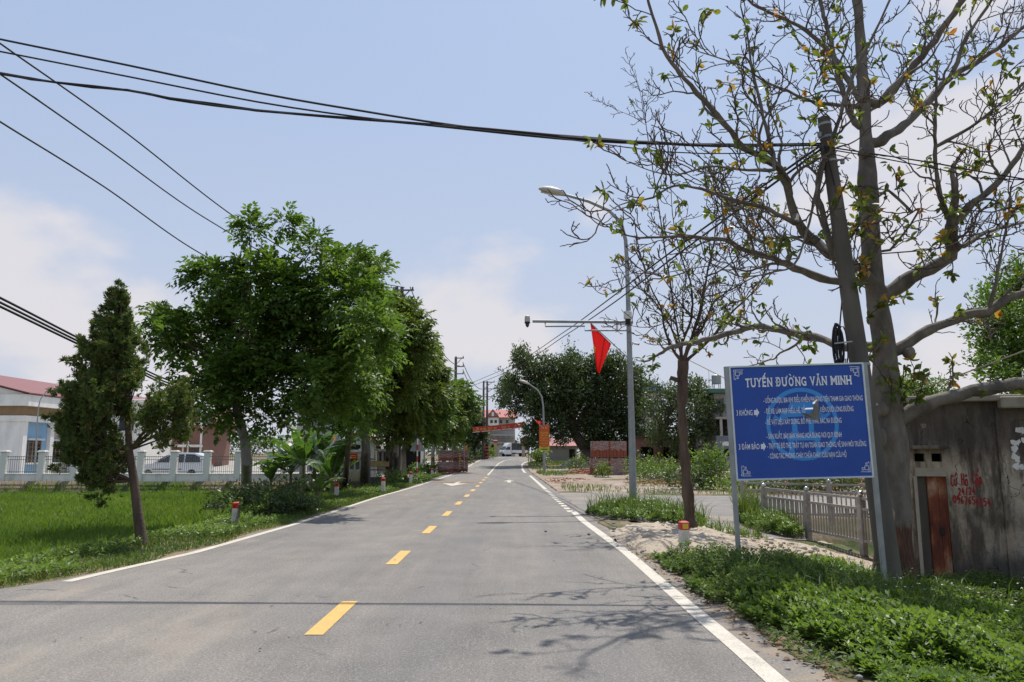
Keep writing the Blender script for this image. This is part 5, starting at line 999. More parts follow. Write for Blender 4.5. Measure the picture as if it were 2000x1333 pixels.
# ---------------------------------------------------------------- street lamp, cameras, flag
M_lens = mat('lamp_lens', (.55, .53, .45), (.45, .43, .36), 5, .3, 0, 0); M_cream = mat('cream_housing', (.5, .475, .4), (.43, .41, .34), 5, .5, 0, .03)
def street_lamp(base, y, pole_px, head_px, r0, label, group='street lamps on the right'):
    root = thing('street_lamp', base, label, 'street lamp', group); pts = smooth_path([P(a, b, y) for a, b in pole_px], .5); pts[0] = base.copy(); L = len(pts) - 1
    m = MB(); m.tube(pts, [r0 * (1 - .62 * i / L) for i in range(L + 1)], 12); m.build('pole', M_galv, root, base, True)
    a, c = P(*head_px[0], y), P(*head_px[1], y); d = (c - a); q = d.to_track_quat('X', 'Z').to_matrix(); l = d.length; h = MB()
    prof = [(0, .06, .06), (.12, .09, .08), (.3, .15, .115), (.6, .16, .12), (.85, .11, .085), (1, .04, .03)]; o = 0; vs = []; fs = []
    for i, (f, w_, t_) in enumerate(prof):
        for k in range(10): ang = 2 * math.pi * k / 10; vs.append(a + q @ Vector((f * l, w_ * math.cos(ang), t_ * math.sin(ang) * (1.3 if math.sin(ang) > 0 else .7))))
    fs = [(i * 10 + k, i * 10 + (k + 1) % 10, i * 10 + 10 + (k + 1) % 10, i * 10 + 10 + k) for i in range(5) for k in range(10)] + [tuple(range(10)), tuple(range(50, 60))]; h.add(vs, fs); hd = h.build('lamp_head', M_cream, root, base, True)
    ln = MB(); ln.add([a + q @ Vector((f * l, w_ * .8 * s_, -.088)) for f, w_, s_ in ((.42, .12, -1), (.9, .08, -1), (.9, .08, 1), (.42, .12, 1))], [(0, 1, 2, 3)]); ln.build('lens', M_lens, hd, Vector((0, 0, 0)) + base, recalc=False)
    cl = MB(); cl.tube([a - q @ Vector((.1, 0, 0)), a + q @ Vector((.14 * l, 0, 0))], [.035, .06], 10); cl.build('neck', M_dark, root, base, True); return root
yL = 22.6; lb_ = Vector(((1237 - 1000) / FPX * yL, yL, 0)); lb_.z = Z(lb_.x, lb_.y)
street_lamp(lb_, yL, [(1237, 1000), (1234, 850), (1230, 700), (1226, 560), (1222, 470), (1213, 435), (1190, 412), (1150, 394), (1104, 381)], [(1104, 381), (1052, 369)], .115, 'tall grey street lamp carrying the camera arm and red flag')
br = thing('camera_bracket', P(1226, 631, yL), 'horizontal pipe bracket reaching over the road from the tall lamp', 'bracket')
def pipe(mb, pts, r): mb.tube([P(a, b, yL - .12) - br.location for a, b in pts], r, 8)
m_ = MB(); pipe(m_, [(1236, 630), (1040, 628)], .045); m_.build('main_pipe', M_galv, br, None, True); m_ = MB(); pipe(m_, [(1065, 630), (1065, 638), (1142, 637.5), (1142, 646), (1232, 646)], .024); m_.build('lower_pipe', M_galv, br, None); m_ = MB(); c = P(1205, 638, yL - .12) - br.location; m_.cbox(c, (.07, .07, .2)); m_.build('spacer', M_white, br)
cm = thing('traffic_camera', P(1030, 628, yL - .12), 'white dome camera at the road end of the pipe bracket', 'camera'); m_ = MB(); m_.lathe([(.05, .17), (.075, .15), (.085, .04), (.08, -.02)], (0, 0, 0), 16); m_.build('housing', M_cream, cm, None, True); m_ = MB(); m_.lathe([(.085, -.02), (.085, -.06), (.07, -.07)], (0, 0, 0), 16); m_.build('collar', M_dark, cm, None, True); m_ = MB(); m_.lathe([(.06, -.07), (.055, -.13), (.03, -.17), (.005, -.19)], (0, 0, 0), 14); m_.build('lens_dome', M_glass, cm, None, True)
bx = thing('junction_box', P(1226, 616, yL - .14), 'white square junction box on the tall lamp pole', 'junction box'); m_ = MB(); m_.cbox((0, 0, 0), (.23, .14, .24), .012); m_.build('case', M_white, bx); m_ = MB(); m_.tube([(0, 0, -.12), (0, .02, -.3)], .08, 10); m_.build('clamp', M_dark, bx, None, True)
bc = thing('bullet_camera', P(1240, 672, yL - .12), 'small white bullet camera on the right of the tall lamp pole', 'camera'); m_ = MB(); m_.tube([(-.1, .05, .02), (0, 0, .02)], .02, 6); m_.cbox((-.08, .03, .02), (.05, .05, .12)); m_.build('mount', M_white, bc); m_ = MB(); m_.tube([(-.02, 0, .01), (.1, -.05, -.02)], .035, 10); m_.build('body', M_white, bc, None, True); m_ = MB(); m_.tube([(.1, -.05, -.02), (.118, -.058, -.026)], .03, 10); m_.build('lens', M_dark, bc, None, True)
def flag(y, hoist, tip_px, label, name='flag', group='red flags', m=M_redflag, star=None, staff=None):
    "cloth hanging from a slanting staff; hoist = (low px, high px), tip = where the free corner falls"
    a, b_, c = P(*hoist[0], y), P(*hoist[1], y), P(*tip_px, y); root = thing(name, a, label, 'flag', group); n = 10; V = []; F = []
    for i in range(n + 1):
        for j in range(n + 1):
            u, v = i / n, j / n; p = a.lerp(b_, u); dr = c - (a.lerp(b_, .5)); q = p.lerp(c + (p - a.lerp(b_, .5)) * .12, v); q = q + Vector((0, (.05 * math.sin(u * 9 + v * 3) + .03 * math.sin(u * 17)) * v * (b_ - a).length, 0)); V.append(tuple(q - a))
    F = [(i * (n + 1) + j, i * (n + 1) + j + 1, (i + 1) * (n + 1) + j + 1, (i + 1) * (n + 1) + j) for i in range(n) for j in range(n)]
    cl = np_mesh('cloth', np.array(V), np.array(F), m, root, None, None, True)
    if staff: st = MB(); st.tube([P(*staff[0], y + .02) - a, P(*staff[1], y + .02) - a], .016 if y < 40 else .03, 7); st.build('staff', M_galv, root, None, True)
    if star:
        s_ = MB(); sc0 = P(*star[0], y - .14) - a; rr = star[1]; pts = []
        for k in range(10): ang = math.pi / 2 + k * math.pi / 5; q = rr if k % 2 == 0 else rr * .4; pts.append((sc0.x + q * math.cos(ang) * star[2], sc0.y + .1 * (k % 2) * 0, sc0.z + q * math.sin(ang)))
        s_.add(pts, [tuple(range(10))]); s_.build('star', M_yellow, cl, None, recalc=False)
    return root
flag(yL - .05, ((1194, 672), (1153, 632)), (1168, 728), 'red flag with yellow star hanging below the pipe bracket', star=((1161, 682), .15, .32), staff=((1224, 697), (1152, 630)))

# ---------------------------------------------------------------- guard posts
M_postred = mat('post_red', (.5, .06, .04), (.4, .045, .035), 8, .6, 0, .1); M_postwh = mat('post_white', (.68, .66, .6), (.52, .5, .44), 5, .8, 0, .2, 40, dirt=(.3, .27, .2), dscale=5, damt=.5)
def guard_post(base, label, h=.62, w=.15, yellow=False, tilt=0):
    root = thing('guard_post', base, label, 'guard post', 'guard posts along the road', rz=R(8)); root.rotation_euler[1] = tilt; c = .025
    pr = lambda q, s: [(-q + s, -q), (q - s, -q), (q, -q + s), (q, q - s), (q - s, q), (-q + s, q), (-q, q - s), (-q, -q + s)]
    def oct_(z0, z1, q0, q1, m, nm):
        b_ = MB(); a, d = pr(q0, c), pr(q1, c); b_.add([(x, y, z0) for x, y in a] + [(x, y, z1) for x, y in d], [tuple(range(8)), tuple(range(8, 16))] + [(i, (i + 1) % 8, 8 + (i + 1) % 8, 8 + i) for i in range(8)]); return b_.build(nm, m, root)
    oct_(-.15, h - .14, w / 2, w / 2, M_postwh, 'shaft'); cp = oct_(h - .14, h - .02, w / 2 + .002, w / 2 + .002, M_postred, 'red_band'); oct_(h - .02, h, w / 2 + .002, w / 2 - .03, M_postred, 'cap')
    rf = MB(); rf.box((.0, -w / 2 - .004, h - .08), (w * .62, .006, .085)); rf.build('reflector', M_yellow if yellow else M_redflag, cp); return root
p = G(1337, 1078); guard_post(Vector((p.x, p.y, p.z)), 'white concrete guard post with red and yellow top right of the road', .5, .155, True)
for px, py, h, lab in ((459, 1027, .52, 'nearest white guard post on the left with twigs over its red top'), (657, 971, .52, 'second guard post on the left before the slender brown trunk'), (748, 962, .6, 'third guard post on the left before the thick grey trunk'), (802, 946, .64, 'fourth guard post on the left, just before the striped pole'), (844, 930, .55, 'farthest guard post on the left, past the striped pole')):
    p = G(px, py); guard_post(p, lab, h, .15 if px < 740 else .17, False, 0)

# ---------------------------------------------------------------- railing beside the ditch
M_rail = mat('railing_concrete', (.4, .365, .32), (.28, .25, .22), 6, .85, 0, .2, 40, dirt=(.17, .14, .115), dscale=5, damt=.5); M_chrome = mat('steel_ball', (.62, .62, .62), (.5, .5, .5), 4, .18, 1, 0)
def railing(name, a, b_, nposts, label, bars, group='railings round the ditch', h=1.05, zf=None):
    a, b_ = Vector(a), Vector(b_); root = thing(name, a, label, 'railing', group); d = b_ - a; L = d.length
    for i in range(nposts):
        p = d * (i / (nposts - 1)); m = MB(); m.cbox((p.x, p.y, h * .5 - .1), (.13, .13, h + .2), .015, math.atan2(d.y, d.x)); po = m.build('post', M_rail, root); q = MB(); q.ball((p.x, p.y, h + .05), .062, 8); q.build('ball_cap', M_chrome, po, None, True)
    for z in (h - .06, h - .28, .1): m = MB(); m.bar(Vector((0, 0, z)), d + Vector((0, 0, z)), .05, .055); m.build('rail', M_rail, root)
    proto = None; up = Vector((0, 0, 1))
    for i in range(bars):
        f = (i + .5) / bars; p = d * f
        if proto is None: m = MB(); m.box((0, 0, (h - .28 + .1) / 2), (.03, .03, h - .38)); proto = m.build('bar', M_rail, root); proto.location = p
        else: c = proto.copy(); col.objects.link(c); c.parent = root; c.location = p
    return root
zr_ = -.36
railing('ditch_railing', (7.85, 14.5, zr_), (6.85, 21.0, zr_ + .03), 4, 'near run of ball topped railing between the sand and the ditch', 58)
railing('ditch_railing', (7.3, 24.4, zr_ + .05), (13.6, 19.8, zr_ + .05), 4, 'far run of ball topped railing crossing behind the ditch', 60)
kb2 = MB(); kb2.cbox((7.25, 13.9, Z(7.25, 13.9) + .06), (.5, .9, .22), .03, .1); tag(kb2.build('concrete_block', M_conc, None, (7.25, 13.9, Z(7.25, 13.9))), 'loose grey concrete block at the near end of the railing', 'block')

# ---------------------------------------------------------------- weathered hut
M_hut = bpy.data.materials.new('stained_render'); t, b, o_ = nt(M_hut)
h1 = tnoise(t, 1.3, 9, .68); h2 = tnoise(t, 3.2, 8, .7, (1, 1, .22)); h3 = tnoise(t, 30, 5, .7); tcz = t.nodes.new('ShaderNodeTexCoord'); sz_ = t.nodes.new('ShaderNodeSeparateXYZ'); t.links.new(tcz.outputs['Object'], sz_.inputs[0])
base = ramp(t, h1, [(.3, (.18, .148, .11)), (.46, (.34, .29, .222)), (.64, (.48, .42, .33))])
base = tmix(t, tmath(t, 'MULTIPLY', tstep(t, h2, .42, .58), .85), base, (.06, .048, .036))
base = tmix(t, tmath(t, 'MULTIPLY', tstep(t, tnoise(t, 2.1, 7, .65, (1, 1, .3)), .58, .72), .4), base, (.28, .17, .1))
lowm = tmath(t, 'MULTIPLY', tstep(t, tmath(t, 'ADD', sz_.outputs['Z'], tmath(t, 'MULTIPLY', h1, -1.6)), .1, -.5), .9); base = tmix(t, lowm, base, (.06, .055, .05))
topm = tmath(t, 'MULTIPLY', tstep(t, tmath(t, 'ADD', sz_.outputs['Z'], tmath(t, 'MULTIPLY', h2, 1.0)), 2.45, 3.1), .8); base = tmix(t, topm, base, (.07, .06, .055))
cvo = t.nodes.new('ShaderNodeTexVoronoi'); cvo.feature = 'DISTANCE_TO_EDGE'; cvo.inputs['Scale'].default_value = 1.1; cwn = t.nodes.new('ShaderNodeTexNoise'); cwn.inputs['Scale'].default_value = 2.5; cwn.inputs['Detail'].default_value = 6; t.links.new(tcz.outputs['Object'], cwn.inputs['Vector']); cva = t.nodes.new('ShaderNodeVectorMath'); cva.operation = 'ADD'; t.links.new(tcz.outputs['Object'], cva.inputs[0]); t.links.new(cwn.outputs['Color'], cva.inputs[1]); t.links.new(cva.outputs[0], cvo.inputs['Vector'])
base = tmix(t, tmath(t, 'MULTIPLY', tmath(t, 'SUBTRACT', 1, tstep(t, cvo.outputs['Distance'], .004, .014), True), tstep(t, h1, .45, .6)), base, (.03, .025, .02))
chip = tnoise(t, 4.5, 9, .75); base = tmix(t, tmath(t, 'MULTIPLY', tstep(t, chip, .62, .66), .55), base, (.5, .45, .37)); base = tmix(t, tmath(t, 'MULTIPLY', tstep(t, tnoise(t, 14, 6, .75), .6, .68), .5), base, (.07, .055, .042))
t.links.new(base, b.inputs['Base Color']); b.inputs['Roughness'].default_value = .95; b.inputs['Specular IOR Level'].default_value = .15; tbump(t, b, tmath(t, 'ADD', h3, tmath(t, 'ADD', h1, chip)), .7, .025)
M_rust = bpy.data.materials.new('rusted_sheet'); t, b, o_ = nt(M_rust); q1 = tnoise(t, 3, 8, .65, (1, 1, .5)); q2 = tnoise(t, 25, 5, .7)
t.links.new(tmix(t, tmath(t, 'MULTIPLY', tstep(t, q2, .4, .7), .35), ramp(t, q1, [(.36, (.07, .02, .012)), (.48, (.17, .042, .018)), (.56, (.27, .1, .045)), (.66, (.36, .25, .16))]), (.09, .03, .018)), b.inputs['Base Color']); b.inputs['Roughness'].default_value = .85; tbump(t, b, q2, .3, .005)
M_void = mat('interior_shade', (.02, .018, .016), (.012, .011, .01), 3, .95, 0, 0)  # near-black colour painted in as the shade inside rooms and openings
yh0 = 13.7; ha = P(1776, 1000, yh0); ha.z = 0; hb_dir = Vector((1, -.28, 0)).normalized(); hbase = Vector((ha.x, ha.y, Z(ha.x, ha.y))); hut = thing('concrete_hut', hbase, 'stained concrete hut with rusty door and red painted phone number', 'hut', rz=math.atan2(hb_dir.y, hb_dir.x))
Hh = 2.55 + .0; HL = 5.2; HD = 3.2
def hpx(px, py):  # photo pixel -> (along wall, height) on the front face
    d = ray(px, py); nrm_ = Vector((hb_dir.y, -hb_dir.x, 0)); tt = (hbase - Vector((0, 0, EYE))).dot(nrm_) / d.dot(nrm_); w = Vector((0, 0, EYE)) + d * tt - hbase; return w.dot(hb_dir), w.z
dx0, dzt = hpx(1789, 930); dx1, _ = hpx(1848, 930); vx = [hpx(1784, 888)[0], hpx(1806, 888)[0], hpx(1819, 888)[0], hpx(1839, 888)[0]]; vz1 = hpx(1800, 886)[1]; vz0 = hpx(1800, 902)[1]; T = .14; zb = -.5; topz = hpx(1890, 785)[1]
def wseg(x0, x1, z0, z1): m = MB(); m.box(((x0 + x1) / 2, T / 2, (z0 + z1) / 2), (x1 - x0, T, z1 - z0)); return m
wm = MB()
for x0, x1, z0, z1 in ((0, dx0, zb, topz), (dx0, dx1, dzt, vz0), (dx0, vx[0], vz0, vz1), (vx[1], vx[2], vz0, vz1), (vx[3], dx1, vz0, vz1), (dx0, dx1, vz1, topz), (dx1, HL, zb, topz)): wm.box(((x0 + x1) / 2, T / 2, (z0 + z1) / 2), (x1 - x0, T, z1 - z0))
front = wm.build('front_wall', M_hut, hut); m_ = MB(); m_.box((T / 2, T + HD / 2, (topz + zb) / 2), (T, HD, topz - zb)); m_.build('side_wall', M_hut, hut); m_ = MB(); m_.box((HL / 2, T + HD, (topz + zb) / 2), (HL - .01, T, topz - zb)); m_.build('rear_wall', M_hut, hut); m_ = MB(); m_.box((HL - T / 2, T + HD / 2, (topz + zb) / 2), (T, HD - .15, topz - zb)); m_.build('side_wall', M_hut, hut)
m_ = MB(); m_.cbox((HL / 2 - .05, HD / 2 + .05, topz + .055), (HL + .3, HD + .4, .11), .015); M_slab = mat('weathered_slab', (.42, .38, .31), (.27, .24, .195), 3, .95, 0, .4, 30, dirt=(.12, .1, .08), dscale=3, damt=.5); m_.build('roof_slab', M_slab, hut); m_ = MB(); pb0 = hpx(1947, 790)[0]; m_.cbox(((HL + .1 + pb0) / 2, -.12, topz - .03), (HL + .1 - pb0, .26, .2), .02); m_.build('parapet_beam', M_slab, hut)
px_ = hpx(1951, 900)[0]; m_ = MB(); m_.box((px_ + .55, -.014, (topz - .14 + zb) / 2), (1.1, .028, topz - .14 - zb)); m_.build('pilaster', M_hut, hut)
cx0 = hpx(1768, 876)[0]; cx1 = hpx(1849, 872)[0]; cz = hpx(1800, 874)[1]; m_ = MB(); m_.cbox(((cx0 + cx1) / 2, -.16, cz), (cx1 - cx0, .34, .06), .012); m_.build('door_canopy', M_hut, hut)
xm = dx0 + (dx1 - dx0) * .36; m_ = MB(); m_.box(((xm + dx1) / 2, .05, (dzt + zb) / 2), (dx1 - xm, .02, dzt - zb)); 
door = m_.build('rusty_door', M_rust, hut); door['label'] = 'rust eaten sheet metal door leaf'
for xx in (xm + .02, xm + (dx1 - xm) * .62, dx1 - .02): m_ = MB(); m_.box((xx, .034, (dzt + zb) / 2), (.022, .016, dzt - zb)); m_.build('door_stile', M_rust, door)
m_ = MB(); m_.cbox((xm + (dx1 - xm) * .6, .02, hpx(1845, 1040)[1]), (.06, .03, .13), .01); m_.build('latch', M_dark, door)
m_ = MB(); m_.box(((dx0 + xm) / 2, .09, (dzt + zb) / 2), (xm - dx0, .02, dzt - zb)); m_.build('plank_infill', M_conc, hut); m_ = MB(); m_.box((dx0 - .02, -.015, (dzt + zb) / 2), (.05, .05, dzt - zb)); m_.build('door_jamb', M_slab, hut)
pl = MB(); pl.box(((dx0 + dx1) / 2, -.006, dzt + .07), (dx1 - dx0 + .02, .012, .15)); pl.build('lintel_plaster', M_slab, hut)
m_ = MB(); m_.box((HL / 2, T + .3, (topz) / 2 - .3), (HL - 2 * T - .02, .02, topz - .0)); m_.build('shade_backing', M_void, hut)  # near-black sheet, paints the inside shade seen through the vents
# painted writing
GL = {'C': [[(.9, .85), (.5, 1), (.1, .7), (.05, .3), (.4, 0), (.9, .15)]], 'u': [[(.05, .6), (.05, .15), (.35, 0), (.7, .15), (.7, .6)], [(.7, .55), (.95, .75)]], 'v': [[(.05, .6), (.15, .05), (.5, .05), (.75, .6)]], 'H': [[(.1, 1), (.1, 0)], [(.85, 1), (.85, 0)], [(.1, .5), (.85, .5)]], 'o': [[(.5, .62), (.1, .4), (.15, .05), (.6, 0), (.85, .3), (.7, .58), (.5, .62)]], '^': [[(.2, .8), (.5, 1), (.8, .8)]], 'l': [[(.4, 1.2), (.3, .2), (.6, 0)]], 'p': [[(.15, .6), (.1, -.3)], [(.12, .5), (.5, .65), (.8, .4), (.5, .05), (.12, .1)]], '´': [[(.4, .85), (.8, 1.15)]],
      '2': [[(.1, .8), (.4, 1), (.75, .8), (.6, .45), (.1, 0), (.85, .05)]], '4': [[(.55, 1), (.1, .4), (.85, .4)], [(.65, .75), (.62, 0)]], '/': [[(.3, -.05), (.6, 1)]], '0': [[(.5, 1), (.12, .7), (.15, .2), (.5, 0), (.85, .3), (.8, .8), (.5, 1)]], '9': [[(.8, .75), (.45, 1), (.12, .75), (.45, .5), (.8, .75), (.75, .3), (.6, 0)]], '6': [[(.75, .95), (.3, .7), (.12, .25), (.45, 0), (.8, .25), (.5, .5), (.15, .3)]], '7': [[(.1, 1), (.85, .95), (.4, 0)]], '5': [[(.8, 1), (.2, 1), (.15, .55), (.6, .6), (.8, .3), (.5, 0), (.1, .1)]]}
gr = MB()
def handwrite(txt, px0, py0, px1, py1, hpx_, wob=0):
    rr = random.Random(hash(txt) % 1000 if False else len(txt)); x0, z0 = hpx(px0, py0); x1, z1 = hpx(px1, py1); n = len(txt); hgt = hpx_ * .0089
    for i, ch in enumerate(txt):
        f = i / n; cx = x0 + (x1 - x0) * f; cz = z0 + (z1 - z0) * f + rr.uniform(-.01, .01); w_ = (x1 - x0) / n * .82
        for chs in ch if ch != ' ' else '':
            for st in GL.get(chs, []):
                pts = [Vector((cx + u * w_, -.004, cz + v * hgt)) for u, v in st]; sp_ = smooth_path(pts, .03)
                for a, c in zip(sp_[:-1], sp_[1:]): 
                    d = (c - a); 
                    if d.length < 1e-5: continue
                    s_ = Vector((-d.z, 0, d.x)).normalized() * .011; e_ = d.normalized() * .004; gr.add([a - s_ - e_, c - s_ + e_, c + s_ + e_, a + s_ - e_], [(0, 1, 2, 3)])
M_graf = mat('red_brush_paint', (.36, .03, .03), (.22, .03, .03), 12, .8, 0, 0)
def hw(txt, marks, *a):
    handwrite(txt, *a)
    handwrite(marks, *a)
M_graf = MATS['red_brush_paint']
hw('Cu Ho lop', ' ´  ^  ^ ', 1858, 950, 1920, 946, 22); handwrite('       ´ ', 1860, 943, 1922, 939, 22); tag(gr.build('painted_writing', M_graf, hut, recalc=False), kind='stuff'); gr = MB()
handwrite('24/24', 1872, 968, 1907, 967, 14); tag(gr.build('painted_writing', M_graf, hut, recalc=False), kind='stuff'); gr = MB()
handwrite('0967656254', 1862, 983, 1937, 990, 15); tag(gr.build('painted_writing', M_graf, hut, recalc=False), kind='stuff')
tp = MB(); rr_ = random.Random(9); ux0, uz0 = hpx(1985, 935); 
for k in range(26):
    a = rr_.uniform(0, 6.283); q = rr_.uniform(.55, 1.0); cx = ux0 + .12 + .17 * q * math.cos(a); cz2 = uz0 + .42 + .42 * q * math.sin(a); m = 7; sz2 = rr_.uniform(.03, .075); pts = [(cx + sz2 * rr_.uniform(.4, 1.2) * math.cos(i * 6.283 / m), -.031 - .0004 * k, cz2 + sz2 * rr_.uniform(.4, 1.4) * math.sin(i * 6.283 / m)) for i in range(m)]; tp.add(pts, [tuple(range(m))])
tp.build('torn_paper', M_white, hut, recalc=False)
M_tile = mat('red_tin', (.36, .09, .06), (.25, .06, .045), 3, .7, 0, .1)
ts = MB(); q0 = Vector((HL * .5, HD + .3, topz + .12))
tsr = thing('tin_sheet', P(1985, 762, 14.5), 'red tin sheet propped on the hut roof at the right edge', 'roof sheet'); ts.bar((-.35, 0, -.05), (.9, -.3, .28), .5, .02); ts.build('sheet', M_tile, tsr)
# ---------------------------------------------------------------- wall along the far side of the field
YF = 47.0
def fx_px(px): return (px - 1000) / FPX * YF
zt = -.30; fz = lambda py: EYE + (886 - py) / FPX * YF
fw = thing('boundary_wall', (fx_px(250), YF, zt), 'pale green boundary wall with square pillars and railings on a stone footing', 'wall'); FO = Vector(fw.location)
pxs = [-180, -116, -52, 21, 94, 158, 222, 285, 349, 413, 472, 535, 598, 655]
lowt = fz(926) - .01; ptop_ = fz(884)
M_iron = mat('grey_iron', (.2, .2, .19), (.13, .13, .125), 5, .6, .2, 0)
pil_me = None
for k, px in enumerate(pxs):
    x = fx_px(px)
    if pil_me is None:
        m = MB(); m.cbox((0, 0, (ptop_ - zt) / 2), (.36, .36, ptop_ - zt), .02); pil = m.build('pillar', M_fence, fw); m = MB(); m.cbox((0, 0, ptop_ - zt + .04), (.48, .48, .08), .02); m.cbox((0, 0, ptop_ - zt + .1), (.38, .38, .05), .02); capo = m.build('pillar_cap', M_fence, pil); pil_me = pil; pil.location = Vector((x, YF, zt)) - FO
    else:
        c = pil.copy(); col.objects.link(c); c.parent = fw; c.location = Vector((x, YF, zt)) - FO; d = capo.copy(); col.objects.link(d); d.parent = c
    if k + 1 < len(pxs):
        x2 = fx_px(pxs[k + 1]); a, b_ = x + .18, x2 - .18; m = MB(); m.box(((a + b_) / 2 - FO.x, 0, (lowt - zt) / 2), (b_ - a, .2, lowt - zt)); lw = m.build('low_panel', M_fence, fw); m = MB(); m.cbox(((a + b_) / 2 - FO.x, 0, lowt - zt + .035), (b_ - a, .28, .07), .015); m.build('coping', M_fence, lw)
        m = MB(); n = int((b_ - a) / .125); top = ptop_ - .22
        for i in range(n): xx = a + (i + .5) * (b_ - a) / n - FO.x; m.box((xx, 0, (lowt + .07 + top) / 2 - zt), (.018, .018, top - lowt - .07))
        for z in (top - .04, top - .22, lowt + .17): m.box(((a + b_) / 2 - FO.x, 0, z - zt), (b_ - a, .03, .03))
        m.build('railing_panel', M_iron, fw)
m = MB(); xa, xb_ = fx_px(-220), fx_px(668); m.box(((xa + xb_) / 2 - FO.x, -.05, -.06), (xb_ - xa, .62, .12)); m.build('plinth', M_fence, fw)
M_rub = [mat('footing_stone', c, tuple(v * .6 for v in c), 3, .95, 0, .5, 15) for c in ((.34, .32, .29), (.26, .24, .21), (.3, .25, .2), (.42, .4, .36))]
M_mort = mat('dark_mortar', (.12, .11, .095), (.08, .07, .06), 4, .95, 0, .3)
m = MB(); m.box(((xa + xb_) / 2 - FO.x, .06, -.6), (xb_ - xa, .5, .96)); foot = m.build('stone_footing', M_mort, fw)
rr_ = random.Random(77); stones = []
for q in range(8):
    bm = bmesh.new(); bmesh.ops.create_icosphere(bm, subdivisions=1, radius=.5)
    for v in bm.verts: v.co *= 1 + rr_.uniform(-.22, .22); v.co = Vector((max(-.46, min(.46, v.co.x)), v.co.y, max(-.42, min(.42, v.co.z))))
    me = bpy.data.meshes.new('stone'); bm.to_mesh(me); bm.free(); me.materials.append(M_rub[q % 4]); stones.append(me)
x = fx_px(-10); cnt = 0
while x < fx_px(660):
    w_ = rr_.uniform(.26, .55); z = -.14
    while z > -.75:
        h_ = rr_.uniform(.16, .3); s = bpy.data.objects.new('stone', stones[rr_.randrange(8)]); col.objects.link(s); s.parent = foot; s.location = (x + w_ / 2 - FO.x + rr_.uniform(-.05, .05), -.2, z - h_ / 2); s.scale = (w_ * 1.08, .22, h_ * 1.1); s.rotation_euler = (0, rr_.uniform(-.3, .3), 0); z -= h_; cnt += 1
    x += w_

# ---------------------------------------------------------------- school building with red roof
M_brown = mat('brown_band', (.3, .2, .11), (.24, .16, .09), 2, .85, 0, .05); M_bluew = mat('blue_wall', (.27, .45, .62), (.23, .39, .55), 1, .85, 0, .05); M_beige = mat('beige_wall', (.5, .46, .36), (.42, .38, .3), 1, .85, 0, .05)
M_roofpink = mat('pinkish_red_roof', (.2, .07, .066), (.175, .062, .058), .6, .6, 0, .05)
cx0, cy0 = -38.6, 60.0; sch = thing('school_building', (cx0, cy0, 0), 'single storey white and blue building with a pinkish red gable roof', 'building'); LN = 46.0; WD = 18.8; sb = lambda: MB()
m = sb(); m.box((-WD / 2, LN / 2, 2.0), (WD - .6, LN - .6, 4.4)); m.build('wall', M_beige, sch)
m = sb(); m.box((-WD / 2, -.0, 2.0), (WD, .3, 4.2)); gw = m.build('gable_wall', M_whitewall, sch); m = sb(); m.box((-WD / 2 - 1, -.17, 1.9), (WD - 4.5, .06, 3.0)); m.build('panel', M_fence, gw)
m = sb(); m.box((-WD / 2 + .15, LN / 2, 4.325), (WD + .5, LN + .5, .45)); m.build('beam', M_whitewall, sch); m = sb(); m.box((-WD / 2 + .1, LN / 2, 4.93), (WD + .2, LN + .2, .75)); m.build('brown_band', M_brown, sch); m = sb(); m.box((-WD / 2 + .2, LN / 2, 5.75), (WD + .9, LN + .9, .88)); m.build('fascia', M_whitewall, sch)
rz_ = 8.75; m = sb(); m.prism([(-WD - .1, 6.2), (.5, 6.2), (-WD / 2, rz_ - .12)], -.25, -.05); m.build('gable', M_whitewall, sch)
m = sb(); xe = .75; ze = 6.22; m.add([(xe, -.6, ze), (xe, LN + .5, ze), (-WD / 2 - .0, LN + .5, rz_), (-WD / 2, -.6, rz_), (xe, -.6, ze + .1), (xe, LN + .5, ze + .1), (-WD / 2, LN + .5, rz_ + .1), (-WD / 2, -.6, rz_ + .1)], [(0, 3, 2, 1), (4, 5, 6, 7), (0, 1, 5, 4), (3, 0, 4, 7), (1, 2, 6, 5)])
m.add([(-WD - xe, -.6, ze), (-WD - xe, LN + .5, ze), (-WD / 2, LN + .5, rz_), (-WD / 2, -.6, rz_), (-WD - xe, -.6, ze + .1), (-WD - xe, LN + .5, ze + .1), (-WD / 2, LN + .5, rz_ + .1), (-WD / 2, -.6, rz_ + .1)], [(0, 1, 2, 3), (7, 6, 5, 4), (0, 4, 5, 1)]); m.build('roof', M_roofpink, sch)
for i in range(13):
    y0 = .15 + i * 3.55
    m = sb(); m.box((.0, y0, 2.0), (.5, .5, 4.2)); m.build('column', M_whitewall, sch)
for i in range(12):
    y0 = .15 + i * 3.55
    if i % 3 == 0: m = sb(); m.box((-.12, y0 + 1.775, 2.05), (.12, 3.04, 4.1)); m.build('blue_panel', M_bluew, sch)
    wn_ = sb(); wx = -.04 if i % 3 == 0 else -.28; wn_.box((wx, y0 + 1.7, 1.75), (.06, 1.7, 1.75)); w = wn_.build('window', M_glass, sch); f = sb(); f.box((wx + .06, y0 + 1.7, 2.72), (.3, 2.1, .16)); f.box((wx + .06, y0 + 1.7, .8), (.26, 2.0, .13)); f.build('sill', M_white, w); f = sb()
    for q in (-.8, -.27, .27, .8): f.box((wx + .045, y0 + 1.7 + q, 1.75), (.05, .09, 1.72))
    for q in range(5): f.box((wx + .05, y0 + 1.7, 1.05 + q * .35), (.02, 1.6, .03))
    f.build('frame', M_brown, w)
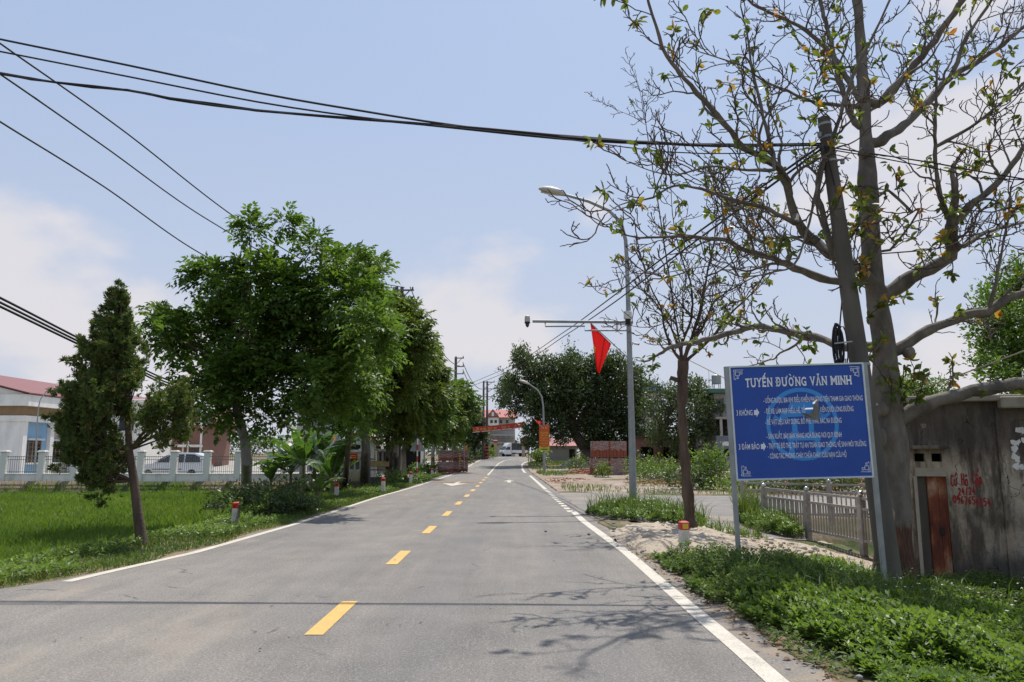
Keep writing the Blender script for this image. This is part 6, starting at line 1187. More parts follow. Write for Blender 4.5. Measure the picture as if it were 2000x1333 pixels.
# far block of the same yard, seen through the conifer
bl = thing('white_block', (-38, 72, 0), 'white two storey block with dark windows seen through the conifer', 'building'); m = MB(); m.box((0, 0, 3.0), (9, 6, 6.4)); wl_ = m.build('wall', M_whitewall, bl); m = MB(); m.cbox((0, 0, 6.3), (9.8, 6.8, .3), .04); m.build('roof_slab', M_whitewall, bl)
for i in range(4):
    for z in (1.6, 4.4): m = MB(); m.box((-3.2 + i * 2.1, -3.02, z), (1.3, .08, 1.5)); w = m.build('window', M_glass, bl); f = MB(); f.box((-3.2 + i * 2.1, -3.1, z - .85), (1.6, .2, .1)); f.build('sill', M_white, w)
# thin lamp in the yard
yl2 = 56.0; a = P(70, 922, yl2); root = thing('yard_lamp', Vector((a.x, yl2, -.1)), 'thin curved grey lamp post in front of the blue panelled building', 'street lamp'); pts = smooth_path([P(q, w, yl2) - root.location for q, w in ((68, 925), (71, 860), (74, 810), (79, 780), (90, 766), (112, 757))], .4); m = MB(); m.tube(pts, [.075 - .05 * i / len(pts) for i in range(len(pts))], 8); m.build('pole', M_galv, root, None, True); m = MB(); m.bar(pts[-1], P(132, 751, yl2) - root.location, .2, .06); m.build('lamp_head', M_iron, root)

# ---------------------------------------------------------------- houses glimpsed behind the left trees
M_brick = mat('brick_cladding', (.29, .15, .115), (.2, .11, .085), 6, .9, 0, .25, 25); M_tile2 = mat('brown_tile', (.3, .17, .13), (.23, .13, .1), 3, .85, 0, .3, 20); M_slate = mat('slate_blue_wall', (.15, .17, .21), (.12, .135, .17), 3, .8, 0, .1)
def px_house(px0, px1, pyt, y, depth, zg=0.): return (px0 - 1000) / FPX * y, (px1 - 1000) / FPX * y, EYE + (886 - pyt) / FPX * y * 1.02
x0, x1, zt_ = px_house(318, 398, 832, 78, 8); h1_ = thing('brick_house', ((x0 + x1) / 2, 78, 0), 'brick clad house with white pilasters and a grey dormer behind the pale wall', 'house'); W = x1 - x0
m = MB(); m.box((0, 4, zt_ / 2), (W, 8, zt_)); wl_ = m.build('wall', M_brick, h1_)
for q in (-.5, -.22, .08, .2, .5): m = MB(); m.box((q * W, -.06, zt_ / 2), (.16, .14, zt_)); m.build('pilaster', M_whitewall, h1_)
m = MB(); m.cbox((0, -.35, 2.35), (W + .3, .9, .25), .03); m.build('floor_band', M_whitewall, h1_); m = MB(); m.cbox((0, -.3, zt_ + .1), (W + .9, 1.0, .22), .03); m.build('eaves', M_whitewall, h1_)
m = MB(); m.prism([(-W / 2 - .6, zt_ + .2), (W / 2 + 1.2, zt_ + .2), (W / 2 + .4, zt_ + 2.0), (-W / 2 + 1.5, zt_ + 2.0)], .1, 8); m.build('roof', M_tile2, h1_)
dxc = (402 - 1000) / FPX * 78 - (x0 + x1) / 2; m = MB(); m.box((dxc, .6, zt_ + .9), (1.15, 1.6, 1.3)); dm = m.build('dormer', M_slate, h1_); m = MB(); m.prism([(dxc - .85, zt_ + 1.45), (dxc, zt_ + 2.35), (dxc + .85, zt_ + 1.45), (dxc + .72, zt_ + 1.35), (dxc, zt_ + 2.15), (dxc - .72, zt_ + 1.35)], -.45, 1.4); m.build('bargeboard', M_whitewall, dm); m = MB(); m.prism([(dxc - .7, zt_ + 1.4), (dxc + .7, zt_ + 1.4), (dxc, zt_ + 2.12)], -.19, 1.3); m.build('dormer_gable', M_slate, dm)
ar = [(dxc + .26 * math.cos(a), zt_ + 1.15 + .3 * math.sin(a)) for a in np.linspace(0, math.pi, 9)] + [(dxc - .26, zt_ + .6), (dxc + .26, zt_ + .6)]; m = MB(); m.prism([(dxc + (p - dxc) * 1.35, zt_ + .95 + (q - zt_ - .95) * 1.25) for p, q in ar], -.24, -.2); m.build('window_surround', M_whitewall, dm); m = MB(); m.prism(ar, -.27, -.22); m.build('arched_window', M_glass, dm)
for q, z in ((-.36, 1.1), (.35, 1.2)): m = MB(); m.box((q * W, -.05, z), (1.1, .1, 1.7)); m.build('window', M_glass, h1_)
M_greyw = mat('grey_plaster', (.4, .38, .35), (.33, .315, .29), .7, .9, 0, .1, 20, dirt=(.24, .23, .22), dscale=.5, damt=.4, stretch=(1, 1, .5)); M_grey2 = mat('grey_cladding', (.3, .3, .305), (.26, .26, .265), .7, .8, 0, .05)
yg = 74; x0 = (582 - 1000) / FPX * yg; x1 = (613 - 1000) / FPX * yg; x2 = (705 - 1000) / FPX * yg; zt_ = EYE + 104 / FPX * yg; gb = thing('grey_building', (x1, yg, 0), 'tall windowless grey building between the tree trunks, half beige and half grey', 'building'); m = MB(); m.box(((x0 + x1) / 2 - x1, 5, zt_ / 2), (x1 - x0, 10, zt_)); m.build('beige_wall', M_greyw, gb); m = MB(); m.box(((x2) / 2 - x1 / 2, 5.4, zt_ / 2 + .1), (x2 - x1, 10, zt_ + .2)); m.build('grey_wall', M_grey2, gb); m = MB(); m.tube([(0, -.1, 0), (0, -.1, zt_)], .09, 8); m.tube([(-2, -.12, zt_ - .6), (0, -.12, zt_ - .5)], .05, 6); m.build('downpipe', M_dark, gb)
m = MB()
for k in range(8): m.box((.55 + k * .55, .36, zt_ / 2), (.03, .06, zt_)); 
m.build('cladding_rib', M_grey2, gb); m = MB(); m.cbox((x2 / 2 - x0 / 2 - (x1 - x0), 5, zt_ + .3), (x2 - x0 + .4, 10.8, .2), .03); m.build('roof_edge', M_greyw, gb)
for px, py0, py1, lab in ((628, 830, 950, 'thin pale pole in front of the grey building'), (645, 800, 950, 'square grey concrete post in front of the grey building')):
    yq = 60; a, b_ = P(px, py0, yq), P(px, py1, yq); root = thing('concrete_post', (b_.x, yq, -.2), lab, 'post'); m = MB(); w_ = .09 if px == 628 else .3; m.bar((0, 0, 0), (0, 0, a.z + .2), w_, w_); m.build('shaft', M_galv if px == 628 else M_grey2, root); m = MB(); m.cbox((0, 0, a.z * .72), (w_ * 1.4, w_ * 1.4, .12)); m.build('collar', M_iron, root)
flag(58, ((634, 868), (640, 848)), (636, 874), 'faded orange flag left of the square grey post', m=M_orange, staff=((640, 880), (640, 846))); flag(58, ((650, 862), (651, 847)), (656, 858), 'faded orange flag right of the square grey post', m=M_orange, staff=((650, 875), (650, 845)))
# gatehouse
yq = 46.5; gx = lambda px: (px - 1000) / FPX * yq; gz = lambda py: EYE + (886 - py) / FPX * yq
ga = thing('gatehouse', (gx(715), yq, gz(946)), 'small white gatehouse with a red trimmed gable and a red and yellow name plate', 'building'); O = Vector(ga.location); B = lambda px0, px1, py0, py1, d=.2, dy=0: (lambda m: m.box(((gx(px0) + gx(px1)) / 2 - O.x, dy + d / 2, (gz(py0) + gz(py1)) / 2 - O.z), (gx(px1) - gx(px0), d, gz(py0) - gz(py1))) or m)(MB())
M_stain = mat('yellow_stained_wall', (.58, .52, .38), (.42, .35, .2), 2.5, .9, 0, .1, 30, dirt=(.3, .2, .08), dscale=2.5, damt=.6, stretch=(1, 1, .3))
def gpart(nm, m, *a, **k): return B(*a, **k).build(nm, m, ga)
gpart('wall', M_whitewall, 664, 706, 882, 938, d=2.6, dy=.3); gpart('base_wall', M_stain, 676, 707, 919, 941, d=.25, dy=0); gpart('corner_pillar', M_whitewall, 664, 674, 880, 945, d=.4, dy=-.1); gpart('coping', M_whitewall, 660, 712, 879, 883, d=2.9, dy=.1)
for p0 in (686, 697): w = gpart('window', M_glass, p0, p0 + 7, 898, 917, d=.08, dy=.24); B(p0 - 1, p0 + 8, 917, 918.5, d=.14, dy=.18).build('sill', M_white, w)
gpart('gable_wall', M_whitewall, 704, 724, 845, 942, d=2.2, dy=.5); m = MB(); m.prism([(gx(680) - O.x, gz(856) - O.z), (gx(706) - O.x, gz(836) - O.z), (gx(742) - O.x, gz(866) - O.z), (gx(742) - O.x, gz(872) - O.z), (gx(680) - O.x, gz(868) - O.z)], .4, 2.6); gbl = m.build('pediment', M_whitewall, ga); m = MB(); m.bar((gx(678) - O.x, .34, gz(862) - O.z), (gx(706) - O.x, .34, gz(838) - O.z), .1, .14); m.bar((gx(706) - O.x, .34, gz(838) - O.z), (gx(744) - O.x, .34, gz(868) - O.z), .1, .14); m.build('red_trim', M_red, gbl)
gpart('column', M_whitewall, 721, 733, 865, 936, d=.4, dy=.1); gpart('column_base', M_whitewall, 719, 736, 925, 932, d=.6, dy=0); gpart('column_capital', M_whitewall, 719, 735, 862, 867, d=.55, dy=.05); gpart('panel_wall', M_whitewall, 734, 756, 881, 922, d=.2, dy=1.0); M_green = mat('dark_green_pane', (.05, .1, .08), (.04, .08, .065), 2, .3, 0, 0)
for p0 in (739, 747.5): w = gpart('tall_window', M_green, p0, p0 + 3.5, 884, 911, d=.1, dy=.93)
gpart('step', M_conc, 716, 760, 931, 944, d=1.6, dy=-.6); gpart('roof_slab', M_whitewall, 700, 756, 877, 881, d=2.6, dy=.55)
npl = thing('name_plate', (gx(694), yq - .12, gz(892)), 'red name plate with yellow lettering on the white gatehouse', 'sign'); m = MB(); m.cbox((0, 0, 0), (gx(703) - gx(686), .06, gz(886) - gz(898)), .01); m.build('plate', M_redflag, npl); m = MB(); 
for k in range(9): m.box((-.2 + k * .048, -.035, .06), (.034, .01, .07)); m.box((-.2 + k * .048, -.035, -.06), (.034, .01, .07))
m.build('lettering', M_yellow, npl)
bn = thing('wooden_bench', (gx(745), yq - .8, gz(931)), 'wooden bench by the gatehouse column', 'bench'); m = MB(); m.cbox((0, 0, .45), (1.3, .4, .06)); m.build('seat', M_wood, bn); m = MB(); m.cbox((0, .2, .8), (1.3, .05, .35)); m.build('backrest', mat('yellowed_plank', (.42, .32, .13), (.3, .22, .09), 4, .8), bn)
for sx_ in (-.58, .58):
    for sy_ in (-.15, .18): m = MB(); m.box((sx_, sy_, .21), (.06, .06, .42)); m.build('leg', M_wood, bn)
# pitch roofed shelter and warehouse front seen between the trunks
wf = thing('workshop', (-12.5, 66, 0), 'long low workshop with a dark open front behind the trunks', 'building'); m = MB(); m.box((1.4, 3, 1.45), (6.5, .2, 2.9)); m.build('rear_wall', M_grey2, wf); m = MB(); m.add([(-2.2, -.6, 2.7), (5.0, -.6, 2.7), (5.0, 3.3, 3.6), (-2.2, 3.3, 3.6), (-2.2, -.6, 2.78), (5.0, -.6, 2.78), (5.0, 3.3, 3.68), (-2.2, 3.3, 3.68)], [(0, 3, 2, 1), (4, 5, 6, 7), (0, 1, 5, 4), (1, 2, 6, 5), (2, 3, 7, 6), (3, 0, 4, 7)]); m.build('roof', M_grey2, wf)
for q in (-2, -.3, 1.4, 3.1, 4.8): m = MB(); m.box((q, -.4, 1.35), (.22, .22, 2.7)); m.build('post', M_whitewall, wf)
m = MB(); m.box((1.4, 1.2, 1.2), (6.4, .1, 2.4)); m.build('front_shade_sheet', M_void, wf)  # black sheet standing in for the shade under the workshop roof

# ---------------------------------------------------------------- silver people carrier parked behind the wall
M_silver = mat('silver_car_paint', (.62, .63, .64), (.58, .59, .6), 1, .28, .35, 0); M_tail = mat('tail_lamp', (.4, .02, .02), (.3, .015, .015), 4, .3, 0, 0)
def wheel(parent, x, y, r_, w_, nm='wheel'):
    M3 = Matrix.Rotation(R(90), 3, 'X'); m = MB(); m.lathe([(r_ * .6, -w_ / 2), (r_ * .95, -w_ / 2), (r_, -w_ * .3), (r_, w_ * .3), (r_ * .95, w_ / 2), (r_ * .6, w_ / 2)], (x, y, r_), 18, M3); o = m.build(nm, M_dark, parent, None, True); m = MB(); m.lathe([(.02, -w_ * .46), (r_ * .6, -w_ * .42), (r_ * .6, w_ * .42), (.02, w_ * .46)], (x, y, r_), 14, M3); m.build('rim', M_galv, o, None, True); return o
def car(loc_, rz, label, paint, name='parked_car'):
    c = thing(name, loc_, label, 'car', None, rz); w_ = .86
    body = [(-2.25, .3), (-2.28, .62), (-2.1, .92), (-1.15, 1.02), (-.55, 1.3), (-.1, 1.58), (.5, 1.7), (1.5, 1.68), (2.05, 1.5), (2.22, 1.05), (2.28, .6), (2.25, .3)]
    m = MB(); vs = []; fs = []; n = len(body)
    for k, (yy_, f) in enumerate(((-w_, .94), (-w_ * .96, 1.0), (w_ * .96, 1.0), (w_, .94))):
        for x, z in body: tum = (z - .9) * .16 if z > .95 else 0; vs.append((x * (1 if 0 < k < 3 else .985), yy_ - math.copysign(max(0, tum), yy_), .3 + (z - .3) * (1 if 0 < k < 3 else .97)))
    for k in range(3): fs += [(k * n + i, k * n + (i + 1) % n, (k + 1) * n + (i + 1) % n, (k + 1) * n + i) for i in range(n)]
    fs += [tuple(range(n)), tuple(range(4 * n - 1, 3 * n - 1, -1))]; m.add(vs, fs); b_ = m.build('body', paint, c, None, False)
    for sy_ in (-1, 1):
        yv = lambda z: sy_ * (w_ + .006 - max(0, (z - .9) * .16))
        for pts in ([(-1.0, 1.06), (-.45, 1.33), (-.08, 1.54), (-.08, 1.06)], [(0, 1.06), (0, 1.57), (.85, 1.6), (.85, 1.06)], [(.95, 1.06), (.95, 1.6), (1.5, 1.58), (1.85, 1.42), (1.95, 1.08)]): m = MB(); m.add([(x, yv(z), z) for x, z in pts], [tuple(range(len(pts)))]); m.build('side_window', M_glass, c, recalc=False)
        m = MB(); m.box((-.2, sy_ * (w_ + .004), .62), (1.9, .012, .05)); m.build('door_trim', M_dark, c); m = MB(); m.cbox((-.85, sy_ * .98, 1.08), (.14, .16, .12)); m.build('mirror', paint, c); m = MB(); m.box((2.2, sy_ * .72, .98), (.1, .22, .4)); m.build('tail_lamp', M_tail, c); m = MB(); m.box((-2.18, sy_ * .62, .74), (.1, .36, .16)); m.build('headlight', M_lens, c)
    m = MB(); m.add([(-1.1, -.7, 1.05), (-.2, -.66, 1.545), (-.2, .66, 1.545), (-1.1, .7, 1.05)], [(0, 1, 2, 3)]); ws = m.build('windscreen', M_glass, c, recalc=False); ws.location = (-.03, 0, .02); m = MB(); m.add([(2.1, -.66, 1.45), (2.25, -.7, 1.08), (2.25, .7, 1.08), (2.1, .66, 1.45)], [(0, 1, 2, 3)]); m.build('rear_window', M_glass, c, recalc=False)
    for x in (-1.4, 1.4):
        for sy_ in (-.76, .76): wheel(c, x, sy_, .31, .2)
    m = MB(); m.cbox((2.28, 0, .5), (.12, 1.6, .2)); m.build('bumper', paint, c); m = MB(); m.cbox((-2.28, 0, .46), (.12, 1.6, .22)); m.build('bumper', paint, c); return c
car((-22.6, 51.5, -.05), R(3), 'silver people carrier parked behind the pale wall', M_silver)

# ---------------------------------------------------------------- utility poles down the left side
def epole(base, hgt, r0, label, twin=0, arms=(), name='power_pole'):
    root = thing(name, base, label, 'pole', 'power poles on the left'); 
    for k in range(2 if twin else 1): x = (k - .5) * twin if twin else 0; m = MB(); m.tube([(x, 0, -.1), (x, 0, hgt * .5), (x, 0, hgt)], [r0, r0 * .85, r0 * .65], 10); m.build('shaft', M_conc, root, None, True)
    for z, x0, x1, br_ in arms:
        m = MB(); m.box(((x0 + x1) / 2, -.16, z), (x1 - x0, .1, .1)); a = m.build('crossarm', M_iron, root)
        if br_: m = MB(); m.bar((x1 * .75, -.16, z), (x1 * .2, -.16, z - .55), .06); m.build('brace', M_iron, a)
        for x in (x0 + .08, x1 - .08): m = MB(); m.lathe([(.03, 0), (.07, .04), (.04, .08), (.065, .13), (.03, .18)], (x, -.16, z + .04), 8); m.build('insulator', mat('insulator_glaze', (.2, .1, .06)) if 'insulator_glaze' not in MATS else MATS['insulator_glaze'], a, None, True)
    return root
yA = 47.5; xA = (780 - 1000) / FPX * yA; zA = P(780, 560, yA).z; epole(Vector((xA - .15, yA, Z(xA, yA))), zA + .1, .17, 'twin concrete power pole rising out of the leafy trees', .34, ((zA - .15, -.4, .95, True), (zA - .62, -.35, .42, False)))
yB = 78; xB = (889.5 - 1000) / FPX * yB; zB = P(889, 698, yB).z; epole(Vector((xB, yB, Z(xB, yB))), zB - Z(xB, yB), .2, 'single concrete power pole with three short crossarms on one side', 0, tuple((zB - Z(xB, yB) - q, -.05, .85, q < .7) for q in (.12, 1.0, 1.75)))
yC = 106; xC = (948 - 1000) / FPX * yC; zC = P(948, 745, yC).z; zc0 = Z(xC, yC); pc = epole(Vector((xC, yC, zc0)), zC - zc0, .19, 'far twin power pole with orange and black striped foot by the road bend', .5, tuple((zC - zc0 - q, -.3, 1.3, True) for q in (.15, 1.1, 2.2)))
for k in range(8): m = MB(); m.lathe([(.26, .25 + k * .22), (.26, .25 + k * .22 + .215)], (.25, 0, 0), 12); m.build('stripe_band', M_orange if k % 2 == 0 else M_dark, pc)
# ---------------------------------------------------------------- banner across the road
M_txt = mat('yellow_print', (.7, .42, .04), (.62, .36, .03), 5, .7, 0, 0)
yb2 = 104.; a, b_ = P(923, 839.5, yb2), P(1026, 829.5, yb2 - 1.5); bd = b_ - a; L = bd.length; ban = thing('road_banner', a, 'long red banner with yellow lettering strung over the road', 'banner'); ban.rotation_euler = (0, -math.atan2(bd.z, bd.x), math.atan2(bd.y, bd.x)); hB = .76; n = 24
V = []; F = []
for i in range(n + 1):
    x = L * i / n; yv = .05 * math.sin(i * 1.3); V += [(x, yv, -hB / 2 - .1 * math.sin(math.pi * i / n)), (x, yv + .03, hB / 2 - .1 * math.sin(math.pi * i / n))]
F = [(2 * i, 2 * i + 2, 2 * i + 3, 2 * i + 1) for i in range(n)]; np_mesh('cloth', np.array(V), np.array(F), M_red, ban); rr_ = random.Random(3)
m = MB(); x = 1.15
while x < L - .5:
    w_ = rr_.uniform(.12, .2); zc = -.1 * math.sin(math.pi * x / L)
    if rr_.random() < .8: m.box((x, -.07, zc), (.035, .01, .34)); m.box((x + w_ * .5, -.07, zc + rr_.choice((.15, 0, -.15))), (w_ * .75, .01, .06)); m.box((x + w_ * .8, -.07, zc), (.035, .01, .34))
    x += w_ + .06
m.build('lettering', M_txt, ban); m = MB(); ring = [(.62 + q * math.cos(t_), -.07, q * math.sin(t_) - .04) for t_ in np.linspace(R(-120), R(120), 15) for q in (.2, .27)]; m.add(ring, [(2 * i, 2 * i + 1, 2 * i + 3, 2 * i + 2) for i in range(14)]); m.bar((.42, -.07, -.28), (.8, -.07, .12), .012, .06); m.bar((.7, -.07, .2), (.9, -.07, .02), .012, .09); m.build('emblem', M_txt, ban, recalc=False); m = MB(); m.bar((0, -.02, -hB / 2), (L, -.02, -hB / 2 - .0), .03, .07); m.build('white_hem', M_white, ban); m = MB(); m.tube([(-1.5, 0, hB / 2 + .1), (0, 0, hB / 2)], .015, 5); m.tube([(L, 0, hB / 2), (L + 2.5, 0, hB / 2 + .4)], .015, 5); m.build('rope', M_black, ban)
# ---------------------------------------------------------------- red-white pole with triangular warning sign seen from behind
yS = 41.5; xS = (817 - 1000) / FPX * yS; zS = Z(xS, yS); ws_ = thing('warning_sign', (xS, yS, zS), 'triangular road sign seen from its grey back on a red and white striped pole', 'sign'); H0 = EYE + (886 - 858) / FPX * yS - zS; k0 = (H0 + .1) / 8
for k in range(8): m = MB(); m.tube([(0, 0, -.1 + k * k0), (0, 0, -.1 + (k + 1) * k0)], .04, 10); m.build('pole_band', M_white if k % 2 else M_red, ws_, None, True)
zc = EYE + (886 - 882) / FPX * yS - zS; m = MB(); m.prism([(-.36, zc), (.36, zc), (.42, zc + .04), (.05, zc + .68), (-.05, zc + .68), (-.42, zc + .04)], .045, .06); m.build('triangle_plate', mat('sign_back_grey', (.3, .31, .32), (.25, .26, .27), 4, .5, .4, 0), ws_)
# ---------------------------------------------------------------- wrapped brick pallets
M_brickR = mat('stacked_brick', (.33, .1, .055), (.2, .06, .036), 9, .9, 0, .3, 30)
M_wrap = bpy.data.materials.new('plastic_wrap'); t, b, o_ = nt(M_wrap); wz = tnoise(t, 5, 6, .7, (.35, .35, 2.4)); tr_ = t.nodes.new('ShaderNodeBsdfTransparent'); mx = t.nodes.new('ShaderNodeMixShader'); b.inputs['Base Color'].default_value = (.5, .43, .41, 1); b.inputs['Roughness'].default_value = .3; t.links.new(tmath(t, 'ADD', tmath(t, 'MULTIPLY', tstep(t, wz, .35, .7), .55), .15), mx.inputs[0]); t.links.new(tr_.outputs[0], mx.inputs[1]); t.links.new(b.outputs[0], mx.inputs[2]); t.links.new(mx.outputs[0], o_.inputs[0]); tbump(t, b, wz, .8, .04)
def pallet(loc_, w_, d_, h_, label, group, seed, wrap=(.55, 1), rz=0):
    q = random.Random(seed); root = thing('brick_pallet', loc_, label, 'brick pallet', group, rz); m = MB(); nz_ = max(6, int(h_ / .11)); nx_ = max(4, int(w_ / .24)); zb0 = .1
    for k in range(nz_):
        z = zb0 + (k + .5) * (h_ - zb0) / nz_; off = .5 if k % 2 else 0
        for side_ in (0, 1, 2, 3):
            Ls, D_ = (w_, d_) if side_ < 2 else (d_, w_); nn = max(3, int(Ls / .24))
            for i in range(nn):
                c = (-Ls / 2 + (i + .5) * Ls / nn); j = q.uniform(-.012, .012); bw = Ls / nn * .93; bh = (h_ - zb0) / nz_ * .86
                p = (c, (-D_ / 2 + .06 + j) * (1 if side_ % 2 == 0 else -1), z) if side_ < 2 else ((-D_ / 2 + .06 + j) * (1 if side_ % 2 == 0 else -1), c, z); m.box(p, (bw, .12, bh) if side_ < 2 else (.12, bw, bh))
    m.box((0, 0, zb0 + (h_ - zb0) / 2), (w_ - .22, d_ - .22, h_ - zb0 - .01)); st = m.build('stacked_bricks', M_brickR, root, recalc=False); st['kind'] = 'stuff'
    m = MB()
    for x in (-w_ * .4, 0, w_ * .4): m.box((x, 0, .03), (.1, d_, .06))
    for y in np.linspace(-d_ * .45, d_ * .45, 5): m.box((0, y, .08), (w_, .1, .03))
    m.build('wooden_base', M_wood, root); V = []; F = []; z0, z1 = h_ * wrap[0], h_ * wrap[1] + .02; nn = 36; lv = 5
    for k in range(lv + 1):
        for i in range(nn):
            a = 2 * math.pi * i / nn; ca, sa = math.cos(a), math.sin(a); s_ = 1 / max(abs(ca), abs(sa)); V.append(((w_ / 2 + .02) * ca * s_ + q.uniform(-.008, .012), (d_ / 2 + .02) * sa * s_ + q.uniform(-.012, .012), z0 + (z1 - z0) * k / lv + (q.uniform(-.07, .07) if k == 0 else 0)))
    F = [(k * nn + i, k * nn + (i + 1) % nn, (k + 1) * nn + (i + 1) % nn, (k + 1) * nn + i) for k in range(lv) for i in range(nn)]; m = MB(); m.add(V, F); m.f.append(tuple(lv * nn + i for i in range(nn))); m.build('plastic_wrap', M_wrap, root, None, True, recalc=False); return root
yP = 57.; px2 = lambda px: (px - 1000) / FPX * yP; zP = Z(px2(1185), yP); hp = 1.24
for (px, k, lab, wr) in ((1168, 0, 'lower left pallet of wrapped bricks on the lot', (.5, 1)), (1203, 0, 'lower right pallet of wrapped bricks on the lot, wrapped down to its foot', (.1, 1)), (1170, 1, 'upper left pallet of wrapped bricks on the lot', (.5, 1)), (1203, 1, 'upper right pallet of wrapped bricks on the lot', (.5, 1))):
    pallet((px2(px), yP, zP + k * (hp + .01)), 1.27 if k else 1.3, 1.1, hp, lab, 'wrapped brick pallets on the right lot', px + k, wr, R(2))
yQ = 63.; qx = lambda px: (px - 1000) / FPX * yQ; zQ = Z(qx(876), yQ)
for (px, dy, k, lab, w_) in ((872, 0, 0, 'lower wrapped brick pallet beside the left tree trunks', 1.25), (872, 0, 1, 'upper wrapped brick pallet beside the left tree trunks', 1.2), (885, 1.6, 0, 'lower brick pallet standing behind the left pair', .9), (885, 1.6, 1, 'upper brick pallet standing behind the left pair', .9), (901, 4, 0, 'lower wrapped brick pallet right of the black striped trunk', .7), (901, 4, 1, 'upper wrapped brick pallet right of the black striped trunk', .7)):
    pallet((qx(px), yQ + dy, zQ + k * .93), w_, 1.0, .92, lab, 'wrapped brick pallets on the left', px * 3 + k, (.35, 1), R(4))
yT = 66.; xT = (896 - 1000) / FPX * yT; sp_ = thing('striped_stump', (xT, yT, Z(xT, yT)), 'short post painted with yellow and black slanting stripes between the left brick pallets', 'post'); m = MB(); m.tube([(0, 0, -.1), (0, 0, 1.75)], .22, 12); m.build('shaft', M_dark, sp_, None, True)
for k in range(7): z = .25 + k * .21; m = MB(); m.add([(.226 * math.sin(a), -.226 * math.cos(a), z + .1 * (a / 1.2) * 1.0 + s_) for a in np.linspace(-1.2, 1.2, 7) for s_ in (-.05, .05)], [(2 * i, 2 * i + 2, 2 * i + 3, 2 * i + 1) for i in range(6)]); m.build('yellow_stripe', M_yellow, sp_, recalc=False)
flag(66, ((907, 878), (914, 868)), (910, 880), 'small faded orange flag beside the left brick pallets', m=M_orange, staff=((907, 915), (906, 866)))
nb = thing('notice_plate', P(882, 872, 68), 'small white notice plate above the left brick pallets', 'sign'); m = MB(); m.cbox((0, 0, 0), (.28, .03, .45), .01); m.build('plate', M_white, nb); m = MB(); m.box((0, .05, -.9), (.05, .05, 2.4)); m.build('post', M_iron, nb); m = MB()
for k in range(5): m.box((0, -.018, .14 - k * .07), (.2, .006, .025))
m.build('text_line', M_dark, nb)
# ---------------------------------------------------------------- far lamp with orange notice, small signs
yN = 64.; pb2 = Vector(((1063 - 1000) / FPX * yN, yN, 0)); pb2.z = Z(pb2.x, yN); street_lamp(pb2, yN, [(1063, 922), (1062, 850), (1061, 795), (1058, 775), (1050, 762), (1034, 751)], [(1034, 751), (1014, 743)], .13, 'far street lamp above the orange notice, in front of the huge tree')
nt_ = thing('vertical_notice', P(1063, 856, yN - .2), 'tall orange notice with yellow lines and a green foot on the far lamp post', 'sign'); W, H = 20 / FPX * yN, 50 / FPX * yN; M_org = mat('orange_print', (.52, .1, .025), (.46, .085, .02), 3, .6, 0, 0); M_lime = mat('lime_print', (.45, .48, .03), (.4, .44, .03), 3, .6, 0, 0)
m = MB(); m.cbox((0, 0, 0), (W, .05, H), .01); m.build('board', M_org, nt_); m = MB(); m.add([(-W / 2, -.03, -H / 2), (W / 2, -.03, -H / 2), (W / 2, -.03, -H * .3), (W * .15, -.03, -H * .36), (-W * .15, -.03, -H * .36), (-W / 2, -.03, -H * .3)], [(0, 1, 2, 3, 4, 5)]); m.build('foot_band', M_lime, nt_, recalc=False); rr_ = random.Random(6)
for k in range(9):
    z = H * .22 - k * H * .063; w_ = W * rr_.uniform(.6, .86) * (.5 if k > 7 else 1); n_ = int(w_ / .055); m = MB()
    for i in range(n_):
        if rr_.random() < .86: m.box((-w_ / 2 + (i + .5) * w_ / n_, -.033, z), (w_ / n_ * .7, .008, H * .026))
    m.build('text_line', M_txt, nt_)
m = MB()
for s_ in (-1, 1): m.add([(s_ * W * .17 + .09 * math.cos(a), -.034, H * .4 + .07 * math.sin(a)) for a in np.linspace(0, 6.1, 7)], [tuple(range(7))])
m.build('emblem', M_txt, nt_, recalc=False); m = MB(); m.box((0, -.034, -H * .43), (W * .6, .008, H * .03)); m.build('foot_lettering', M_dark, nt_)
flag(yN - .4, ((1043, 819), (1060, 826)), (1052, 830), 'small red flag with star above the orange notice', star=((1053, 825), .11, 1), staff=((1062, 838), (1043, 819)))
yM = 92.; xM = (1032 - 1000) / FPX * yM; rs = thing('round_sign', (xM, yM, Z(xM, yM)), 'round red sign on a grey post at the bend', 'sign'); zt_ = P(1032, 858, yM).z - rs.location.z; m = MB(); m.tube([(0, 0, -.1), (0, 0, zt_ + .2)], .05, 8); m.build('pole', M_galv, rs, None, True); m = MB(); m.lathe([(.01, -.015), (.42, -.015), (.42, .015), (.01, .015)], (-.3, -.08, zt_), 20, Matrix.Rotation(R(90), 3, 'X')); m.build('disc', M_red, rs)
xM = (1038.5 - 1000) / FPX * 93; ps_ = thing('poster_board', (xM, 93, Z(xM, 93)), 'small poster with a blue and orange picture on a post at the bend', 'sign'); zt_ = P(1038, 852, 93).z - ps_.location.z; m = MB(); m.tube([(0, 0, -.1), (0, 0, zt_ + 1)], .05, 8); m.build('pole', M_galv, ps_, None, True); m = MB(); m.cbox((.12, -.08, zt_ - .6), (.62, .04, 1.5), .01); bd_ = m.build('board', M_org, ps_); m = MB(); m.box((.12, -.105, zt_ - .4), (.56, .01, .65)); m.build('blue_picture', mat('pale_blue_print', (.3, .5, .6), (.25, .42, .52)), bd_)
flag(92, ((1036, 855), (1028, 852)), (1030, 862), 'little red flag by the round sign at the bend', m=M_redflag)
# ---------------------------------------------------------------- white light truck at the bend
yK = 148.; xK = (1004 - 1000) / FPX * yK; tk = thing('light_truck', (xK, yK, Z(xK, yK) + .03), 'white light truck with a dark canvas covered bed at the end of the road', 'truck', None, R(32)); M_trw = mat('truck_white', (.78, .78, .76), (.72, .72, .7), 1, .35, 0, 0); M_canv = mat('grey_canvas', (.07, .075, .085), (.05, .055, .06), 2, .8, 0, .2)
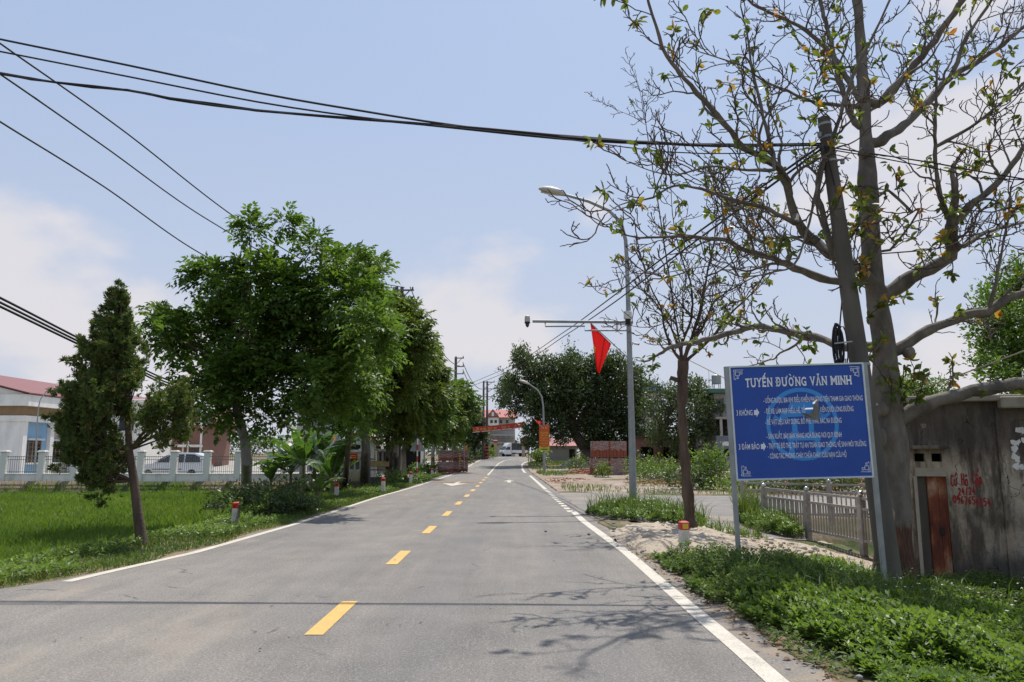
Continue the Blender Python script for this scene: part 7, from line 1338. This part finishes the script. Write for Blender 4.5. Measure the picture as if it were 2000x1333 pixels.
# nose towards -x
cab = [(-2.75, .45), (-2.8, 1.0), (-2.62, 1.25), (-2.1, 2.0), (-1.25, 2.05), (-1.1, 1.9), (-1.1, .45)]
m = MB(); m.prism(cab, -.85, .85); m.build('cab', M_trw, tk); m = MB(); m.prism([(-2.0, 2.06), (-1.7, 2.55), (-1.05, 2.62), (-1.05, 2.06)], -.8, .8); m.build('roof_fairing', M_trw, tk); m = MB(); m.add([(-2.6, -.75, 1.32), (-2.16, -.7, 1.93), (-2.16, .7, 1.93), (-2.6, .75, 1.32)], [(0, 1, 2, 3)]); w = m.build('windscreen', M_glass, tk, recalc=False); w.location = (-.03, 0, .02)
for s_ in (-1, 1):
    m = MB(); m.add([(-2.4, s_ * .856, 1.3), (-2.08, s_ * .856, 1.85), (-1.35, s_ * .856, 1.88), (-1.35, s_ * .856, 1.3)], [(0, 1, 2, 3)]); m.build('side_window', M_glass, tk, recalc=False); m = MB(); m.cbox((-2.72, s_ * .62, .88), (.14, .36, .22), .03); m.build('headlight', M_lens, tk); m = MB(); m.cbox((-2.45, s_ * 1.0, 1.55), (.08, .16, .32), .02); m.build('mirror', M_dark, tk)
m = MB(); m.cbox((-2.78, 0, .55), (.14, 1.6, .2), .03); m.build('bumper', M_dark, tk); m = MB(); m.box((-2.8, 0, .9), (.06, .8, .18)); m.build('grille', M_dark, tk)
m = MB(); m.cbox((.95, 0, .62), (4.1, 1.5, .18), .02); m.build('chassis', M_dark, tk); m = MB(); m.cbox((1.0, 0, 1.0), (4.0, 1.8, .5), .02); m.build('bed_sides', M_trw, tk); m = MB(); m.prism([(-.95, 1.26), (-.95, 2.55), (3.0, 2.6), (3.0, 1.26)], -.88, .88); m.build('canvas_cover', M_canv, tk); m = MB()
for x in np.linspace(-.9, 2.95, 6): m.box((x, 0, 1.9), (.05, 1.82, 1.36))
m.build('cover_hoop', M_iron, tk)
for x in (-1.95, 1.9):
    for s_ in (-.72, .72): wheel(tk, x, s_, .36, .24)
tc_ = mat('teal_paint', (.06, .2, .2), (.05, .17, .17), 2, .4, 0, 0); car((9.2, 150, 1.0), R(20), 'dark teal car half hidden behind the signs right of the truck', tc_)
bz = thing('plastic_barrier', G(1048, 897), 'small red and white plastic barrier at the bend', 'barrier'); m = MB(); m.cbox((0, 0, .6), (1.0, .3, .5), .05); m.build('red_top', M_red, bz); m = MB(); m.cbox((0, 0, .15), (1.1, .5, .4), .05); m.build('foot', M_orange, bz)
# gate pillars by the truck
for px, lab in ((1022, 'cream gate pillar with a flared red capital right of the truck'), (968, 'pale brick gate pillar left of the truck')):
    xq = (px - 1000) / FPX * 143; g_ = thing('gate_pillar', (xq, 143, Z(xq, 143)), lab, 'gate pillar', 'gate pillars at the end of the road'); m = MB(); m.cbox((0, 0, 1.3), (.6, .6, 2.6), .03); m.build('shaft', mat('pillar_tan', (.42, .29, .19), (.36, .25, .16), 4) if 'pillar_tan' not in MATS else MATS['pillar_tan'], g_); m = MB(); m.lathe([(.35, 2.6), (.6, 2.8), (.75, 2.85), (.7, 2.98), (.3, 3.15)], (0, 0, 0), 4, Matrix.Rotation(R(45), 3, 'Z')); m.build('capital', M_tile, g_)
# ---------------------------------------------------------------- houses at the end of the road
yE = 172.; ex = lambda px: (px - 1000) / FPX * yE; ez = lambda py: EYE + (886 - py) / FPX * yE; eh = thing('end_house', (ex(970), yE, .9), 'house with bright red roof and white gable at the end of the road', 'house'); O = Vector(eh.location)
M_crm = mat('cream_wall', (.5, .47, .42), (.43, .4, .36), 1, .85, 0, .05); M_roofb = mat('bright_red_roof', (.34, .055, .045), (.29, .048, .04), .8, .6, 0, .1)
def eb(nm, m_, p0, p1, q0, q1, d=.4, dy=0, par=None): m = MB(); m.box(((ex(p0) + ex(p1)) / 2 - O.x, dy + d / 2, (ez(q0) + ez(q1)) / 2 - O.z), (ex(p1) - ex(p0), d, ez(q0) - ez(q1))); return m.build(nm, m_, par or eh)
eb('wall', M_crm, 926, 1006, 816, 892, 8, .5); eb('gable_wall', M_whitewall, 952, 974, 808, 840, 1.2, -.7); m = MB(); m.add([(ex(920) - O.x, -.9, ez(817) - O.z), (ex(1012) - O.x, -.9, ez(817) - O.z), (ex(1006) - O.x, 4.5, ez(800) - O.z), (ex(926) - O.x, 4.5, ez(800) - O.z), (ex(926) - O.x, 9, ez(817) - O.z), (ex(1006) - O.x, 9, ez(817) - O.z)], [(0, 1, 2, 3), (3, 2, 5, 4), (0, 3, 4), (1, 5, 2)]); rf = m.build('roof', M_roofb, eh)
m = MB(); m.prism([(ex(951) - O.x, ez(816) - O.z), (ex(975) - O.x, ez(816) - O.z), (ex(963) - O.x, ez(801) - O.z)], -1.2, 3); m.build('gable_roof', M_roofb, rf); m = MB(); m.prism([(ex(953.5) - O.x, ez(815.5) - O.z), (ex(972.5) - O.x, ez(815.5) - O.z), (ex(963) - O.x, ez(803.5) - O.z)], -1.3, -1.19); gg = m.build('gable_front', M_tile2, rf); m = MB(); m.box((ex(963) - O.x, -1.35, ez(811) - O.z), (.5, .1, .9)); m.build('gable_window', M_whitewall, rf)
for p0 in (958, 966, 976, 988): w = eb('window', M_glass, p0, p0 + 5, 822, 828, .15, -.75 if p0 < 970 else .4)
for q in (850, 865): f = eb('floor_slab', M_crm, 950, 1004, q, q + 2, 1.4, -1.3); 
for p0 in (955, 966, 977, 988, 999): eb('column', M_crm, p0, p0 + 1.2, 850, 892, .3, -1.2)
for q in (842, 857): m = MB(); [m.box((ex(951 + k * 2.2) - O.x, -1.25, ez(q + 4) - O.z), (.06, .06, .9)) for k in range(24)]; m.box((ex(977) - O.x, -1.25, ez(q) - O.z), (ex(1004) - ex(950), .1, .1)); m.build('balustrade', M_iron, eh)
for p0, p1 in ((958, 968), (972, 984), (990, 1000)): eb('door_opening', M_void if p0 != 972 else M_fence, p0, p1, 870, 891, .15, .4)  # black slabs paint the doorway shade; the middle one is a pale door
# low wall left, wall with red cap, brick shed behind the lot
lw_ = thing('low_wall', G(933, 897), 'short pale garden wall with vertical ribs left of the far twin pole', 'wall'); m = MB(); m.cbox((0, 3, .55), (1.6, .2, 1.1), .03); m.build('panel', M_fence, lw_); 
for q in (-.7, -.35, 0, .35, .7): m = MB(); m.cbox((q, 2.85, .6), (.14, .12, 1.2)); m.build('rib', M_fence, lw_)
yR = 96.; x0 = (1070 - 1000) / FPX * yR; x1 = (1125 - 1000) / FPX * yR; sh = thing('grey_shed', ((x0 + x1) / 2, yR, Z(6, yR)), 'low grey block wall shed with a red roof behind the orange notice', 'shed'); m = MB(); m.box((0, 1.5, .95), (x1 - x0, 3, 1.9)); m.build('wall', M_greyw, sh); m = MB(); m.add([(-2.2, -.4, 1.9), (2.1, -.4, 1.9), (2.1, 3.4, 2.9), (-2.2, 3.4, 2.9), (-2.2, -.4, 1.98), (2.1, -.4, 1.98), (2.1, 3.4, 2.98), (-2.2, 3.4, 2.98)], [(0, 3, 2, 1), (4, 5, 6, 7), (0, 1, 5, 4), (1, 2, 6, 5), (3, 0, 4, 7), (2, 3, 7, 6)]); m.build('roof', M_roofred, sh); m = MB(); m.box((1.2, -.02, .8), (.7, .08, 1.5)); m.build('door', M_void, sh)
yV = 80.; bs = thing('brick_shed', (17.0, yV, Z(17, yV)), 'unfinished brick shed with dark openings behind the tall lamp', 'shed'); m = MB()
for x0, x1, z0, z1 in ((-4.5, 4.5, 0, .9), (-4.5, -3.6, .9, 2.1), (-2.2, -1.2, .9, 2.1), (.3, 1.3, .9, 2.1), (2.8, 4.5, .9, 2.1), (-4.5, 4.5, 2.1, 3.1)): m.box(((x0 + x1) / 2, 0, (z0 + z1) / 2), (x1 - x0, .25, z1 - z0))
m.build('wall', M_brick, bs); m = MB(); m.box((0, 1.0, 1.5), (8.8, .1, 3.0)); m.build('interior_shade', M_void, bs); m = MB(); m.cbox((0, .6, 3.16), (9.4, 2.2, .12), .02); m.build('roof_slab', M_conc, bs)  # black sheet behind the wall openings paints the shade inside the shed
yG = 72.; gx0 = (1388 - 1000) / FPX * yG; gh = thing('green_roof_house', (gx0 + 3.5, yG, Z(gx0, yG)), 'pale house with a green flat roof edge and a steel water tank', 'house'); zt_ = EYE + (886 - 768) / FPX * yG; b0 = gh.location.z; m = MB(); m.box((0, 4, (zt_ - b0) / 2), (6.4, 8, zt_ - b0)); m.build('wall', M_greyw, gh); m = MB(); m.cbox((0, 3.8, zt_ - b0 + .1), (7.8, 9.2, .45), .04); m.build('roof_edge', mat('green_metal', (.06, .15, .11), (.05, .125, .09), 2, .5, 0, 0), gh); m = MB(); m.box((0, -.1, (zt_ - b0) * .42), (6.2, .1, (zt_ - b0) * .5)); m.build('veranda_shade', M_void, gh); m = MB(); m.cbox((0, -.7, (zt_ - b0) * .66), (7, 1.6, .2), .03); m.build('balcony_slab', M_greyw, gh)  # black slab on the wall paints the shade under the balcony
for q in (-2.8, -.6, 1.6): m = MB(); m.box((q, -.08, (zt_ - b0) * .83), (1.0, .1, 1.2)); m.build('window', M_glass, gh)
for q in (-3, 0, 3): m = MB(); m.box((q, -1.35, (zt_ - b0) * .33), (.22, .22, (zt_ - b0) * .66)); m.build('column', M_greyw, gh)
wtk = thing('water_tank', ((1406 - 1000) / FPX * yG, yG + 1, zt_ + .3), 'steel water tank on a frame above the green roof', 'water tank'); m = MB(); m.lathe([(.1, .55), (.44, .6), (.45, 1.4), (.3, 1.5), (.1, 1.55)], (0, 0, 0), 16); m.build('drum', M_galv, wtk, None, True)
for a in range(4): m = MB(); m.bar((.4 * math.cos(a * 1.57 + .78), .4 * math.sin(a * 1.57 + .78), 0), (.4 * math.cos(a * 1.57 + .78), .4 * math.sin(a * 1.57 + .78), .6), .05); m.build('leg', M_iron, wtk)
m = MB(); m.tube([(-.7, 0, 0), (-.7, 0, 1.9)], .02, 5); m.tube([(-1.0, .2, 0), (-1.0, .2, 1.1), (-.6, .2, 1.1)], .02, 5); m.build('pipe', M_galv, wtk)
yU = 118.; bu = thing('blue_gable_house', ((1270 - 1000) / FPX * yU, yU, .8), 'tall house with a pointed blue metal roof behind the trees', 'house'); zt_ = EYE + (886 - 775) / FPX * yU; m = MB(); m.box((0, 4, zt_ / 2), (3.6, 8, zt_)); m.build('wall', M_crm, bu); m = MB(); m.prism([(-2.3, zt_ - .2), (2.3, zt_ - .2), (0, zt_ + 1.5)], -.5, 8.5); m.build('roof', mat('blue_metal_roof', (.13, .23, .4), (.11, .2, .35), 2, .5, 0, .05), bu); m = MB(); m.tube([(0, 0, zt_ + 1.4), (0, 0, zt_ + 2.5)], .05, 5); m.build('finial', M_iron, bu); m = MB(); m.box((0, -.06, zt_ * .7), (1.2, .1, 1.4)); m.build('window', M_glass, bu)
# small blue-white board in the lot shade and a boulder
bd2 = thing('small_board', Vector((15.2, 54, Z(15, 54))), 'small dark blue board leaning near the green roofed house', 'sign'); m = MB(); m.cbox((0, 0, 2.4), (1.5, .05, .9), .01); m.build('board', M_slate, bd2); m = MB(); m.box((-.6, .05, 1.2), (.06, .06, 2.4)); m.build('leg', M_iron, bd2); m = MB(); m.box((.6, .05, 1.2), (.06, .06, 2.4)); m.build('leg', M_iron, bd2); m = MB(); m.box((.1, -.03, 2.3), (.9, .01, .3)); m.build('white_mark', M_white, bd2)
bo = MB(); rr_ = random.Random(2); bm = bmesh.new(); bmesh.ops.create_icosphere(bm, subdivisions=2, radius=.5)
for v in bm.verts: v.co *= 1 + .12 * mnoise.noise(v.co * 3)
bm.verts.index_update(); bo.add([v.co[:] for v in bm.verts], [tuple(v.index for v in f.verts) for f in bm.faces]); bm.free(); bb_ = bo.build('boulder', mat('pale_boulder', (.45, .4, .3), (.36, .32, .24), 4, .95, 0, .4), None, None, True); bb_.location = ((1332 - 1000) / FPX * 44, 44, Z(9.9, 44) + .5); tag(bb_, 'pale tan boulder behind the slim dark trunk', 'boulder')

# ---------------------------------------------------------------- wires
def wire(name, pts, r, label, cat='cable', group=None, sag=0, n=24, m=M_black):
    "pts world; a single sagging span between each pair"
    b_ = MB(); o = Vector(pts[0]); path = []
    for a, c in zip(pts[:-1], pts[1:]):
        for i in range(n): f = i / n; p = Vector(a).lerp(Vector(c), f); p.z -= sag * 4 * f * (1 - f); path.append(p)
    path.append(Vector(pts[-1])); b_.tube([p - o for p in path], r, 6); ob = b_.build(name, m, None, None, True, recalc=False); ob.location = o; return tag(ob, label, cat, group)
pt = P(1604, 282, 11.25)
GO = 'cables crossing high over the road'
def pix_wire(name, pl, r, label, group=None, m=M_black): # pl: (px, py, y) knots along one hanging cable
    path = smooth_path([P(*q) for q in pl], .5); b_ = MB(); o = path[0]; b_.tube([p - o for p in path], r, 6); ob = b_.build(name, m, None, None, True, recalc=False); ob.location = o; return tag(ob, label, 'cable', group)
yl_ = lambda px: 12.4 - 1.2 * px / 1600
pix_wire('overhead_cable', [(q, w, yl_(q)) for q, w in ((-160, 42), (0, 77), (250, 128), (500, 181), (700, 216), (900, 247), (1150, 274), (1400, 283), (1604, 281))], .018, 'topmost black cable crossing from the upper left to the leaning pole', GO)
pix_wire('overhead_cable', [(q, w, yl_(q)) for q, w in ((-160, 70), (0, 101), (250, 150), (500, 199), (700, 229), (900, 252), (1150, 276), (1400, 284), (1604, 283))], .015, 'middle thin black cable crossing to the leaning pole', GO)
rr_ = random.Random(12)
bun = [(-160, 118), (0, 143), (60, 155), (105, 162), (180, 170), (250, 177), (290, 185), (330, 193), (420, 205), (500, 217), (700, 233), (900, 249), (1150, 271), (1280, 280), (1400, 284), (1604, 285)]
bw_ = thing('cable_bundle', P(0, 143, 12.4), 'thick twisted bundle of black cables crossing to the leaning pole', 'cable', GO)
for k in range(4):
    path = smooth_path([P(q, w + rr_.uniform(-2.2, 2.2), yl_(q) + rr_.uniform(-.04, .04)) - bw_.location for q, w in bun], .4); b_ = MB(); b_.tube(path, .016, 6); b_.build('strand', M_black, bw_, None, True, recalc=False)
pix_wire('overhead_cable', [(q, w, yl_(q) - .1) for q, w in ((900, 251), (1050, 266), (1150, 278), (1300, 297), (1450, 300), (1604, 288))], .009, 'lower thin cable parting from the bundle near the leaning pole', GO)
pix_wire('overhead_cable', [(1606, 286, 11.3), (1720, 303, 11.2), (1820, 318, 11.1), (1900, 333, 11), (2010, 352, 10.9), (2150, 380, 10.8)], .011, 'black cable leaving the leaning pole to the right edge')
pix_wire('overhead_cable', [(1606, 290, 11.3), (1720, 309, 11.2), (1830, 330, 11.1), (1910, 348, 11), (2010, 352, 10.85), (2150, 384, 10.8)], .009, 'second black cable leaving the leaning pole to the right edge')
GL_ = 'power lines on the left'
wa = [(-160, -30, 15), (0, 85, 17), (240, 255, 22), (470, 432, 30), (640, 530, 38), (790, 562, 47.3)]
pix_wire('power_line', wa, .024, 'steep upper power line running into the top of the tallest tree', GL_); pix_wire('power_line', [(-160, 40, 15), (0, 145, 17), (200, 284, 22), (410, 432, 30), (620, 545, 38), (775, 563, 47.3)], .024, 'steep middle power line running into the top of the tallest tree', GL_); pix_wire('power_line', [(-160, 135, 15), (0, 238, 17), (200, 363, 22), (415, 508, 30), (620, 590, 38), (775, 588, 47.3)], .023, 'steep lower power line passing behind the largest tree', GL_)
for dz, lab in ((0, 'upper of three thick telephone cables at the left edge'), (9, 'middle of three thick telephone cables at the left edge'), (17, 'lowest of three thick telephone cables at the left edge')):
    pix_wire('telephone_cable', [(-140, 515 + dz, 15), (0, 582 + dz, 17), (160, 664 + dz * .7, 21), (260, 712 + dz * .6, 25), (356, 752 + dz * .6, 30), (500, 790 + dz * .4, 40), (640, 806 + dz * .3, 60)], .029, lab, 'telephone cables on the left')
pA = P(801, 561, 47.4); pB1, pB2 = P(905, 705, 77.8), P(905, 722, 77.8)
wire('power_line', [pA, P(898, 715, 77.9)], .03, 'thin power line from the twin pole to the single pole', group='far power lines', sag=1.2); wire('power_line', [P(785, 590, 47.4), P(898, 731, 77.9)], .025, 'lower thin power line from the twin pole to the single pole', group='far power lines', sag=1.0)
wire('power_line', [P(904, 708, 77.8), P(955, 750, 105.8)], .035, 'upper sagging line from the single pole to the far twin pole', group='far power lines', sag=1.6); wire('power_line', [P(904, 722, 77.8), P(955, 763, 105.8)], .035, 'middle sagging line from the single pole to the far twin pole', group='far power lines', sag=1.6); wire('power_line', [P(904, 738, 77.8), P(955, 780, 105.8)], .035, 'lower sagging line from the single pole to the far twin pole', group='far power lines', sag=1.5)
GD = 'service wires slanting over the road'
pix_wire('service_wire', [(1604, 284, 11.3), (1450, 392, 13), (1290, 508, 17), (1180, 592, 24), (1100, 650, 36), (1000, 714, 58), (900, 757, 80)], .019, 'upper of two wires slanting from the leaning pole over the far end of the road', GD)
pix_wire('service_wire', [(1606, 290, 11.3), (1450, 404, 13), (1300, 515, 17), (1190, 598, 24), (1105, 655, 36), (1000, 722, 58), (895, 765, 80)], .019, 'lower of two wires slanting from the leaning pole over the far end of the road', GD)
M_rope = mat('pale_rope', (.36, .3, .2), (.3, .25, .16), 5, .9, 0, 0); pix_wire('rope', [(1784, 764, 12.4), (1850, 742, 12.4), (1930, 712, 12.3), (2010, 682, 12.2), (2100, 645, 12)], .012, 'pale rope running from the tree knob to the right edge', None, M_rope); pix_wire('thin_wire', [(1240, 645, 22.4), (1300, 681, 21), (1370, 716, 19.5), (1440, 752, 18)], .01, 'thin pale wire from the tall lamp down to the right', None, M_rope)
pix_wire('road_wire', [(1640, 640, 11.6), (1650, 520, 11.4), (1640, 400, 11.35), (1612, 290, 11.3)], .012, 'black cable running down the face of the leaning pole')
